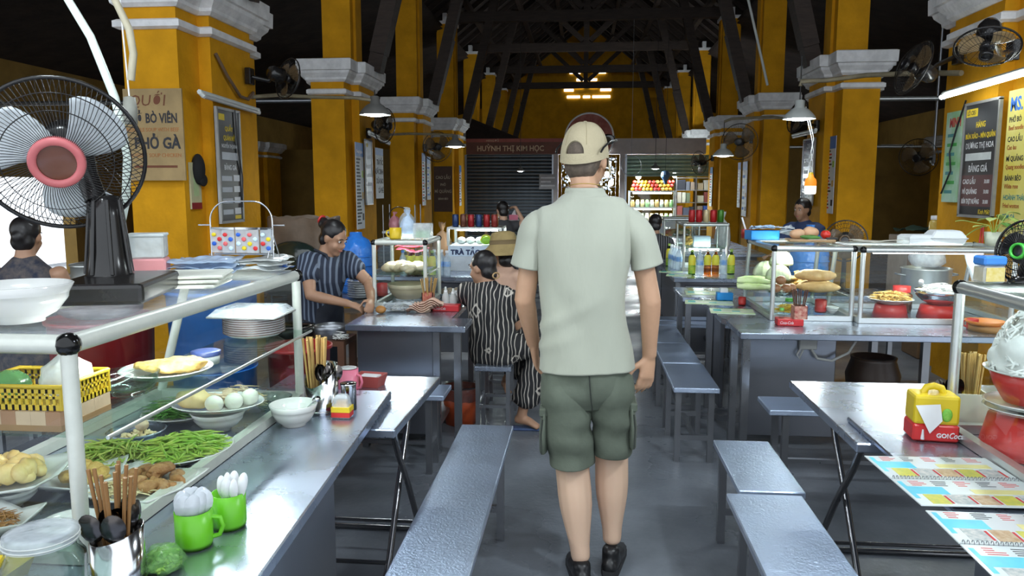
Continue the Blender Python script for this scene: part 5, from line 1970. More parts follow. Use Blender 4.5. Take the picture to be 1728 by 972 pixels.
def bottle_proto(kind):
    liq, lab, cap = {'water': (water, lab_b, mat('white_cap', (.75, .78, .82), .4)), 'amber': (amber, lab_y, mat('pale_cap', (.72, .70, .60), .4)),
                     'green': (gtea, lab_g, mat('green_cap', (.30, .45, .08), .4)), 'blue': (water, mat('deep_blue_label', (.03, .14, .62), .5), mat('blue_cap', (.05, .2, .6), .4))}[kind]
    t = thing('drink_bottle', 'x', 'bottle')
    MB().lathe([(0, 0), (.03, 0), (.033, .006), (.033, .075), (.030, .085), (.033, .095), (.033, .13), (.03, .155), (.017, .185), (.013, .192), (.013, .21), (0, .21)], n=18).build('bottle_body', liq, t)
    MB().lathe([(.0155, .207), (.0155, .228), (0, .229)], n=14).build('cap', cap, t)
    if kind in ('amber', 'green'):
        MB().lathe([(.0336, .085), (.0336, .13), (.031, .158), (.022, .178)], n=18).build('label_sleeve', lab_y if kind == 'amber' else lab_y, t)
        if kind == 'green':
            MB().lathe([(.0336, .01), (.0336, .084)], n=18).build('lower_sleeve', lab_g, t)
    else:
        MB().lathe([(.0338, .085), (.0338, .13)], n=18).build('label_sleeve', lab, t)
    return t


BP = {}


def bottles(spec, group):
    for kind, x, y, z, label in spec:
        if kind not in BP:
            BP[kind] = bottle_proto(kind)
            b = BP[kind]
            b.location = (x, y, z)
            b['label'] = label
        else:
            b = dup(BP[kind], (x, y, z), rnd.uniform(0, 6), label)
        b['group'] = group


CP = {}


def can(x, y, z, col, label, group, h=.12):
    if col not in CP:
        t = thing('drink_can', label, 'can', (x, y, z))
        MB().lathe([(0, 0), (.026, 0), (.031, .008), (.031, h - .01), (.026, h - .001)], n=20).build('can_body', mat('can_' + col, srgb(col), .3, .3, var=.12), t)
        MB().lathe([(.026, h - .001), (.027, h), (.024, h), (.023, h - .004), (0, h - .004)], n=20).build('can_top', chrome, t)
        CP[col] = t
    else:
        t = dup(CP[col], (x, y, z), None, label)
    t['group'] = group
    return t


# ================================================================ the counter of open menus
RZ = .7565
nb = thing('napkin_box', 'yellow and red napkin box with a white napkin and lettuce picture', 'napkin box', (1.135, 2.54, RZ), R(-6))
MB().b2((-.068, -.05, .055), (.068, .05, .15)).build('upper_body', mat('napkin_yellow', (.70, .52, .02), .35, var=.05), nb, bevel=.01, seg=2)
MB().b2((-.069, -.051, 0), (.069, .051, .056)).build('lower_band', mat('napkin_red', (.60, .03, .03), .35, var=.05), nb, bevel=.006)
MB().tube([(-.03, 0, .148), (-.022, 0, .166), (0, 0, .172), (.022, 0, .166), (.03, 0, .148)], .012, 8).build('top_handle', mat('napkin_yellow', 'x'), nb)
MB().add([(-.066, -.053, .118), (.006, -.053, .125), (.014, -.056, .072), (-.022, -.060, .03), (-.066, -.0545, .118), (.006, -.0545, .125), (.014, -.0575, .072), (-.022, -.0615, .03)], [(0, 1, 2, 3), (7, 6, 5, 4), (0, 3, 7, 4), (1, 0, 4, 5), (2, 1, 5, 6), (3, 2, 6, 7)]).build('napkin', white_p, nb)
MB().ell((.028, -.052, .09), (.016, .004, .022), 12, 8).build('lettuce_picture', mat('lettuce_print', (.10, .42, .03), .5, col2=(.3, .6, .1), scale=90), nb)
letters('GO!', .02, (.0, -.0525, .016), (1, 0, 0), (0, 0, 1), ink_w, nb, bold=.0006)
letters('Coca', .027, (.036, -.0525, .015), (1, 0, 0), (0, 0, 1), ink_w, nb, shear=.3, bold=.0004, sx=.75)
MB().tube([(-.04, -.053, .008), (-.04, -.053, .04)], .005, 6, rr=[.006, .0025]).build('bottle_picture', ink_w, nb)
hb_ = thing('utensil_box', 'white utensil box of dark spoons and chopsticks behind the napkin box', 'box', (1.29, 2.69, RZ), R(-5))
for lo, hi in (((-.075, -.05, 0), (.075, .05, .006)), ((-.075, -.05, 0), (-.07, .05, .12)), ((.07, -.05, 0), (.075, .05, .12)), ((-.075, -.05, 0), (.075, -.045, .12)), ((-.075, .045, 0), (.075, .05, .12))):
    MB().b2(lo, hi).build('box_panel', mat('cream_plastic', (.66, .66, .60), .4), hb_)
chopsticks('bamboo chopstick in the white utensil box', (1.325, 2.70, RZ + .008), 16, .035, .24, bamboo, 'chopsticks in the white utensil box', .1, 21, .0042)
for k in range(5):
    spoon('dark soup spoon in the white utensil box', (1.245 + .012 * (k % 3), 2.68 + .012 * (k // 3), RZ + .01), (.1 - .05 * k, -.25 + .06 * k, k), dk_steel, .13, (.018, .028), group='spoons in the white utensil box')


def menu_book(label, loc, w, l, rz, seed):
    """opened spiral-bound price list with printed dish pictures"""
    t = thing('menu', label, 'menu', loc, rz)
    q = random.Random(seed)
    pg = mat('glossy_menu_page', (.78, .85, .86), .22, var=.03, coat=.3)
    cy = mat('menu_cyan', (.12, .66, .86), .3)
    yl_ = mat('menu_yellow', (.85, .80, .35), .3, var=.1)
    ph = [mat('menu_photo_a', (.70, .58, .40), .35, col2=(.45, .25, .10), scale=60), mat('menu_photo_b', (.55, .60, .12), .35, col2=(.80, .70, .10), scale=60), mat('menu_photo_c', (.30, .38, .40), .35, col2=(.75, .72, .68), scale=70)]
    for s in (-1, 1):
        g = MB().b2((-w / 2, 0, 0), (w / 2, l / 2 - .006, .0025)) if s > 0 else MB().b2((-w / 2, -l / 2, 0), (w / 2, -.006, .0025))
        p = g.build('page', pg, t)
        y0 = .006 if s > 0 else -l / 2
        h = l / 2 - .006
        MB().b2((-w / 2 + .008, y0 + h * .25, .0026), (-w / 2 + .02, y0 + h * .9, .003)).b2((-w / 2 + .02, y0 + h * .42, .0026), (-w / 2 + .11, y0 + h * .70, .003)).build('cyan_block', cy, p)
        MB().b2((w * .0, y0 + h * .45, .0026), (w * .42, y0 + h * .62, .003)).build('yellow_block', yl_, p)
        for k in range(5):
            x = -w / 2 + .035 + k * (w - .05) / 5
            MB().b2((x, y0 + h * .06, .0026), (x + .048, y0 + h * .40, .0032)).build('dish_picture', ph[(k + seed) % 3], p)
            m = MB()
            for r in range(4):
                m.b2((x + .002, y0 + h * (.74 + .055 * r), .0026), (x + .002 + q.uniform(.022, .045), y0 + h * (.74 + .055 * r) + .003, .003))
            m.build('price_lines', ink if k % 2 else ink_r, p)
            MB().b2((x + .05, y0 + h * .08, .0026), (x + .056, y0 + h * .36, .003)).build('price_strip', ink_r, p)
    m = MB()
    n = 34
    for i in range(n):
        x = -w / 2 + .01 + (w - .02) * i / (n - 1)
        m.tube(arc((x, 0, .004), .006, 0, 2 * PI, 8, (0, 1, 0), (0, 0, 1))[:-1], .0011, 4, closed=True)
    m.build('spiral_binding', steel_d, t)
    return t


menu_book('open spiral menu of dish photos nearest the napkin box', (1.03, 2.14, RZ + .0065), .35, .37, R(2), 1)
menu_book('open spiral menu overhanging the bottom edge of the counter', (1.035, 1.735, RZ + .0065), .36, .37, R(-1), 2)

# --- inside the near noodle case
NZ = .7575
rb = thing('red_stand', 'upturned red plastic tub under the white noodle bowl', 'stand', (1.355, 2.41, NZ))
MB().lathe([(0, .11), (.09, .11), (.1, .105), (.122, .0), (.127, 0), (.127, .006), (.104, .112), (0, .116)], n=32).build('tub_body', red_pl, rb)
for k in range(2):
    dish('white plate on the red stand, %s of the two' % ['lower', 'upper'][k], (1.355, 2.41, NZ + .118 + .018 * k), .122, .024, group='plates on the red stand')
bo = thing('noodle_bowl', 'red and white bowl heaped with white rice noodles', 'bowl', (1.355, 2.41, NZ + .158))
MB().lathe([(0, .004), (.06, .004), (.09, .05), (.106, .095), (.111, .095), (.096, .05), (.066, 0), (0, 0)], n=36).build('bowl_body', red_pl, bo)
MB().lathe([(.104, .088), (.11, .094), (.126, .100), (.127, .104), (.108, .099), (.102, .09)], n=36).build('rim', porcelain, bo)
nd = MB()
for k, (x, y, z, r) in enumerate([(0, 0, .07, .10), (-.03, -.02, .13, .075), (.03, .02, .15, .07), (0, 0, .2, .05), (.05, -.03, .11, .06), (-.05, .03, .1, .06)]):
    nd.ell((x, y, z), (r, r, r * .8), 14, 10)
def _nd(c):
    return c + noise.noise_vector(c * 22) * .005
o = skin('noodle_core', nd, food_w, None, .009, 2, _nd)
o.location = (1.355, 2.41, NZ + .19)
tag(o, 'dense white rice noodles mounded in the red bowl', 'noodles', kind='stuff')
q_ = random.Random(5)
sm = MB()
for k in range(420):
    a, e = q_.uniform(0, 2 * PI), q_.uniform(.0, 1.45)
    pts = []
    da, de = q_.uniform(-.5, .5), q_.uniform(-.5, .3)
    for i in range(6):
        aa, ee = a + da * i / 5 * 1.5, e + de * i / 5
        rr = .100 + .010 * math.sin(7 * aa + 5 * ee)
        pts.append(V((rr * math.cos(ee) * math.cos(aa), rr * math.cos(ee) * math.sin(aa), .06 + .2 * math.sin(max(0, ee)))))
    sm.tube(pts, .0036, 5, cap=False)
tag(sm.build('rice_noodles', food_w, None, (1.355, 2.41, NZ + .19)), 'loose strands of white rice noodles over the red bowl', 'noodles', kind='stuff')
dish('white dish of yellow noodles leaning beside the red bowl', (1.37, 2.16, NZ + .02), .09, .03)
strands('thick yellow noodles on the white dish by the red bowl', (1.37, 2.16, NZ + .034), .08, .08, .06, 150, .1, .0032, food_n, 'noodles', 'noodles', 31, flat=False)
strands('dark green herbs heaped behind the white noodles', (1.60, 2.48, NZ), .12, .07, .24, 220, .09, .003, green_d, seed=33)
tl = thing('case_light', 'slim bright tube lamp under the lid of the noodle case', 'lamp', (1.30, 2.545, 1.215))
MB().tube([(0, 0, 0), (.62, 0, 0)], .008, 8).build('tube', emitmat('case_tube_glow', (.95, 1., .97), 70.), tl)
MB().b2((-.02, -.012, .008), (.64, .012, .016)).build('fixture', lamp_w, tl)
# --- on the near noodle case
bj = thing('spice_jar', 'square clear jar with a blue lid on the noodle case', 'jar', (1.292, 2.57, 1.2625), R(8))
MB().b2((-.036, -.03, 0), (.036, .03, .055)).build('jar_body', film, bj, bevel=.006)
MB().b2((-.03, -.0315, .006), (.03, .0315, .05)).build('jar_label', mat('gold_label', (.62, .48, .10), .5, col2=(.7, .6, .3), scale=70), bj)
MB().b2((-.038, -.032, .056), (.038, .032, .085)).build('lid', mat('sky_blue_lid', (.05, .24, .70), .4), bj, bevel=.006)
df = thing('desk_fan', 'small black desk fan with a green hub on the noodle case', 'fan', (1.388, 2.55, 1.2625))
MB().lathe([(0, 0), (.045, 0), (.045, .01), (.025, .02), (.012, .025), (.012, .06), (0, .06)], n=24).build('base', fan_k, df)
fan_head(df, V((0, 0, .10)), V((-.85, -.45, .1)), .10, mat('fan_green', (.06, .45, .05), .4), .026, 48, blade=black_pl, ring_w=.004)

# ================================================================ the bread counter
AZ = .9305
CZ = .7805


def loaf(label, loc, r, rz, m, name='loaf', cat='bread', seed=1):
    mb = MB().ell((0, 0, r[2]), r, 18, 12)
    o = skin(name, mb, m, None, .006, 3, lambda c: c + noise.noise_vector(c * 18 + V((seed, 0, 0))) * .006)
    o.location = loc
    o.rotation_euler = (0, 0, rz)
    return tag(o, label, cat)


crust = mat('bread_crust', (.52, .28, .08), .6, col2=(.74, .50, .22), scale=14, bump=.2)
loaf('golden baguette lying at the front of the bread shelf', (1.43, 4.80, AZ), (.13, .045, .035), R(-8), crust, seed=1)
loaf('golden baguette on the bread shelf behind the front one', (1.45, 4.91, AZ), (.12, .045, .035), R(6), crust, seed=2)
loaf('scored golden baguette resting on the two lower loaves', (1.43, 4.86, AZ + .062), (.125, .045, .038), R(-14), crust, seed=3)
chunks('crisp fried crackers heaped behind the baguettes', (1.38, 5.05, AZ), .11, .09, .10, 50, .045, food_y, 'food', 'fried_crackers', 41, .25)
for k, (x, y, z) in enumerate([(1.17, 4.76, 0), (1.235, 4.77, 0), (1.20, 4.765, .05), (1.27, 4.79, 0)]):
    o = MB().ell((0, 0, .028), (.032, .028, .028), 14, 10).build('tea_egg', mat('tea_egg_brown', (.26, .09, .03), .35, col2=(.42, .2, .09), scale=14), None, (x, y, AZ + z))
    tag(o, 'brown tea egg in the bread case, %s' % ['by the front post', 'second along the front', 'on top of the others', 'closest to the baguettes'][k], 'egg', 'tea eggs')
strands('yellow noodle nest at the front of the bread case', (1.24, 4.72, .8125), .1, .05, .06, 140, .07, .002, mat('yolk_noodle', (.75, .48, .03), .5, col2=(.82, .65, .12), scale=30), 'noodles', 'noodles', 42, flat=False)
cab = mat('cabbage_pale', (.62, .72, .40), .5, col2=(.80, .84, .66), scale=10, bump=.3)
for k, (x, y, z, r) in enumerate([(1.24, 5.0, .0, .075), (1.20, 5.16, .0, .08), (1.28, 5.10, .09, .07)]):
    m = MB()
    for q in range(6):
        a = q * 1.05

        def f(u, v, a=a, q=q):
            t, p = (u - .5) * 2.2, (v - .1) * 1.45
            rr = r * (.8 + .05 * q)
            w_ = 1 + .05 * math.sin(14 * t + q)
            return (rr * math.cos(p) * math.cos(t + a) * w_, rr * math.cos(p) * math.sin(t + a) * w_, r * .9 + rr * math.sin(p) * 1.1)
        m.grid(f, 12, 8, .002)
    o = m.build('cabbage', cab, None, (x, y, AZ + z))
    tag(o, 'pale cabbage head in the bread case, %s' % ['front one', 'rear one', 'upper one'][k], 'cabbage', 'cabbages')
for k in range(5):
    m = MB()
    m.tube([(0, 0, .02), (.0, .06, .024), (0, .15, .022), (0, .2, .02)], .02, 8, rr=[.012, .02, .022, .012])
    stalk = m.build('mustard_stem', mat('stem_white', (.66, .74, .48), .5, col2=(.45, .62, .2), scale=12), None, (1.16 + .012 * k, 4.84 + .07 * k, AZ + .03 * (k % 2)), (0, 0, R(70 + 8 * k)))
    tag(stalk, 'pale mustard stem lying by the side pane, %s from the front' % ['first', 'second', 'third', 'fourth', 'fifth'][k], 'vegetable', 'mustard stems')
strands('frilly green leaves of the mustard stems', (1.235, 5.2, AZ), .08, .1, .13, 120, .07, .006, green_l, 'greens', 'greens', 44)
strands('white bean sprouts spread by the side pane', (1.20, 4.86, AZ), .06, .14, .05, 200, .05, .0022, mat('sprout_white', (.74, .74, .60), .5), 'vegetables', 'bean_sprouts', 45, flat=False)
tl = thing('case_light', 'slim bright tube lamp under the lid of the bread case', 'lamp', (1.19, 5.0, 1.185))
MB().tube([(0, 0, 0), (.34, 0, 0)], .008, 8).build('tube', emitmat('case_tube_glow', (1, 1, 1), 10.), tl)
MB().b2((-.02, -.012, .008), (.36, .012, .016)).build('fixture', lamp_w, tl)
# lower shelf: sauces
sj = thing('oil_pot', 'clear spouted oil pot with a green lid in the bread case', 'pot', (1.27, 4.82, .8))
MB().lathe([(0, 0), (.035, 0), (.045, .02), (.04, .06), (.025, .075), (0, .075)], n=18).build('pot_body', glass_b, sj)
MB().lathe([(.024, .072), (.024, .09), (0, .092)], n=14).build('lid', mat('lid_green', (.12, .42, .08), .4), sj)
MB().tube([(.04, 0, .03), (.065, 0, .055), (.075, 0, .075)], .006, 6).build('spout', glass_b, sj)
mug('red plastic cup on the lower shelf of the bread case', (1.47, 4.86, .8), .035, .08, red_pl, 1.)
dish('white sauce bowl on the lower shelf of the bread case', (1.53, 4.83, .8), .04, .04, name='bowl', cat='bowl')


def soda_box(label, loc, rz, w=.125, tall=True, m=None):
    """printed red caddy: low tray and a tall cutlery compartment"""
    t = thing('condiment_caddy', label, 'caddy', loc, rz)
    red = mat('caddy_red', (.52, .02, .025), .4, var=.08)
    x0 = -w * .7
    MB().b2((x0, -.045, 0), (w * .45, .045, .04)).build('tray', red, t, bevel=.004)
    letters('Coca-Cola', .024, (x0 + .012, -.0465, .012), (1, 0, 0), (0, 0, 1), ink_w, t, shear=.3, sx=.72)
    if tall:
        pm_ = mat('caddy_print', (.35, .03, .03), .4, col2=(.62, .40, .30), scale=60)
        for lo, hi in (((0, -.04, .04), (.006, .04, .115)), ((.07, -.04, .04), (.076, .04, .115)), ((0, -.04, .04), (.076, -.034, .115)), ((0, .034, .04), (.076, .04, .115))):
            MB().b2(lo, hi).build('box_panel', pm_, t)
    return t


soda_box('red printed caddy of dark chopsticks before the bread case', (1.205, 4.50, CZ), R(-3))
chopsticks('dark chopstick in the caddy before the bread case', (1.243, 4.50, CZ + .042), 12, .03, .165, mat('dark_lacquer', (.10, .035, .02), .4), 'chopsticks in the bread case caddy', .22, 51, .0035)
sh_ = thing('pepper_shaker', 'small clear shaker with a green top in the red caddy', 'shaker', (1.145, 4.495, CZ + .0405))
MB().lathe([(0, 0), (.014, 0), (.017, .02), (.012, .045), (0, .045)], n=14).build('shaker_body', glass_b, sh_)
MB().lathe([(.013, .044), (.013, .058), (0, .06)], n=14).build('lid', mat('lid_green', 'x'), sh_)
# --- on the bread case
AT = 1.2265
MB()
bb = thing('blue_box', 'bright blue open box of napkins on the bread case', 'box', (1.175, 5.20, AT), R(8))
for lo, hi in (((-.095, -.06, 0), (.095, .06, .006)), ((-.095, -.06, 0), (-.089, .06, .06)), ((.089, -.06, 0), (.095, .06, .06)), ((-.095, -.06, 0), (.095, -.054, .06)), ((-.095, .054, 0), (.095, .06, .06))):
    MB().b2(lo, hi).build('box_panel', mat('azure_plastic', (.02, .28, .72), .35), bb)
sheet('loose pale blue napkins spilling from the blue box', (1.18, 5.20, AT + .062), .14, .1, .02, mat('pale_blue_paper', (.45, .62, .80), .7), 61, 0, 'napkins', 'napkins', 20, 2)
bd = thing('cutting_board', 'small wooden cutting board under the buns and tomato', 'board', (1.44, 5.05, AT), R(-4))
MB().b2((-.14, -.08, 0), (.14, .08, .016)).build('board_slab', mat('pine_board', (.42, .27, .14), .6, stretch=(1, 8, 1)), bd, bevel=.004)
ct = AT + .0165
loaf('pink-brown bun at the blue box end of the cutting board', (1.36, 5.06, ct), (.05, .04, .032), 0, mat('pink_bun', (.58, .32, .18), .6, col2=(.68, .46, .28), scale=12), 'bun', 'bun', 4)
loaf('pink-brown bun in the middle of the cutting board', (1.45, 5.09, ct), (.058, .042, .038), R(15), mat('pink_bun', 'x'), 'bun', 'bun', 5)
to = thing('tomato', 'red tomato at the end of the cutting board', 'tomato', (1.535, 5.05, ct))
MB().ell((0, 0, .028), (.031, .031, .028), 16, 12).build('flesh', mat('tomato_red', (.58, .03, .02), .25), to)
MB().ell((0, 0, .055), (.01, .01, .003), 8, 5).build('calyx', ink_g, to)
loaf('green cucumber along the front edge of the cutting board', (1.43, 5.0, ct), (.07, .014, .014), R(4), green_d, 'cucumber', 'cucumber', 6)
sheet('clear bag of buns lying behind the cutting board', (1.30, 5.30, AT), .2, .15, .07, film, 63, 0, 'plastic_bag', 'bag', 9, 2)
kn = thing('kitchen_knife', 'long kitchen knife lying on the cutting board edge', 'knife', (1.50, 4.985, ct))
MB().b2((-.09, -.012, 0), (.02, .012, .002)).build('knife_blade', chrome, kn)
MB().b2((.02, -.01, 0), (.085, .01, .012)).build('handle', black_pl, kn)
jg = thing('water_jug', 'blue water jug standing behind the bread case', 'jug', (1.64, 5.75, .80))
MB().lathe([(0, 0), (.13, 0), (.135, .02), (.135, .3), (.10, .4), (.03, .45), (.03, .5), (0, .5)], n=28).build('jug_body', filmmat('jug_blue', (.04, .20, .60), .85, .2), jg)
for z in (.08, .16, .24):
    MB().tube(arc((0, 0, z), .137, 0, 2 * PI, 32, (1, 0, 0), (0, 1, 0))[:-1], .006, 6, closed=True).build('rib', filmmat('jug_blue', 'x'), jg)
stl = thing('side_table', 'small steel table behind the bread case holding the blue jug', 'table', (1.85, 5.85, 0))
table_top(stl, [(-.4, -.2), (.4, -.2), (.4, .25), (-.4, .25)], .798)
for sx in (-1, 1):
    for sy in (-1, 1):
        MB().b2((sx * .36 - .015, sy * .17 - .015, 0), (sx * .36 + .015, sy * .17 + .015, .765)).build('leg', steel_leg, stl)
# a dark round fan leaning behind the bread case
rf_ = thing('round_fan', 'brown caged fan standing behind the tomato', 'fan', (1.92, 5.85, .7985))
MB().lathe([(0, 0), (.08, 0), (.08, .012), (.02, .03), (.015, .25), (0, .25)], n=20).build('base', fan_k, rf_)
fan_head(rf_, V((0, 0, .38)), V((-.35, -.9, .1)), .15, mat('fan_brown', (.10, .06, .03), .4), .04, 50, blade=filmmat('smoky_blade', (.18, .12, .06), .6), ring_w=.005)

# --- fried food case
FZ = .8135
for k, (x, wdt) in enumerate(((1.86, .085), (2.14, .10))):
    t = thing('red_stand', 'red plastic stand under the %s' % ['plate of fried noodles', 'steel bowl of white noodles'][k], 'stand', (x, 4.80, FZ - .03))
    MB().lathe([(0, .085), (wdt * .9, .085), (wdt, .08), (wdt * 1.2, 0), (wdt * 1.2 - .006, 0), (wdt * .95, .075), (0, .08)], n=28).build('stand_body', red_pl, t)
dish('white plate of fried noodles on a red stand', (1.86, 4.80, FZ + .057), .13, .03)
strands('fried yellow noodles heaped on the white plate', (1.86, 4.80, FZ + .072), .11, .1, .06, 200, .11, .003, food_y, 'noodles', 'fried_noodles', 71, flat=False)
dish('steel mixing bowl of white noodles on a red stand', (2.14, 4.80, FZ + .057), .145, .085, chrome, name='bowl', cat='bowl')
strands('white vermicelli heaped in the steel mixing bowl', (2.14, 4.80, FZ + .11), .125, .125, .07, 240, .1, .003, food_w, 'noodles', 'vermicelli', 72, flat=False)
spoon('white plastic spoon stuck in the bowl of vermicelli', (2.10, 4.80, FZ + .12), (R(20), R(-50), 0), mat('white_spoon_plastic', (.76, .78, .80)), .12, (.016, .02))
tl = thing('case_light', 'slim bright tube lamp under the lid of the fried food case', 'lamp', (1.72, 4.74, 1.185))
MB().tube([(0, 0, 0), (.62, 0, 0)], .008, 8).build('tube', emitmat('case_tube_glow', (1, 1, 1), 10.), tl)
MB().b2((-.02, -.012, .008), (.64, .012, .016)).build('fixture', lamp_w, tl)
rj = thing('sauce_jar', 'brown sauce jar with a red lid behind the fried noodles', 'jar', (2.02, 5.05, FZ - .03))
MB().lathe([(0, 0), (.06, 0), (.065, .02), (.065, .11), (.045, .13), (0, .13)], n=22).build('jar_body', mat('brown_sauce', (.12, .05, .03), .15, coat=.5), rj)
MB().lathe([(.052, .125), (.052, .165), (0, .168)], n=22).build('lid', red_pl, rj)
pt = thing('cooking_pot', 'large aluminium pot with loop handles behind the fried food case', 'pot', (2.32, 5.42, .7805))
MB().lathe([(0, 0), (.15, 0), (.155, .01), (.155, .24), (.162, .245), (.15, .25), (.148, .02), (0, .015)], n=32).build('pot_body', alum, pt)
for s in (-1, 1):
    MB().tube([(s * .15, -.04, .2), (s * .19, -.035, .205), (s * .2, 0, .205), (s * .19, .035, .205), (s * .15, .04, .2)], .006, 6).build('handle', steel_d, pt)
bag('clear bag of greens standing in the aluminium pot', (2.32, 5.42, 1.035), (.22, .22, .17), film, 15, knot=False)
cp = thing('cup_sleeve', 'long sleeve of stacked clear plastic cups hanging inside the fried food case', 'cups', (2.36, 4.95, 1.19), rot=(0, R(160), 0))
for k in range(6):
    MB().lathe([(.032, .02 * k), (.036, .02 * k + .09), (.038, .02 * k + .092)], n=18).build('cup', film, cp)
MB().tube([(0, 0, -.02), (0, 0, .03)], .003, 5).build('hook', chrome, cp)
# --- on the fried food case
sheet('folded cream cloth lying on the corner of the fried food case', (1.74, 4.78, AT), .26, .14, .022, mat('cream_cloth', (.62, .60, .52), .9), 75, R(3), 'cloth', 'cloth', 6, 2)
foam = mat('white_foam', (.72, .76, .78), .6, var=.03)
for k, (x, lb) in enumerate(((2.02, 'flat stack of white foam lids on the fried food case'), (2.17, 'closed white foam takeaway box on the fried food case'))):
    t = thing('foam_box', lb, 'box', (x, 4.86, AT), R(4 - 10 * k))
    if k:
        MB().loft([[(a * s, b * s, z) for a, b in ((-.10, -.09), (.10, -.09), (.10, .09), (-.10, .09))] for z, s in ((0, .85), (.035, 1.), (.045, 1.), (.085, .72))]).build('box_shell', foam, t, bevel=.008)
        MB().tube([(-.1, -.09, .04), (.1, -.09, .04), (.1, .09, .04), (-.1, .09, .04)], .004, 6, closed=True).build('rim', foam, t)
    else:
        for q in range(4):
            MB().loft([[(a * s, b * s, z + q * .012) for a, b in ((-.09, -.08), (.09, -.08), (.09, .08), (-.09, .08))] for z, s in ((0, 1.), (.01, .98), (.022, .82))]).build('foam_lid', foam, t)
# potted pothos
pp = thing('potted_plant', 'pothos with pale green leaves in a small pot on the fried food case', 'plant', (2.40, 4.76, AT))
MB().lathe([(0, 0), (.04, 0), (.05, .08), (.045, .08), (.042, .06), (0, .06)], n=20).build('pot', mat('pale_pot', (.60, .64, .50), .5), pp)
leaf_m = [mat('pothos_light', (.28, .48, .07), .4, col2=(.55, .66, .18), scale=16), mat('pothos_dark', (.05, .2, .02), .4, col2=(.14, .33, .05), scale=16)]
ql = random.Random(8)
for k in range(11):
    a = k * 2.4
    d = V((math.cos(a), math.sin(a) * .7, 0))
    tip = d * ql.uniform(.05, .14) + V((0, 0, .10 + ql.uniform(-.02, .10)))
    MB().tube([(0, 0, .06), d * .03 + V((0, 0, .12)), tip], .002, 5).build('stem', leaf_m[0], pp)
    sd_ = V((-d.y, d.x, 0)).normalized()
    s = ql.uniform(.045, .065)
    fw = (d + V((0, 0, ql.uniform(-.5, .3)))).normalized()

    def lf(u, v):
        w_ = math.sin(PI * min(1, u * 1.02)) ** .7 * .62 * (1 - .35 * u)
        return tip + fw * (s * 1.5 * u) + sd_ * ((v - .5) * 2 * s * w_) + V((0, 0, -.4 * s * u * u + .15 * s * abs(v - .5)))
    MB().grid(lf, 8, 6, .0012).build('leaf', leaf_m[k % 3 == 2], pp)
# --- menus on the aisle strip of the bread counter


def flat_menu(label, loc, w, l, rz, zt=0.):
    t = thing('menu', label, 'menu', loc, rz)
    MB().b2((-w / 2, -l / 2, 0), (w / 2, l / 2, .004)).build('page', mat('pale_green_menu', (.62, .76, .50), .3, col2=(.78, .84, .66), scale=9), t)
    for y in (-l / 2, l / 2 - .012):
        MB().b2((-w / 2, y, .004), (w / 2, y + .012, .0046)).build('green_border', mat('menu_green', (.25, .52, .06), .4), t)
    m = MB()
    for k in range(16):
        m.tube(arc((-w / 2 + .02 + (w - .04) * k / 15, l / 2 - .02, .005), .005, 0, PI, 5, (0, 1, 0), (0, 0, 1)), .001, 4)
    m.build('spiral_binding', steel_d, t)
    MB().b2((-w / 2 + .02, -.02, .004), (-w / 2 + .07, .05, .0046)).build('teal_print', mat('menu_teal', (.05, .5, .48), .4), t)
    MB().b2((0, -.03, .004), (.05, .0, .0046)).build('teal_print', mat('menu_teal', 'x'), t)
    return t


flat_menu('green bordered menu on the aisle corner before the cabbage pane', (.955, 4.97, CZ), .27, .19, R(-6))
flat_menu('green bordered menu sticking out over the aisle bench row', (.87, 5.34, CZ), .32, .16, R(-8))
flat_menu('white printed menu on the narrow table behind the bread counter', (.92, 5.95, .766), .26, .2, R(-4))
bbx = thing('condiment_box', 'small blue box with napkins at the corner of the bread counter', 'box', (1.00, 5.49, CZ))
MB().b2((-.055, -.035, 0), (.055, .035, .055)).build('box_body', mat('azure_plastic', (.02, .28, .72)), bbx, bevel=.004)
MB().b2((-.03, -.02, .05), (.02, .02, .085)).build('napkins', white_p, bbx)
mug('small red pot standing by the side pane of the cabbage case', (1.075, 5.25, CZ), .025, .055, red_pl, 2.)
# --- counter items at the end
ch = thing('chopping_board', 'round wooden board with an orange tray on the bread counter', 'board', (2.31, 4.42, CZ))
MB().lathe([(0, 0), (.17, 0), (.17, .035), (0, .035)], n=30, sy=.8).build('board_slab', mat('orange_brown_wood', (.42, .20, .06), .6), ch)
MB().lathe([(0, .036), (.08, .036), (.1, .06), (.095, .06), (.076, .042), (0, .042)], (-.1, -.02, 0), 24).build('orange_tray', mat('orange_plastic', (.72, .22, .03), .4), ch)
mug('small red cup on the bread counter beside the fried food case', (2.17, 4.45, CZ), .03, .06, red_pl, 2.5)
# --- under the bread counter
pk = thing('clay_pot', 'dark round cooking pot on the shelf under the bread counter', 'pot', (1.80, 4.85, .2505))
MB().lathe([(0, 0), (.09, 0), (.15, .08), (.16, .17), (.13, .26), (.135, .28), (.12, .28), (.115, .26), (0, .25)], n=28).build('pot_body', mat('dark_clay', (.035, .02, .014), .4), pk)
jb = thing('junction_box', 'grey junction box with a looping cable under the bread counter', 'junction box', (1.33, 4.605, .62))
MB().b2((-.05, -.02, 0), (.05, .012, .1)).build('box_body', mat('grey_box', (.42, .43, .42), .5), jb, bevel=.004)
MB().tube([(.02, -.015, .0), (.05, -.03, -.05), (.13, -.04, -.06), (.22, -.04, -.01), (.28, -.03, .09)], .008, 8).build('cable', mat('grey_cable', (.45, .46, .45), .5), jb)
MB().tube([(-.04, -.015, .01), (-.065, -.02, -.03), (-.05, -.02, -.055), (-.03, -.02, -.0)], .006, 6).build('cable', mat('grey_cable', 'x'), jb)

# ================================================================ the seller's counter
SZ = .7805
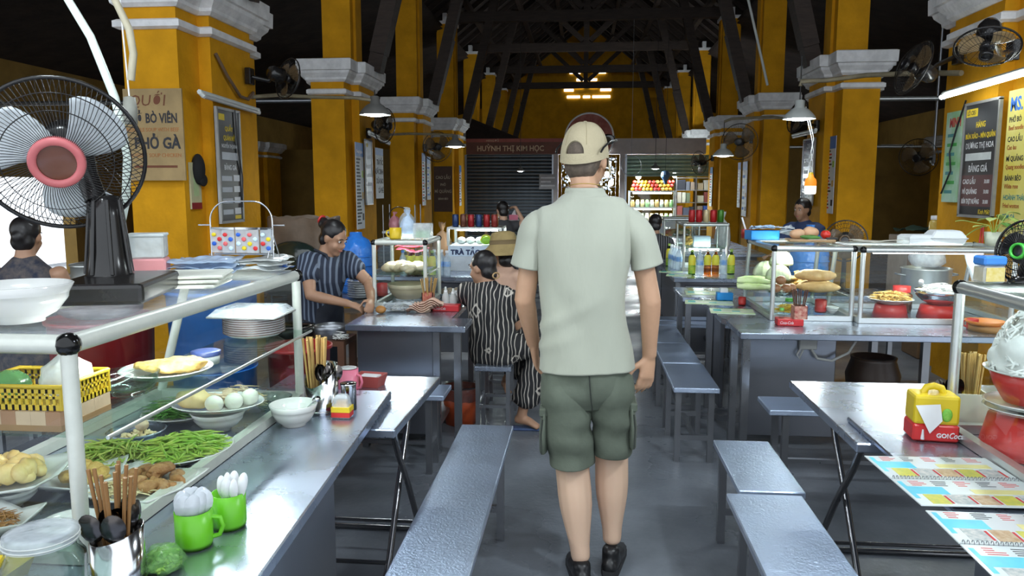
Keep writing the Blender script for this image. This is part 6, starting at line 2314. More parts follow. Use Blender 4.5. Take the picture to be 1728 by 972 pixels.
# meat in the case
chunks('pale boiled chicken on the upper shelf of the square case', (-1.19, 5.12, 1.0015), .13, .12, .06, 20, .06, mat('boiled_chicken', (.62, .48, .28), .45, col2=(.74, .64, .46), scale=12), 'meat', 'boiled_chicken', 81, .5)
tr = thing('steel_tray', 'steel tray lying on the shelf inside the square case', 'tray', (-1.19, 5.3, 1.0015))
MB().b2((-.13, -.06, 0), (.13, .06, .006)).b2((-.14, -.07, .006), (.14, .07, .010)).build('tray_plate', steel, tr)
dish('large cream bowl in the bottom of the square case', (-1.19, 5.16, .813), .14, .10, mat('cream_enamel', (.62, .52, .36), .4), name='bowl', cat='bowl', foot=.6)
sheet('pink plastic bag under the lid of the square case', (-1.19, 5.33, 1.10), .22, .12, .06, mat('pink_film', (.72, .10, .16), .4), 83, 0, 'plastic_bag', 'bag', 8, 2)
tl = thing('case_light', 'slim bright tube lamp under the lid of the square meat case', 'lamp', (-1.31, 5.18, 1.19))
MB().tube([(0, 0, 0), (.24, 0, 0)], .008, 8).build('tube', emitmat('case_tube_glow', (1, 1, 1), 10.), tl)
MB().b2((-.02, -.012, .008), (.26, .012, .016)).build('fixture', lamp_w, tl)
# on the case
CT = 1.2265
mug('yellow plastic mug on the square meat case', (-1.235, 5.02, CT), .04, .075, mat('mug_yellow', (.72, .50, .02), .4), PI)
cb_ = thing('clear_box', 'clear plastic box with green lids on the square meat case', 'box', (-1.08, 5.17, CT))
MB().b2((-.06, -.05, 0), (.06, .05, .10)).build('box_body', film, cb_, bevel=.004)
MB().b2((-.045, -.04, .006), (.045, .04, .05)).build('green_contents', mat('green_contents', (.25, .50, .2), .5), cb_)
bag('pale blue bag standing on the square meat case', (-1.21, 5.27, CT), (.11, .1, .16), film_b, 22)
# board, egg, bags, caddy on the counter
sheet('clear bag of white noodles beside the cutting hands', (-1.17, 4.80, SZ), .2, .16, .045, film, 85, R(10), 'plastic_bag', 'bag', 9, 2)
strands('white noodles inside the clear counter bag', (-1.17, 4.80, SZ + .003), .08, .06, .03, 90, .1, .002, food_w, 'noodles', 'noodles', 86, flat=False)
o = MB().ell((0, 0, .026), (.034, .027, .026), 14, 10).build('braised_egg', mat('braised_brown', (.38, .14, .03), .3, col2=(.55, .28, .07), scale=9), None, (-1.255, 4.68, SZ))
tag(o, 'brown braised egg at the front of the seller counter', 'egg')
lay = MB()
for k in range(5):
    lay.grid(lambda u, v, k=k: ((u - .5) * .15 + .02 * k, (v - .5) * .08, .012 + .014 * k + .014 * math.sin(u * 7 + k) + .01 * math.cos(v * 6)), 14, 8, .006)
tag(lay.build('pork_skin', mat('pink_pork', (.62, .36, .27), .5, col2=(.74, .55, .42), scale=22), None, (-1.03, 4.76, SZ)), 'folded pinkish slices of pork on the seller counter', 'meat')
ch_ = thing('chopstick_box', 'dark red printed tin of chopsticks before the square case', 'tin', (-.99, 4.87, SZ))
for lo, hi in (((-.036, -.036, 0), (.036, .036, .006)), ((-.036, -.036, 0), (-.031, .036, .115)), ((.031, -.036, 0), (.036, .036, .115)), ((-.036, -.036, 0), (.036, -.031, .115)), ((-.036, .031, 0), (.036, .036, .115))):
    MB().b2(lo, hi).build('tin_panel', mat('tin_print', (.36, .03, .03), .4, col2=(.55, .25, .15), scale=60), ch_)
chopsticks('bamboo chopstick in the dark red tin', (-.99, 4.87, SZ + .008), 16, .028, .20, bamboo, 'chopsticks in the dark red tin', .26, 87, .0038)
soda_box('red printed caddy without cutlery on the seller counter', (-.845, 4.84, SZ), R(-2), .15, False)
for k, (x, h) in enumerate(((-.89, .11), (-.84, .10))):
    t = thing('sauce_bottle', 'frosted sauce bottle behind the red caddy, %s' % ['taller one', 'shorter one'][k], 'bottle', (x, 4.95, SZ))
    MB().lathe([(0, 0), (.024, 0), (.025, .01), (.025, h * .7), (.01, h), (.006, h + .03), (0, h + .03)], n=16).build('bottle_body', film_w, t)
    MB().lathe([(.012, h - .01), (.012, h + .008), (0, h + .008)], n=12).build('cap', white_p, t)
checks = mat('black_white_checks', (.02, .02, .03), .4, col2=(.7, .72, .75), scale=55)
for k in range(2):
    o = MB().lathe([(0, 0), (.034, 0), (.04, .085), (.038, .085), (.032, .006), (0, .006)], n=20).build('patterned_cup', checks, None, (-.845, 5.06 + .09 * k, SZ))
    tag(o, 'black and white patterned cup on the seller counter, %s' % ['front one', 'rear one'][k], 'cup', 'patterned cups')
dish('wide steel tray of garnish at the back corner of the seller counter', (-.93, 5.5, SZ), .14, .03, steel, name='tray', cat='tray', foot=.8)
chunks('grey brown garnish in the steel tray', (-.93, 5.5, SZ + .01), .1, .1, .03, 40, .03, mat('grey_garnish', (.36, .30, .22), .6), 'food', 'garnish', 88)
# plates, jug beside the case
st2 = thing('plate_stand', 'dark low shelf unit holding plates and the blue water bottle', 'stand', (-1.70, 5.60, 0))
MB().b2((-.24, -.30, .74), (.24, .3, .77)).build('shelf', steel_d, st2)
for sx in (-1, 1):
    for sy in (-1, 1):
        MB().b2((sx * .22 - .015, sy * .28 - .015, 0), (sx * .22 + .015, sy * .28 + .015, .74)).build('leg', steel_leg, st2)
for k in range(8):
    dish('white plate in the tall pile beside the blue water bottle', (-1.59, 5.40, .7705 + .016 * k), .10, .022, mat('grey_white_melamine', (.62, .63, .66)), group='white plates piled beside the blue water bottle')
bwl = MB().lathe([(0, .005), (.03, .005), (.06, .04), (.065, .04), (.035, 0), (0, 0)], n=22).build('black_bowl', black_pl, None, (-1.59, 5.40, .9065))
tag(bwl, 'black bowl on top of the white plate pile', 'bowl')
wj = thing('water_bottle', 'large blue water cooler bottle behind the seller', 'bottle', (-1.72, 5.74, .7705))
jm = filmmat('cooler_blue', (.03, .20, .68), .85, .15)
MB().lathe([(0, 0), (.125, 0), (.13, .02), (.13, .33), (.10, .40), (.05, .43), (.045, .46), (0, .46)], n=28).build('bottle_body', jm, wj)
for z in (.07, .14, .21, .28):
    MB().tube(arc((0, 0, z), .132, 0, 2 * PI, 32, (1, 0, 0), (0, 1, 0))[:-1], .007, 6, closed=True).build('rib', jm, wj)
mug('red plastic beaker between the plate pile and the square case', (-1.46, 5.50, .7705), .04, .10, red_pl, 3.)
# cooking corner
sv = thing('stove_stand', 'brown wooden stand with pots below the seller', 'stand', (-1.60, 4.50, 0))
MB().b2((-.26, -.13, .63), (.20, .13, .66)).build('shelf', mat('dark_brown_wood', (.12, .05, .025), .6), sv)
for sx in (-.24, .18):
    for sy in (-.11, .11):
        MB().b2((sx - .02, sy - .02, 0), (sx + .02, sy + .02, .63)).build('leg', mat('dark_brown_wood', 'x'), sv)
pn = thing('black_pot', 'black pot with a lid on the wooden stand by the seller', 'pot', (-1.74, 4.50, .6605))
MB().lathe([(0, 0), (.10, 0), (.11, .01), (.11, .07), (.105, .07), (.1, .01), (0, .01)], n=26).build('pot_body', black_pl, pn)
MB().lathe([(.112, .068), (.112, .076), (.06, .088), (0, .09)], n=26).build('lid', dk_steel, pn)
dish('steel pan of broth on the wooden stand by the seller', (-1.52, 4.50, .6605), .10, .075, steel_d, name='pan', cat='pan', foot=.85)
strands('shredded white garnish spilling beside the steel pan', (-1.44, 4.42, .6605), .05, .05, .05, 60, .05, .003, food_w, 'garnish', 'shredded_garnish', 89)
# waste bin and stool
wb = thing('waste_bin', 'orange red waste bin with a clear liner under the seller counter', 'bin', (-.80, 4.97, 0))
MB().lathe([(0, 0), (.095, 0), (.12, .25), (.125, .25), (.1, -.0), (0, .004)], n=28).build('bin_body', mat('orange_red_plastic', (.50, .08, .02), .4), wb)
ln_ = MB().lathe([(.122, .17), (.13, .24), (.127, .262), (.112, .25), (.1, .2)], n=28)
for i, v in enumerate(ln_.v):
    ln_.v[i] = v + noise.noise_vector(v * 30) * .012
ln_.build('liner', film_k, wb)


def stool(label, loc, w, d, h):
    t = thing('stool', label, 'stool', loc)
    MB().b2((-w / 2, -d / 2, h - .03), (w / 2, d / 2, h)).build('seat', steel, t, bevel=.004)
    for sx in (-1, 1):
        for sy in (-1, 1):
            MB().b2((sx * (w / 2 - .02) - .013, sy * (d / 2 - .02) - .013, 0), (sx * (w / 2 - .02) + .013, sy * (d / 2 - .02) + .013, h - .03)).build('leg', steel_leg, t)
        MB().b2((-w / 2 + .02, sx * (d / 2 - .02) - .008, .2), (w / 2 - .02, sx * (d / 2 - .02) + .008, .22)).build('stretcher', steel_leg, t)
        MB().b2((sx * (w / 2 - .02) - .008, -d / 2 + .02, .2), (sx * (w / 2 - .02) + .008, d / 2 - .02, .22)).build('stretcher', steel_leg, t)
    return t


stool('square steel stool under the girl in the squiggle suit', (-.545, 4.78, 0), .23, .3, .465)
stool('square steel stool under the customer in the bucket hat', (-.56, 5.40, 0), .24, .28, .43)
stool('square steel stool under the woman in the floral top', (-3.12, 4.03, 0), .28, .28, .46)
stool('low stool under the child in yellow', (-3.95, 6.2, 0), .26, .26, .30)
stool('stool under the striped jersey customer', (.82, 8.85, 0), .26, .26, .46)
stool('stool under the person with the blue tablet', (-.98, 9.55, 0), .26, .26, .46)

# ================================================================ the lemon tea stall
lt = thing('drinks_cabinet', 'glowing glass drinks cabinet lettered for lemon tea', 'cabinet', (-1.02, 7.45, SZ))
MB().b2((-.25, -.22, 0), (.25, .22, .24)).build('lower_body', mat('cabinet_white', (.62, .68, .74), .4), lt)
MB().b2((-.252, -.226, .14), (.252, -.221, .235)).build('sign_panel', mat('sign_pale_blue', (.62, .74, .88), .4), lt)
letters('TRÀ TẮC', .062, (-.225, -.2265, .158), (1, 0, 0), (0, 0, 1), mat('navy_ink', (.015, .03, .10), .5), lt, bold=.0035, sp=1.1)
for s in (-1, 1):
    for q in (-1, 1):
        MB().b2((s * .25 - .012, q * .22 - .012, .24), (s * .25 + .012, q * .22 + .012, .40)).build('post', alum, lt)
MB().b2((-.26, -.23, .395), (.26, .23, .415)).build('roof', alum, lt)
for nm, lo, hi in (('front', (-.25, -.222, .24), (.25, -.218, .395)), ('side', (.248, -.22, .24), (.252, .22, .395))):
    MB().b2(lo, hi).build('pane', glass, lt)
MB().ell((.1, -.1, .285), (.06, .03, .04), 14, 10).build('lime_slice', mat('lime_flesh', (.35, .6, .05), .4), lt)
MB().tube(arc((.1, -.13, .285), .05, 0, PI, 10, (1, 0, 0), (0, 0, 1)), .008, 6).build('lime_rind', mat('lime_rind', (.75, .72, .05), .4), lt)
for k in range(3):
    MB().ell((-.16 + .09 * k, .02, .275), (.045, .045, .035), 12, 8).build('ice_bowl', porcelain, lt)
MB().tube([(-.2, 0, .38), (.2, 0, .38)], .01, 8).build('lamp_tube', emitmat('case_tube_glow', (1, 1, 1), 10.), lt)
cols = ['#27406e', '#6b4030', '#a01c22', '#27406e', '#a01c22', '#8a3028']
nm_ = ['first', 'second', 'third', 'fourth', 'fifth', 'sixth', 'seventh', 'eighth', 'ninth', 'tenth', 'eleventh', 'twelfth']
for k in range(6):
    can(-1.21 + .075 * k, 7.30, SZ + .4155, cols[k], 'drink can on the lemon tea cabinet, %s along from the white list' % nm_[k], 'cans on the lemon tea cabinet')
for k in range(2):
    can(-1.14 + .3 * k, 7.40, SZ + .4155 + .0, '#c08818', 'gold can behind the row on the lemon tea cabinet, %s' % ['nearer the white list', 'nearer the tablet'][k], 'gold cans on the lemon tea cabinet', )
kinds = ['blue', 'amber', 'amber', 'green', 'green', 'water', 'water']
tl_ = {'blue': 'water bottle with a deep blue label', 'amber': 'amber tea bottle with a yellow label', 'green': 'green tea bottle with a yellow shoulder', 'water': 'clear water bottle with a pale blue label'}
spec = []
for k in range(7):
    spec.append((kinds[k], -1.61 + .067 * k, 6.80 + .012 * (k % 2), SZ, '%s by the lemon tea cabinet, front row, %s' % (tl_[kinds[k]], nm_[k])))
for k, kd in enumerate(['green', 'amber', 'green', 'water', 'water', 'water']):
    spec.append((kd, -1.61 + .067 * k, 6.90, SZ, '%s by the lemon tea cabinet, back row, %s' % (tl_[kd], nm_[k])))
bottles(spec, 'bottles before the lemon tea cabinet')
dish('white tray under a red cloth beside the lemon tea cabinet', (-1.48, 7.25, SZ), .1, .05, name='tray', cat='tray')
sheet('crumpled red cloth on the white tray', (-1.48, 7.25, SZ + .052), .13, .1, .03, mat('red_cloth', (.5, .04, .08), .8), 91, 0, 'cloth', 'cloth', 12, 1)
# hanging shelf of odds and ends behind the square case
hs = thing('wire_shelf', 'cluttered wire shelf behind the yellow mug', 'shelf', (-1.80, 7.6, SZ))
MB().b2((-.17, -.14, .34), (.17, .14, .36)).build('shelf_board', steel_d, hs)
for s in (-1, 1):
    for q in (-1, 1):
        MB().tube([(s * .16, q * .13, 0), (s * .16, q * .13, .62)], .007, 6).build('upright', steel_leg, hs)
MB().tube(arc((0, -.13, .5), .1, 0, PI, 10, (1, 0, 0), (0, 0, 1)), .005, 5).build('hoop', black_pl, hs)
bag('cream bag on the cluttered wire shelf', (-1.74, 7.55, SZ + .361), (.16, .16, .2), film_w, 24)
bag('pink printed bag on the cluttered wire shelf', (-1.88, 7.62, SZ + .361), (.12, .12, .16), filmmat('pink_film2', (.7, .3, .35), .8), 25)
bag('brown paper bag standing behind the clear box', (-1.42, 7.75, SZ), (.2, .16, .38), mat('brown_paper', (.36, .22, .12), .8), 26)
# cabbage case further back
fc = display_case('dim glass case of cabbage leaves by the roller shutter', -1.22, -.78, 10.15, 10.6, .785, 1.14, alum, .018, top='glass')
chunks('pale cabbage leaves heaped in the dim case', (-1.0, 10.35, .82), .16, .15, .18, 46, .07, cab, 'cabbage', 'cabbage_leaves', 93, .3)
tt = thing('tissue_box', 'pink tissue box with a tissue on the dim cabbage case', 'tissue box', (-.92, 10.3, 1.1415))
MB().b2((-.06, -.04, 0), (.06, .04, .07)).build('box_body', pink_pl, tt, bevel=.004)
MB().add([(-.03, 0, .07), (.03, 0, .07), (.02, .01, .15), (0, -.02, .12)], [(0, 1, 2), (0, 2, 3), (0, 3, 1), (1, 3, 2)]).build('tissue', white_p, tt)
tbt = thing('tablet', 'bright blue tablet screen held up by the roller shutter', 'tablet', (-1.02, 9.63, 1.19), rot=(R(-8), 0, R(-5)))
MB().b2((-.055, -.005, 0), (.055, .005, .17)).build('case_back', black_pl, tbt, bevel=.003)
MB().b2((-.049, -.0065, .008), (.049, -.005, .162)).build('screen', emitmat('tablet_screen', (.08, .38, .85), 1.2), tbt)

# ================================================================ the water bottle counter
lc = display_case('glass case with a bright lamp on the water bottle counter', .96, 1.36, 7.42, 7.95, .782, 1.235, alum, .015, top='glass', shelf=[(1.0, 0, 1)])
MBt = thing('case_light', 'bright tube lamp low inside the case on the water bottle counter', 'lamp', (1.02, 7.5, .98))
MB().tube([(0, 0, 0), (.28, 0, 0)], .01, 8).build('tube', emitmat('case_tube_glow', (1, 1, 1), 10.), MBt)
MB().b2((-.02, -.012, .009), (.30, .012, .016)).build('fixture', lamp_w, MBt)
bx_ = MB().b2((-.08, -.06, 0), (.08, .06, .1)).build('paper_box', mat('pale_blue_box', (.55, .68, .82), .6), None, (1.15, 7.62, 1.002), bevel=.003)
tag(bx_, 'pale blue paper box on the glass shelf of the bright case', 'box')
chunks('yellow fritters on the shelf of the bright case', (1.06, 7.7, 1.002), .06, .08, .08, 18, .03, food_y, 'food', 'fritters', 95)
for k, c in enumerate(['#b01c20', '#b01c20', '#c8b890', '#b01c20', '#3f7a26']):
    can(1.05 + .068 * k, 7.6, 1.2365, c, 'drink can on the bright case, %s from the aisle' % nm_[k], 'cans on the bright case')
spec = []
for k, kd in enumerate(['green', 'water', 'water', 'water', 'water']):
    spec.append((kd, .875 + .012 * k, 7.88 - .10 * k, SZ, '%s on the aisle edge past the menus, %s' % (tl_[kd], nm_[k])))
for k, kd in enumerate(['green', 'water', 'amber', 'amber', 'water', 'green']):
    spec.append((kd, 1.0 + .072 * k, 7.14 + .01 * k, SZ, '%s before the bright case, %s from the aisle' % (tl_[kd], nm_[k])))
bottles(spec, 'bottles on the water bottle counter')
flat_menu('white menu lying at the aisle corner of the water bottle counter', (.87, 7.02, SZ), .22, .16, R(-10))
flat_menu('folded white menu jutting from the water bottle counter', (.83, 7.30, SZ), .22, .12, R(-6))
jr = thing('red_jar', 'glass jar of red sauce with a white spoon behind the blue box', 'jar', (1.10, 5.34, AT))
MB().lathe([(0, 0), (.03, 0), (.032, .055), (.03, .06), (0, .06)], n=18).build('jar_body', mat('chilli_red', (.35, .03, .02), .3, coat=.5), jr)
MB().tube([(0, 0, .05), (-.03, 0, .14)], .006, 6).build('spoon_handle', white_p, jr)
# far counter cases
display_case('far glass case of snacks beyond the striped customer', 1.0, 1.42, 9.6, 10.2, .785, 1.2, alum, .016, top='glass', shelf=[(.98, 0, 1)])
chunks('red and green snacks in the far glass case', (1.2, 9.9, .99), .15, .2, .05, 40, .04, mat('mixed_snacks', (.35, .05, .04), .5, col2=(.3, .45, .2), scale=9), 'food', 'snacks', 97)
bag('clear tied bag hanging over the far counter', (1.75, 9.9, .785), (.2, .2, .42), film_w, 28)

# ================================================================ shops at the far end
SY = 20.0
shut = mat('slate_shutter', (.07, .085, .10), .4, .4, var=.15)
shut_g = mat('green_shutter', (.26, .36, .29), .5, .2, var=.12)


def shutter(label, x0, x1, z0, z1, m, slat=.09, y=SY):
    t = thing('roller_shutter', label, 'shutter', (0, y, 0))
    me = MB().loft([[(x0, -.03, z), (x1, -.03, z), (x1, .0, z), (x0, .0, z)] for z in (0, slat * .4)]).add(
        [(x0, -.03, slat * .4), (x1, -.03, slat * .4), (x1, -.002, slat * .97), (x0, -.002, slat * .97)], [(0, 1, 2, 3)]).mesh('slat')
    me.materials.append(m)
    for k in range(int((z1 - z0) / slat + .5)):
        link('slat', me, t, (0, 0, z0 + slat * k))
    MB().b2((x0 - .05, -.06, 0), (x0, .03, z1)).build('guide_rail', steel_d, t)
    MB().b2((x1, -.06, 0), (x1 + .05, .03, z1)).build('guide_rail', steel_d, t)
    return t


shutter('dark slate roller shutter closing the far shop', -3.0, -.80, .02, 2.42, shut)
shutter('pale green half-raised shutter over the lit far shop', 1.10, 3.25, 1.86, 2.42, shut_g)
fa = struct('wall_shopfront', (0, SY, 0))
tag(fa, 'grey white fascia running above the far shops', 'wall')
fg = mat('fascia_grey', (.46, .42, .40), .7, var=.15, scale=3)
MB().b2((-3.0, -.10, 2.42), (3.05, .1, 2.81)).build('fascia', fg, fa)
for x in (-.70, .98):
    MB().b2((x - .06, -.08, 0), (x + .06, .08, 2.42)).build('post', fg, fa)
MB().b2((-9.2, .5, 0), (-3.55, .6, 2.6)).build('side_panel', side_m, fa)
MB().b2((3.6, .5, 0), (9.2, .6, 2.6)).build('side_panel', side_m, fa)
MB().loft([[(-3.05, y, 2.81), (-1.55, y, 2.81), (-3.05, y, 3.42)] for y in (.15, 2.6)]).build('awning_roof', roof_m, fa)
bn_ = thing('shop_banner', 'brown shop banner lettered with the owner name above the slate shutter', 'banner', (-1.7, SY - .13, 2.43))
MB().b2((-1.3, -.01, 0), (1.5, .01, .39)).build('banner_sheet', mat('banner_brown', (.15, .05, .03), .6, var=.3, scale=2), bn_)
MB().b2((-1.3, -.014, .30), (1.5, -.01, .39)).build('red_strip', mat('banner_red', (.36, .09, .07), .6), bn_)
letters('HUỲNH THỊ KIM HỌC', .185, (-1.02, -.012, .08), (1, 0, 0), (0, 0, 1), mat('banner_cream', (.68, .52, .34), .6), bn_, bold=.004, sx=.92)
letters('HÀNG ĐỒ', .07, (-.78, -.016, .315), (1, 0, 0), (0, 0, 1), mat('banner_cream', 'x'), bn_)
ds = thing('round_sign', 'round red sign with a pale rim on the far fascia', 'sign', (.14, SY - .19, 2.83))
MB().cyl((0, 0, 0), (0, .06, 0), .60, n=48).build('disc', mat('sign_maroon', (.22, .03, .02), .6, col2=(.42, .14, .10), scale=4), ds)
MB().tube(arc((0, 0, 0), .605, 0, 2 * PI, 48, (1, 0, 0), (0, 0, 1))[:-1], .022, 8, closed=True).build('rim', white_pl, ds)
nt_ = thing('notice', 'grey notice board hung beside the slate shutter', 'notice', (-.92, SY - .12, 1.56))
MB().b2((-.20, -.02, -.02), (.24, .0, .36)).build('board', mat('notice_grey', (.36, .36, .37), .6), nt_)
for k in range(3):
    MB().b2((-.16, -.024, .05 + .1 * k), (.2 - .1 * (k == 1), -.02, .09 + .1 * k)).build('print_line', ink_w, nt_)
si = thing('shop_shelving', 'tall shelving with boxes in the lit far shop', 'shelving', (3.0, 21.4, 0))
for z in (.45, .83, 1.17, 1.50, 1.83):
    MB().b2((-.50, -.2, z), (.55, .2, z + .02)).build('shelf', steel_d, si)
for x in (-.5, .02, .55):
    MB().b2((x - .015, -.21, 0), (x + .015, .21, 1.85)).build('upright', steel_leg, si)
bc = ['#8e4a44', '#4a5062', '#2c2e38', '#6b6e76', '#9d8a78', '#3a58a0', '#ab9778', '#bab4a4', '#c7c6b2', '#6d7a60', '#aa6a58', '#c3b99f']
qb = random.Random(12)
n_ = 0
ordn = ['first', 'second', 'third', 'fourth', 'fifth', 'sixth', 'seventh', 'eighth', 'ninth']
for z, lvl in ((.85, 'lowest'), (1.19, 'middle'), (1.52, 'upper')):
    x = -.47
    kk = 0
    while x < .42:
        w_ = qb.uniform(.10, .22)
        w_ = min(w_, .53 - x)
        h_ = qb.uniform(.18, .28)
        if not (x < .02 < x + w_):
            o = MB().b2((0, -.17, 0), (w_ - .012, .12, h_)).build('stock_box', mat('box_' + bc[n_ % 12], srgb(bc[n_ % 12]), .6), None, (3.0 + x, 21.4, z + .0005))
            tag(o, 'stock box on the %s shelf of the lit far shop, %s along' % (lvl, ordn[kk]), 'box', 'stock boxes on the far shelves')
            kk += 1
            x += w_ + .008
        else:
            x = .04
        n_ += 1
gd = thing('gold_drum', 'golden tin drum on top of the far shop shelving', 'drum', (2.95, 21.4, 1.8505))
MB().lathe([(0, 0), (.11, 0), (.12, .015), (.12, .19), (.11, .2), (0, .2)], n=20).build('drum_body', mat('gold_tin', (.6, .4, .05), .3, .8), gd)
kc = thing('snack_cabinet', 'lit glass cabinet of jars in the far shop', 'cabinet', (1.80, 20.6, 0))
MB().b2((-.60, -.22, 0), (.60, .22, .72)).build('cabinet_body', steel_d, kc)
for x in (-.59, .59):
    for y in (-.21, .21):
        MB().b2((x - .015, y - .015, .72), (x + .015, y + .015, 1.5)).build('post', alum, kc)
for z in (1.05, 1.47):
    MB().b2((-.61, -.23, z), (.61, .23, z + .025)).build('shelf', alum, kc)
MB().b2((-.58, -.222, .74), (.58, -.219, 1.47)).build('pane', glass, kc)
MB().tube([(-.5, -.1, 1.44), (.5, -.1, 1.44)], .015, 8).build('lamp_tube', emitmat('case_tube_glow', (1, 1, 1), 10.), kc)
MB().tube([(-.5, -.1, 1.02), (.5, -.1, 1.02)], .015, 8).build('lamp_tube', emitmat('case_tube_glow', (1, 1, 1), 10.), kc)
fr_c = ['#e8a020', '#d83a2a', '#e8b840', '#d84848', '#f0c860']
for k in range(33):
    row = k // 11
    r = .048
    o = MB().ell((0, 0, r), (r, r, r), 10, 8).build('fruit', mat('fruit_' + fr_c[(k * 3) % 5], srgb(fr_c[(k * 3) % 5]), .4), None, (1.28 + .098 * (k % 11) + .03 * row, 20.5, 1.4955 + .09 * row))
    nm = ['lower', 'middle', 'upper'][row]
    tag(o, 'bright fruit on the lit far cabinet, %s row, %s from the bulbs' % (nm, nm_[k % 11]), 'fruit', 'fruit on the far cabinet')
jc = ['#dfe6d8', '#e8d49a', '#9fd08a', '#f0ecd8', '#d8b070']
for k in range(18):
    lv = k // 9
    t = MB().lathe([(0, 0), (.05, 0), (.055, .02), (.055, .13), (.04, .15), (.04, .19), (0, .19)], n=14).build('snack_jar', mat('jar_' + jc[k % 5], srgb(jc[k % 5]), .4), None, (1.30 + .125 * (k % 9), 20.55, 1.0755 if lv else .7205))
    tag(t, 'snack jar in the lit far cabinet, %s shelf, %s from the bulbs' % (['lower', 'upper'][lv], nm_[k % 9]), 'jar', 'jars in the far cabinet')
hb2 = thing('paper_lantern', 'blue balloon shaped lantern hanging in the lit far shop', 'lantern', (1.93, 18.62, 1.66))
MB().lathe([(0, 0), (.03, .01), (.05, .08), (.1, .17), (.11, .22), (.09, .28), (.04, .31), (0, .315)], n=12, smooth=False).build('lantern_body', mat('lantern_blue', (.10, .20, .36), .6), hb2)
MB().tube([(0, 0, .31), (0, 0, 3.8)], .005, 5).build('cord', black_pl, hb2)
for k, (x, z) in enumerate(((.60, 1.92), (.97, 1.95), (.72, 1.70), (-.30, 1.78), (1.42, 1.86), (2.35, 1.90))):
    t = thing('bare_bulb', 'bare bright bulb in the far stalls past his neck, %s along' % nm_[k], 'lamp', (x, 20.2 + .04 * k, z), group='bare bulbs in the far stall')
    MB().ell((0, 0, 0), (.06, .06, .07), 12, 8).build('bulb', emitmat('bulb_glow', (.85, .95, 1.), 150.), t)
    MB().tube([(0, 0, .065), (0, 0, .75)], .006, 5).build('cord', black_pl, t)
js = thing('trinket_stand', 'wire stand of glittering trinkets behind his neck', 'stand', (.2, 20.9, 0))
MB().b2((-.8, -.2, 0), (.7, .2, .9)).build('stand_base', steel_d, js)
for k in range(9):
    MB().tube([(-.78 + .18 * k, 0, .9), (-.78 + .18 * k, 0, 2.4)], .008, 5).build('wire', chrome, js)
for k in range(6):
    MB().tube([(-.78, 0, 1.1 + .25 * k), (.68, 0, 1.1 + .25 * k)], .008, 5).build('wire', chrome, js)
qj = random.Random(4)
tk = MB()
for k in range(220):
    tk.ell((qj.uniform(-.75, .65), -.05 + qj.uniform(-.05, .05), qj.uniform(.95, 2.38)), (qj.uniform(.015, .045),) * 2 + (qj.uniform(.02, .05),), 6, 5)
o = tk.build('trinkets', mat('glitter', (.6, .66, .7), .15, .7, var=.4, scale=12), js)
o['kind'] = 'stuff'
tag(MB().tube(arc((1.13, 18.62, 2.10), .235, 0, 2 * PI, 28, (1, 0, 0), (0, 0, 1))[:-1], .008, 6, closed=True).tube([(1.13, 18.62, 2.335), (1.13, 18.62, 5.45)], .005, 5).build('wire_hoop', steel_d), 'thin wire hoop hanging before the green shutter', 'hoop')

# ================================================================ signs and boards on the piers
def board(label, o, right, w, h, m, frame=None, name='menu_board', cat='sign', th=.015):
    """flat board: o = lower left corner, right = reading direction"""
    t = thing(name, label, cat, o)
    r = V(right).normalized()
    n = r.cross(V((0, 0, 1)))
    M = basis((0, 0, 0), r, (0, 0, 1))
    MB().box((w / 2, h / 2, th / 2), (w, h, th), M=M).build('panel', m, t)
    if frame:
        for c, d in (((w / 2, 0), (w + .02, .02)), ((w / 2, h), (w + .02, .02)), ((0, h / 2), (.02, h)), ((w, h / 2), (.02, h))):
            MB().box((c[0], c[1], th / 2 + .003), (d[0], d[1], th + .008), M=M).build('frame_bar', frame, t)

    def put(txt, size, x, y, mm, align='LEFT', bold=0., sx=1., shear=0.):
        return letters(txt, size, M @ V((x, y, th + .0006)), r, (0, 0, 1), mm, t, align=align, bold=bold, sx=sx, shear=shear, ext=.0004)

    def bar(x, y, bw, bh, mm, nm='print_block', lift=.001):
        return MB().box((x + bw / 2, y + bh / 2, th + lift / 2), (bw, bh, lift), M=M).build(nm, mm, t)
    return t, put, bar, M


tan = mat('tan_board', (.36, .25, .11), .7, var=.18, scale=5)
brn = mat('brown_brush_ink', (.16, .05, .02), .7)
org = mat('orange_ink', (.40, .13, .03), .7)
t, put, bar, _ = board('weathered tan beef noodle sign with brushed name on the front pier', (-3.45, 5.645, 1.62), (1, 0, 0), .46, .68, tan)
put('QUỚI', .115, .04, .555, brn, bold=.006, shear=.15)
put('PHỞ BÒ VIÊN', .098, .015, .43, ink, bold=.003, sx=.68)
put('NOODLE SOUP WITH BEEF', .04, .015, .365, org, sx=.85)
put('PHỞ GÀ', .115, .07, .24, ink, bold=.004, sx=.85)
put('NOODLE SOUP CHICKEN', .04, .02, .175, org, sx=.9)
bar(.06, .095, .34, .018, brn)

blk = mat('black_board', (.012, .013, .016), .3, var=.2)
silver = mat('silver_frame', (.35, .35, .34), .4, .6)
gry = mat('grey_slip', (.45, .48, .52), .5)
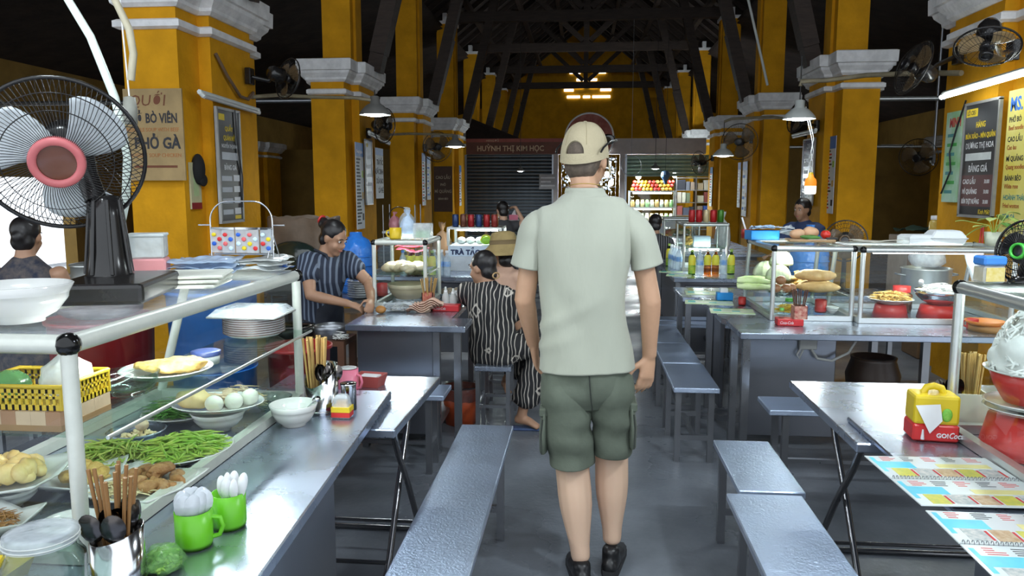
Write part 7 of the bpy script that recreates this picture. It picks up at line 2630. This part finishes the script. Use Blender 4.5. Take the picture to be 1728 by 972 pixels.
# tall black board of the fan side; reads along +Y from the aisle
t, put, bar, _ = board('tall black price board hung on the front pier behind the spoon rack', (-2.885, 5.93, 1.29), (0, 1, 0), .40, .90, blk, silver)
bar(.03, .81, .10, .05, ink_y)
put('QUẦY', .05, .2, .73, ink_y, 'CENTER', .001)
put('QUÁN MỲ', .055, .2, .655, ink_y, 'CENTER', .001, .8)
put('NGUYỄN THỊ KÍNH', .042, .2, .595, ink_w, 'CENTER', 0, .75)
bar(.06, .50, .28, .06, gry)
put('BẢNG GIÁ', .055, .2, .42, ink_w, 'CENTER', .001, .85)
for k in range(4):
    bar(.04, .33 - .09 * k, .18, .04, gry)
    bar(.25, .33 - .09 * k, .11, .05, ink_w)
bar(.25, .02, .11, .03, ink_y)

# black price board of the menu side; reads towards the camera (-Y)
t, put, bar, _ = board('black price board with yellow heading under the bright tube', (2.965, 6.40, 1.35), (0, -1, 0), .50, .85, blk, silver)
bar(.02, .75, .17, .06, ink_y)
put('LÔ C051', .045, .035, .765, ink, bold=.001, sx=.8)
put('HÀNG', .06, .25, .665, ink_y, 'CENTER', .001, .8)
put('BÚN XÀO - MÌN QUẢN', .052, .25, .585, ink_y, 'CENTER', .001, .8)
put('DƯƠNG THỊ HOA', .062, .25, .51, ink_w, 'CENTER', 0, .8)
bar(.05, .42, .38, .055, mat('pale_slip', (.62, .66, .66), .5))
put('BẢNG GIÁ', .07, .25, .335, ink_w, 'CENTER', .001, .85)
bar(.02, .075, .46, .235, mat('maroon_panel', (.09, .02, .02), .4))
for k, (a, p) in enumerate((('CAO LẦU', '30.000'), ('MÌ QUẢNG', '30.000'), ('BÚN THỊT NƯỚNG', '30.000'))):
    put(a, .05, .035, .245 - .075 * k, ink_w, 'LEFT', .0015, .9 if k < 2 else .62, .1)
    put(p, .04, .36, .248 - .075 * k, ink_w, 'LEFT', .0005, .7)
put('Kính Mời!', .05, .30, .02, ink_y, 'LEFT', 0, .85, .2)
# green list behind it
grn = mat('green_list_print', (.20, .52, .16), .6, col2=(.55, .68, .66), scale=4)
t, put, bar, _ = board('green and white paper list behind the black price board', (2.97, 6.72, 1.45), (0, -1, 0), .25, .72, grn)
put('MINH', .10, .06, .60, ink_r, 'LEFT', .003, .75)
for k in range(7):
    bar(.04, .52 - .075 * k, .13 + .03 * (k % 2), .026, ink_g if k % 2 else mat('teal_ink', (.05, .25, .25), .6))
# yellow menu of dishes
ybd = mat('yellow_menu', (.72, .60, .08), .5, col2=(.78, .72, .28), scale=3)
t, put, bar, _ = board('yellow illustrated menu sheet at the picture edge with blue heading', (3.00, 5.86, 1.22), (0, -1, 0), .62, 1.02, ybd)
put('MS. HOA', .13, .03, .88, ink_b, 'LEFT', .004, .85)
for k, (a, b, c) in enumerate((('PHỞ BÒ', 'Beef noodle soup', ink), ('CAO LẦU', 'Cao lau', ink), ('MÌ QUẢNG', 'Quang noodles', ink), ('BÁNH BÈO', 'White rose', ink), ('HOÀNH THÁNH', 'Fried wonton', mat('teal_ink', 'x')), ('CƠM GÀ', 'Chicken rice', mat('teal_ink', 'x')))):
    put(a, .05, .03, .80 - .135 * k, c, 'LEFT', .001, .85)
    put(b, .045, .03, .745 - .135 * k, org, 'LEFT', .001, .85)
for k in range(5):
    p = MB().cyl((0, 0, 0), (-.006, 0, 0), .075, n=24).build('dish_picture', porcelain, t, (-.016, -.40 - .06 * (k % 2), .72 - .17 * k))
    MB().cyl((0, 0, 0), (-.003, 0, 0), .058, n=20).build('dish_food', mat('dish_food_print', (.45, .22, .08), .5, col2=(.3, .4, .12), scale=40), p, (-.006, 0, 0))

# paper drinks lists of the second pier
wl = mat('white_list', (.70, .74, .76), .6, var=.04)


def drinks_list(label, o, right, w, h, head, lines, cols=(ink,), lean=0.):
    t, put, bar, M = board(label, o, right, w, h, wl, th=.006)
    bar(0, h * .84, w, h * .16, mat('list_blue', (.06, .20, .52), .5))
    if head:
        put(head, w * .17, w / 2, h * .88, ink_w, 'CENTER', .001)
    q = random.Random(int(h * 1000))
    for k in range(lines):
        bar(w * .08, h * (.80 - .78 * k / lines), w * q.uniform(.35, .6), h * .4 / lines, cols[k % len(cols)], 'print_line')
    for k in range(3):
        bar(w * .72, h * (.6 - .25 * k), w * .2, h * .08, [green_l, food_y, ink][k], 'picture')
    return t


drinks_list('long white drinks list with blue heading on the second pier', (-2.915, 9.78, 1.03), (0, 1, 0), .36, 1.12, 'Fresh Juice', 20)
t, put, bar, _ = board('grey price board between the two drinks lists', (-2.90, 10.17, 1.35), (0, 1, 0), .30, .85, mat('grey_board', (.22, .26, .30), .4), silver)
bar(.03, .76, .08, .05, ink_y)
for k in range(5):
    bar(.04, .6 - .12 * k, .22, .05, gry)
t, put, bar, _ = board('hanging list with big letters behind the grey price board', (-2.86, 10.55, 1.42), (0, 1, 0), .40, .70, wl, th=.006)
bar(0, .6, .40, .10, mat('list_blue', 'x'))
for k, a in enumerate(('TRÀ TẮC', 'NƯỚC SINH', 'DỪA BAO', 'CÀ PHÊ')):
    put(a, .10, .38, .47 - .13 * k, ink, 'RIGHT', .003, .8)
drinks_list('narrow white list with red prices on the third pier', (-2.915, 13.92, 1.25), (0, 1, 0), .30, .95, '', 14, (ink, ink_r))
drinks_list('narrow bluish list on the third pier', (-2.905, 14.30, 1.35), (0, 1, 0), .34, .80, '', 10, (gry, ink_b))
t, put, bar, _ = board('brown painted cao lau sign on the fourth pier', (-3.47, 17.90, 1.02), (1, 0, 0), .44, 1.05, mat('brown_sign', (.07, .03, .015), .6), None)
for k, (a, s_) in enumerate((('CAO LẦU', .10), ('PHỞ', .08), ('MÌ QUẢNG', .10), ('BÁNH BÈO', .06))):
    put(a, s_, .22, .76 - .16 * k, mat('cream_ink', (.45, .36, .25), .6), 'CENTER', .002, .8)
drinks_list('faded narrow list on the fourth pier', (-2.92, 18.2, 1.15), (0, 1, 0), .3, .95, '', 12, (ink, ink_r))
# right-hand second pier
drinks_list('white list with small pictures on the second pier above the tomato', (3.07, 10.22, 1.25), (0, -1, 0), .36, .95, '', 18, (ink, ink_r))
t, put, bar, _ = board('blue-grey glass price board behind the orange bulb', (2.965, 10.85, 1.35), (0, -1, 0), .50, .85, mat('blue_grey_board', (.07, .10, .15), .2), silver)
put('C051', .09, .25, .73, gry, 'CENTER', .001)
for k in range(6):
    bar(.06, .6 - .1 * k, .20, .05, gry)
    bar(.32, .6 - .1 * k, .13, .05, mat('pale_slip', 'x'))
drinks_list('bright bluish glass list on the third pier', (2.965, 14.85, 1.05), (0, -1, 0), .40, 1.0, '', 8, (gry, ink_b))
drinks_list('pale striped list beside the bright glass list', (2.965, 15.3, 1.2), (0, -1, 0), .26, .85, '', 12, (gry,))
drinks_list('slim white list on the fourth pier near the shelving', (2.965, 18.6, 1.15), (0, -1, 0), .34, .9, '', 12, (ink_r, ink))
# hat and calendar on the front pier
hc_ = thing('baseball_cap', 'black cap hanging on the front pier beside the noodle sign', 'cap', (-3.005, 5.86, 1.71))
MB().ell((0, 0, 0), (.045, .075, .12), 14, 10).build('crown', mat('black_felt', (.01, .01, .011), .9), hc_)
MB().ell((.02, .03, -.085), (.02, .06, .05), 12, 8).build('visor', mat('black_felt', 'x'), hc_)
t, put, bar, _ = board('small framed certificate under the black cap', (-3.03, 5.75, 1.40), (0, 1, 0), .16, .36, mat('certificate', (.52, .50, .30), .6), None, 'certificate', 'certificate')
bar(0, 0, .16, .05, mat('maroon_strip', (.25, .02, .03), .5))
bar(.04, .1, .08, .14, mat('pale_green_print', (.45, .58, .30), .6))

# ================================================================ fans on the piers
def wall_fan(label, mount, head, axis, r, m=None, blade=None):
    """fan on a wall bracket"""
    t = thing('wall_fan', label, 'fan', mount)
    h = V(head) - V(mount)
    ax = V(axis).normalized()
    MB().box((0, 0, 0), (.05, .10, .14)).build('bracket', m or fan_k, t, bevel=.006)
    MB().tube([(0, 0, 0), h * .5 + V((0, 0, -.03)), h - ax * .12], .018, 8).build('arm', m or fan_k, t)
    fan_head(t, h, ax, r, m or fan_k, r * .22, 44, m or fan_k, blade or filmmat('smoky_blade', (.18, .12, .06), .6), ring_w=.006)
    return t


wall_fan('black wall fan at the picture corner above the bright tube', (2.93, 5.75, 2.5), (2.40, 5.0, 2.40), (-.25, -.45, -.85), .175, None, filmmat('amber_blade', (.55, .40, .22), .6))
wall_fan('black wall fan turned to the hall above the conduit', (2.93, 6.55, 2.60), (2.52, 6.35, 2.48), (-.80, -.12, .30), .21)
wall_fan('black wall fan in shadow on the front pier above the tube fitting', (-2.88, 6.6, 2.52), (-2.60, 6.75, 2.52), (.55, .75, -.2), .18)
wall_fan('dark wall fan turned sideways beside the grey enamel lamp', (-2.9, 10.4, 2.3), (-2.55, 9.9, 2.36), (.75, -.3, -.1), .22)
wall_fan('brown wall fan behind the second enamel lamp', (-2.9, 14.2, 2.3), (-2.55, 13.5, 2.28), (.45, -.85, -.1), .26)
wall_fan('round caged fan on the third pier over the white lamp', (2.95, 14.2, 2.42), (2.62, 13.5, 2.34), (-.35, -.9, -.05), .30)
wall_fan('dark fan tilted on the fourth pier near the green shutter', (2.95, 18.3, 2.25), (2.55, 17.6, 2.12), (-.85, -.5, -.1), .26)
wall_fan('small fan behind the white lamp on the second pier', (2.95, 10.3, 2.35), (2.55, 9.7, 2.42), (-.85, -.25, .25), .2)
wall_fan('blurred fan hanging in the dim side aisle past the foam boxes', (5.2, 12.2, 2.0), (4.75, 11.6, 2.0), (-.6, -.75, -.2), .26)
MB().tube([(5.22, 12.22, 1.9), (5.22, 12.22, 4.75)], .02, 6).build('fan_pole', steel_d)
tag(bpy.data.objects['fan_pole'], 'thin pole carrying the blurred side aisle fan', 'pole')

# orange emergency bulb
ob = thing('hanging_bulb', 'orange and white bulb hanging on twisted wires by the white lamp', 'lamp', (2.26, 8.0, 1.50))
MB().lathe([(0, 0), (.05, .004), (.056, .02), (.056, .085)], n=24).build('white_globe', emitmat('warm_globe', (.95, .93, .88), .9), ob)
MB().lathe([(.056, .085), (.057, .12), (.05, .15), (.03, .17), (.022, .2), (.0, .205)], n=24).build('orange_collar', emitmat('orange_plastic_lit', (.85, .22, .02), .7), ob)
MB().lathe([(.024, .18), (.022, .215), (0, .22)], n=16).build('yellow_cap', mat('mug_yellow', 'x'), ob)
MB().tube([(0, 0, .215), (.012, 0, .3), (-.01, 0, .42), (.01, 0, .55), (-.03, 0, .70), (-.08, 0, .86)], .004, 5).build('wire', white_p, ob)
MB().tube([(0, 0, .215), (-.012, 0, .3), (.012, 0, .42), (-.008, 0, .55), (-.05, 0, .70), (-.1, 0, .87)], .004, 5).build('wire', white_p, ob)

# ================================================================ conduits and cables
con = mat('dusty_conduit', (.30, .26, .17), .6, var=.25)


def pipe(label, pts, r, m=con, name='conduit', cat='pipe'):
    return tag(MB().tube(pts, r, 8).build(name, m), label, cat)


pipe('dusty conduit running from the front pier to the white enamel lamp', [(2.92, 6.45, 2.45), (2.80, 7.0, 2.53), (2.6, 7.6, 2.60), (2.36, 7.95, 2.605), (2.12, 8.0, 2.605), (2.12, 8.0, 2.56)], .022)
pipe('dusty conduit running past the second pier to the grey enamel lamp', [(-2.92, 6.72, 2.36), (-2.85, 7.1, 2.42), (-2.7, 7.6, 2.46), (-2.4, 8.05, 2.5), (-2.2, 8.15, 2.48), (-2.2, 8.15, 2.42)], .018)
pipe('conduit carrying the lamp over the drinks cabinet', [(-2.92, 10.8, 2.30), (-2.6, 11.5, 2.37), (-2.2, 12.3, 2.41), (-2.05, 12.4, 2.40)], .018)
pipe('conduit carrying the white lamp by the third pier', [(2.97, 10.9, 2.45), (2.75, 11.8, 2.60), (2.3, 12.55, 2.64), (2.2, 12.6, 2.60)], .02)
pipe('grey beam rod crossing the dim side aisle behind the front pier', [(-9.3, 10.46, 2.75), (-3.4, 10.46, 2.75)], .03, steel_d)
pipe('pale rod crossing the dim side aisle past the second pier', [(3.45, 10.5, 2.70), (9.3, 10.5, 2.70)], .03, alum)
pipe('second pale rod low in the side aisle past the second pier', [(3.45, 14.5, 2.3), (9.3, 14.5, 2.3)], .025, alum)
pipe('tangled black cable trailing down beside the green list', [(2.955, 6.42, 2.24), (2.94, 6.5, 2.05), (2.95, 6.62, 1.85), (2.94, 6.56, 1.7), (2.95, 6.72, 1.52)], .007, black_pl, 'cable', 'cable')
pipe('brown cable bundle looping on the front pier under its molding', [(-2.915, 6.06, 2.62), (-2.90, 6.2, 2.48), (-2.89, 6.42, 2.33), (-2.91, 6.62, 2.33), (-2.915, 6.74, 2.40)], .014, mat('brown_cable', (.16, .10, .06), .7), 'cable', 'cable')
pipe('black cable hanging on the tall black price board', [(-2.86, 6.24, 2.2), (-2.86, 6.26, 1.9), (-2.86, 6.33, 1.65), (-2.86, 6.30, 1.4)], .005, black_pl, 'cable', 'cable')
pipe('thin tie rod slanting beside the third pier shaft', [(2.75, 12.2, 3.1), (2.35, 12.2, 4.6)], .02, lamp_w, 'tie_rod', 'rod')

# ================================================================ gates and side aisle things
def gate(name, x, y0, y1, z1, m, label, n=9):
    t = struct(name, (x, (y0 + y1) / 2, 0))
    tag(t, label, 'gate')
    w = (y1 - y0) / 2
    for k in range(n):
        y = -w + 2 * w * k / (n - 1)
        MB().b2((-.02, y - .03, 0), (.02, y + .03, z1)).build('bar', m, t)
    for z in (.1, z1 * .45, z1 * .72, z1 - .08):
        MB().b2((-.025, -w, z), (.025, w, z + .07)).build('rail', m, t)


gate('door_1', -9.3, 24.7, 27.3, 2.45, mat('pale_gate_paint', (.50, .42, .36), .6), 'pale barred gate in the far side wall behind the seller')
gate('door_2', 9.3, 22.7, 26.1, 2.65, mat('pink_gate_paint', (.55, .40, .34), .6), 'pinkish barred gate in the far side wall beyond the foam boxes')
# covered cart behind the seller
cv = thing('covered_cart', 'dark cart under a grey tarp behind the seller', 'cart', (-2.72, 7.35, 0))
MB().b2((-.30, -.3, .55), (.30, .3, .95)).build('cart_body', mat('cart_dark', (.05, .06, .055), .5), cv, bevel=.03)
m = MB().ell((0, -.3, .9), (.26, .08, .17), 18, 12)
m.build('dark_drum', mat('dark_glass_drum', (.02, .035, .03), .12, coat=.6), cv)
mb = MB()
mb.box((0, 0, 1.12), (.56, .5, .32))
skin('tarp', mb, mat('grey_brown_tarp', (.20, .15, .11), .7, bump=.4, bscale=8), cv, .02, 8, crumple(7, .035))
for sx in (-1, 1):
    for y_ in (-.28, .24):
        MB().b2((sx * .27 - .02, y_, 0), (sx * .27 + .02, y_ + .04, .55)).build('leg', steel_leg, cv)
# washing-up table of the fan side
wt_ = thing('side_table', 'low table with a lidded pot behind the tall fan', 'table', (-3.72, 5.2, 0))
table_top(wt_, [(-.42, -.3), (.42, -.3), (.42, .3), (-.42, .3)], .82)
for sx in (-1, 1):
    for sy in (-1, 1):
        MB().b2((sx * .38 - .02, sy * .26 - .02, 0), (sx * .38 + .02, sy * .26 + .02, .785)).build('leg', steel_leg, wt_)
lp = thing('stock_pot', 'aluminium stock pot with a flat lid behind the fan stem', 'pot', (-3.45, 5.15, .8205))
MB().lathe([(0, 0), (.14, 0), (.15, .02), (.15, .2), (0, .2)], n=28).build('pot_body', alum, lp)
MB().lathe([(.158, .2), (.158, .212), (.08, .225), (0, .228)], n=28).build('lid', alum, lp)
MB().tube([(-.04, 0, .225), (-.035, 0, .25), (.035, 0, .25), (.04, 0, .225)], .006, 6).build('lid_handle', alum, lp)
for k in range(2):
    o = MB().ell((0, 0, .03), (.11, .035, .03), 14, 10).build('green_gourd', mat('gourd_green', (.22, .48, .14), .4), None, (-3.86, 5.08, .8205 + .058 * k), (0, 0, R(8)))
    tag(o, 'pale green gourd beside the stock pot, %s one' % ['lower', 'upper'][k], 'gourd', 'green gourds')
# white cabinet and clutter in the side aisle of the menu side
wc = thing('white_cabinet', 'low white cabinet in the side aisle past the cream cloth', 'cabinet', (4.0, 9.3, 0))
MB().b2((-.35, -.3, 0), (.35, .3, 1.02)).build('cabinet_body', mat('cabinet_cream', (.50, .48, .44), .5), wc, bevel=.01)
MB().b2((-.33, -.31, .05), (-.01, -.30, .98)).build('cabinet_door', mat('cabinet_cream', 'x'), wc)
MB().b2((.01, -.31, .05), (.33, -.30, .98)).build('cabinet_door', mat('cabinet_cream', 'x'), wc)
sheet('dark green cloth bundle on the white cabinet', (3.88, 9.3, 1.0205), .45, .4, .12, mat('dark_green_cloth', (.03, .06, .04), .9), 99, 0, 'cloth_bundle', 'cloth', 5, 1)
fr2 = thing('steel_shelf', 'steel framed shelf of bottles beside the white cabinet', 'shelf', (4.62, 9.25, 0))
for sx in (-1, 1):
    for sy in (-1, 1):
        MB().b2((sx * .22 - .012, sy * .18 - .012, 0), (sx * .22 + .012, sy * .18 + .012, 1.25)).build('upright', steel_leg, fr2)
for z in (.5, .9, 1.23):
    MB().b2((-.23, -.19, z), (.23, .19, z + .02)).build('shelf_board', steel_d, fr2)
bag('orange mesh bag hanging before the white cabinet', (4.10, 8.7, .82), (.22, .2, .36), filmmat('orange_net', (.65, .22, .12), .8), 31)
stand3 = MB().b2((-.25, -.2, 0), (.25, .2, .82)).build('crate_stack', mat('dark_crate', (.06, .05, .05), .7), None, (4.10, 8.7, 0), bevel=.01)
tag(stand3, 'dark crate under the orange mesh bag', 'crate')
yj = thing('pickle_jar', 'yellow pickle jar with a white lid on the crate beside the price board', 'jar', (3.28, 7.45, 1.10))
MB().lathe([(0, 0), (.08, 0), (.09, .03), (.09, .15), (.07, .18), (0, .18)], n=22).build('jar_body', mat('pickle_yellow', (.55, .34, .05), .25, col2=(.65, .5, .15), scale=18), yj)
MB().lathe([(.078, .175), (.078, .21), (0, .215)], n=22).build('lid', white_p, yj)
cs = MB().b2((-.2, -.18, 0), (.2, .18, 1.099)).build('tall_crate', mat('brown_crate', (.20, .12, .06), .7), None, (3.28, 7.45, 0), bevel=.01)
tag(cs, 'tall brown crate under the pickle jar', 'crate')
tn = thing('tongs_set', 'red handled tongs hanging on the pier above the foam box', 'tongs', (2.955, 6.02, 1.28))
for k in (-1, 1):
    MB().tube([(0, .012 * k, 0), (-.004, .02 * k, -.12), (0, .008 * k, -.24)], .006, 6).build('arm', red_pl, tn)
MB().ell((0, 0, .0), (.008, .02, .012), 8, 6).build('pivot', chrome, tn)
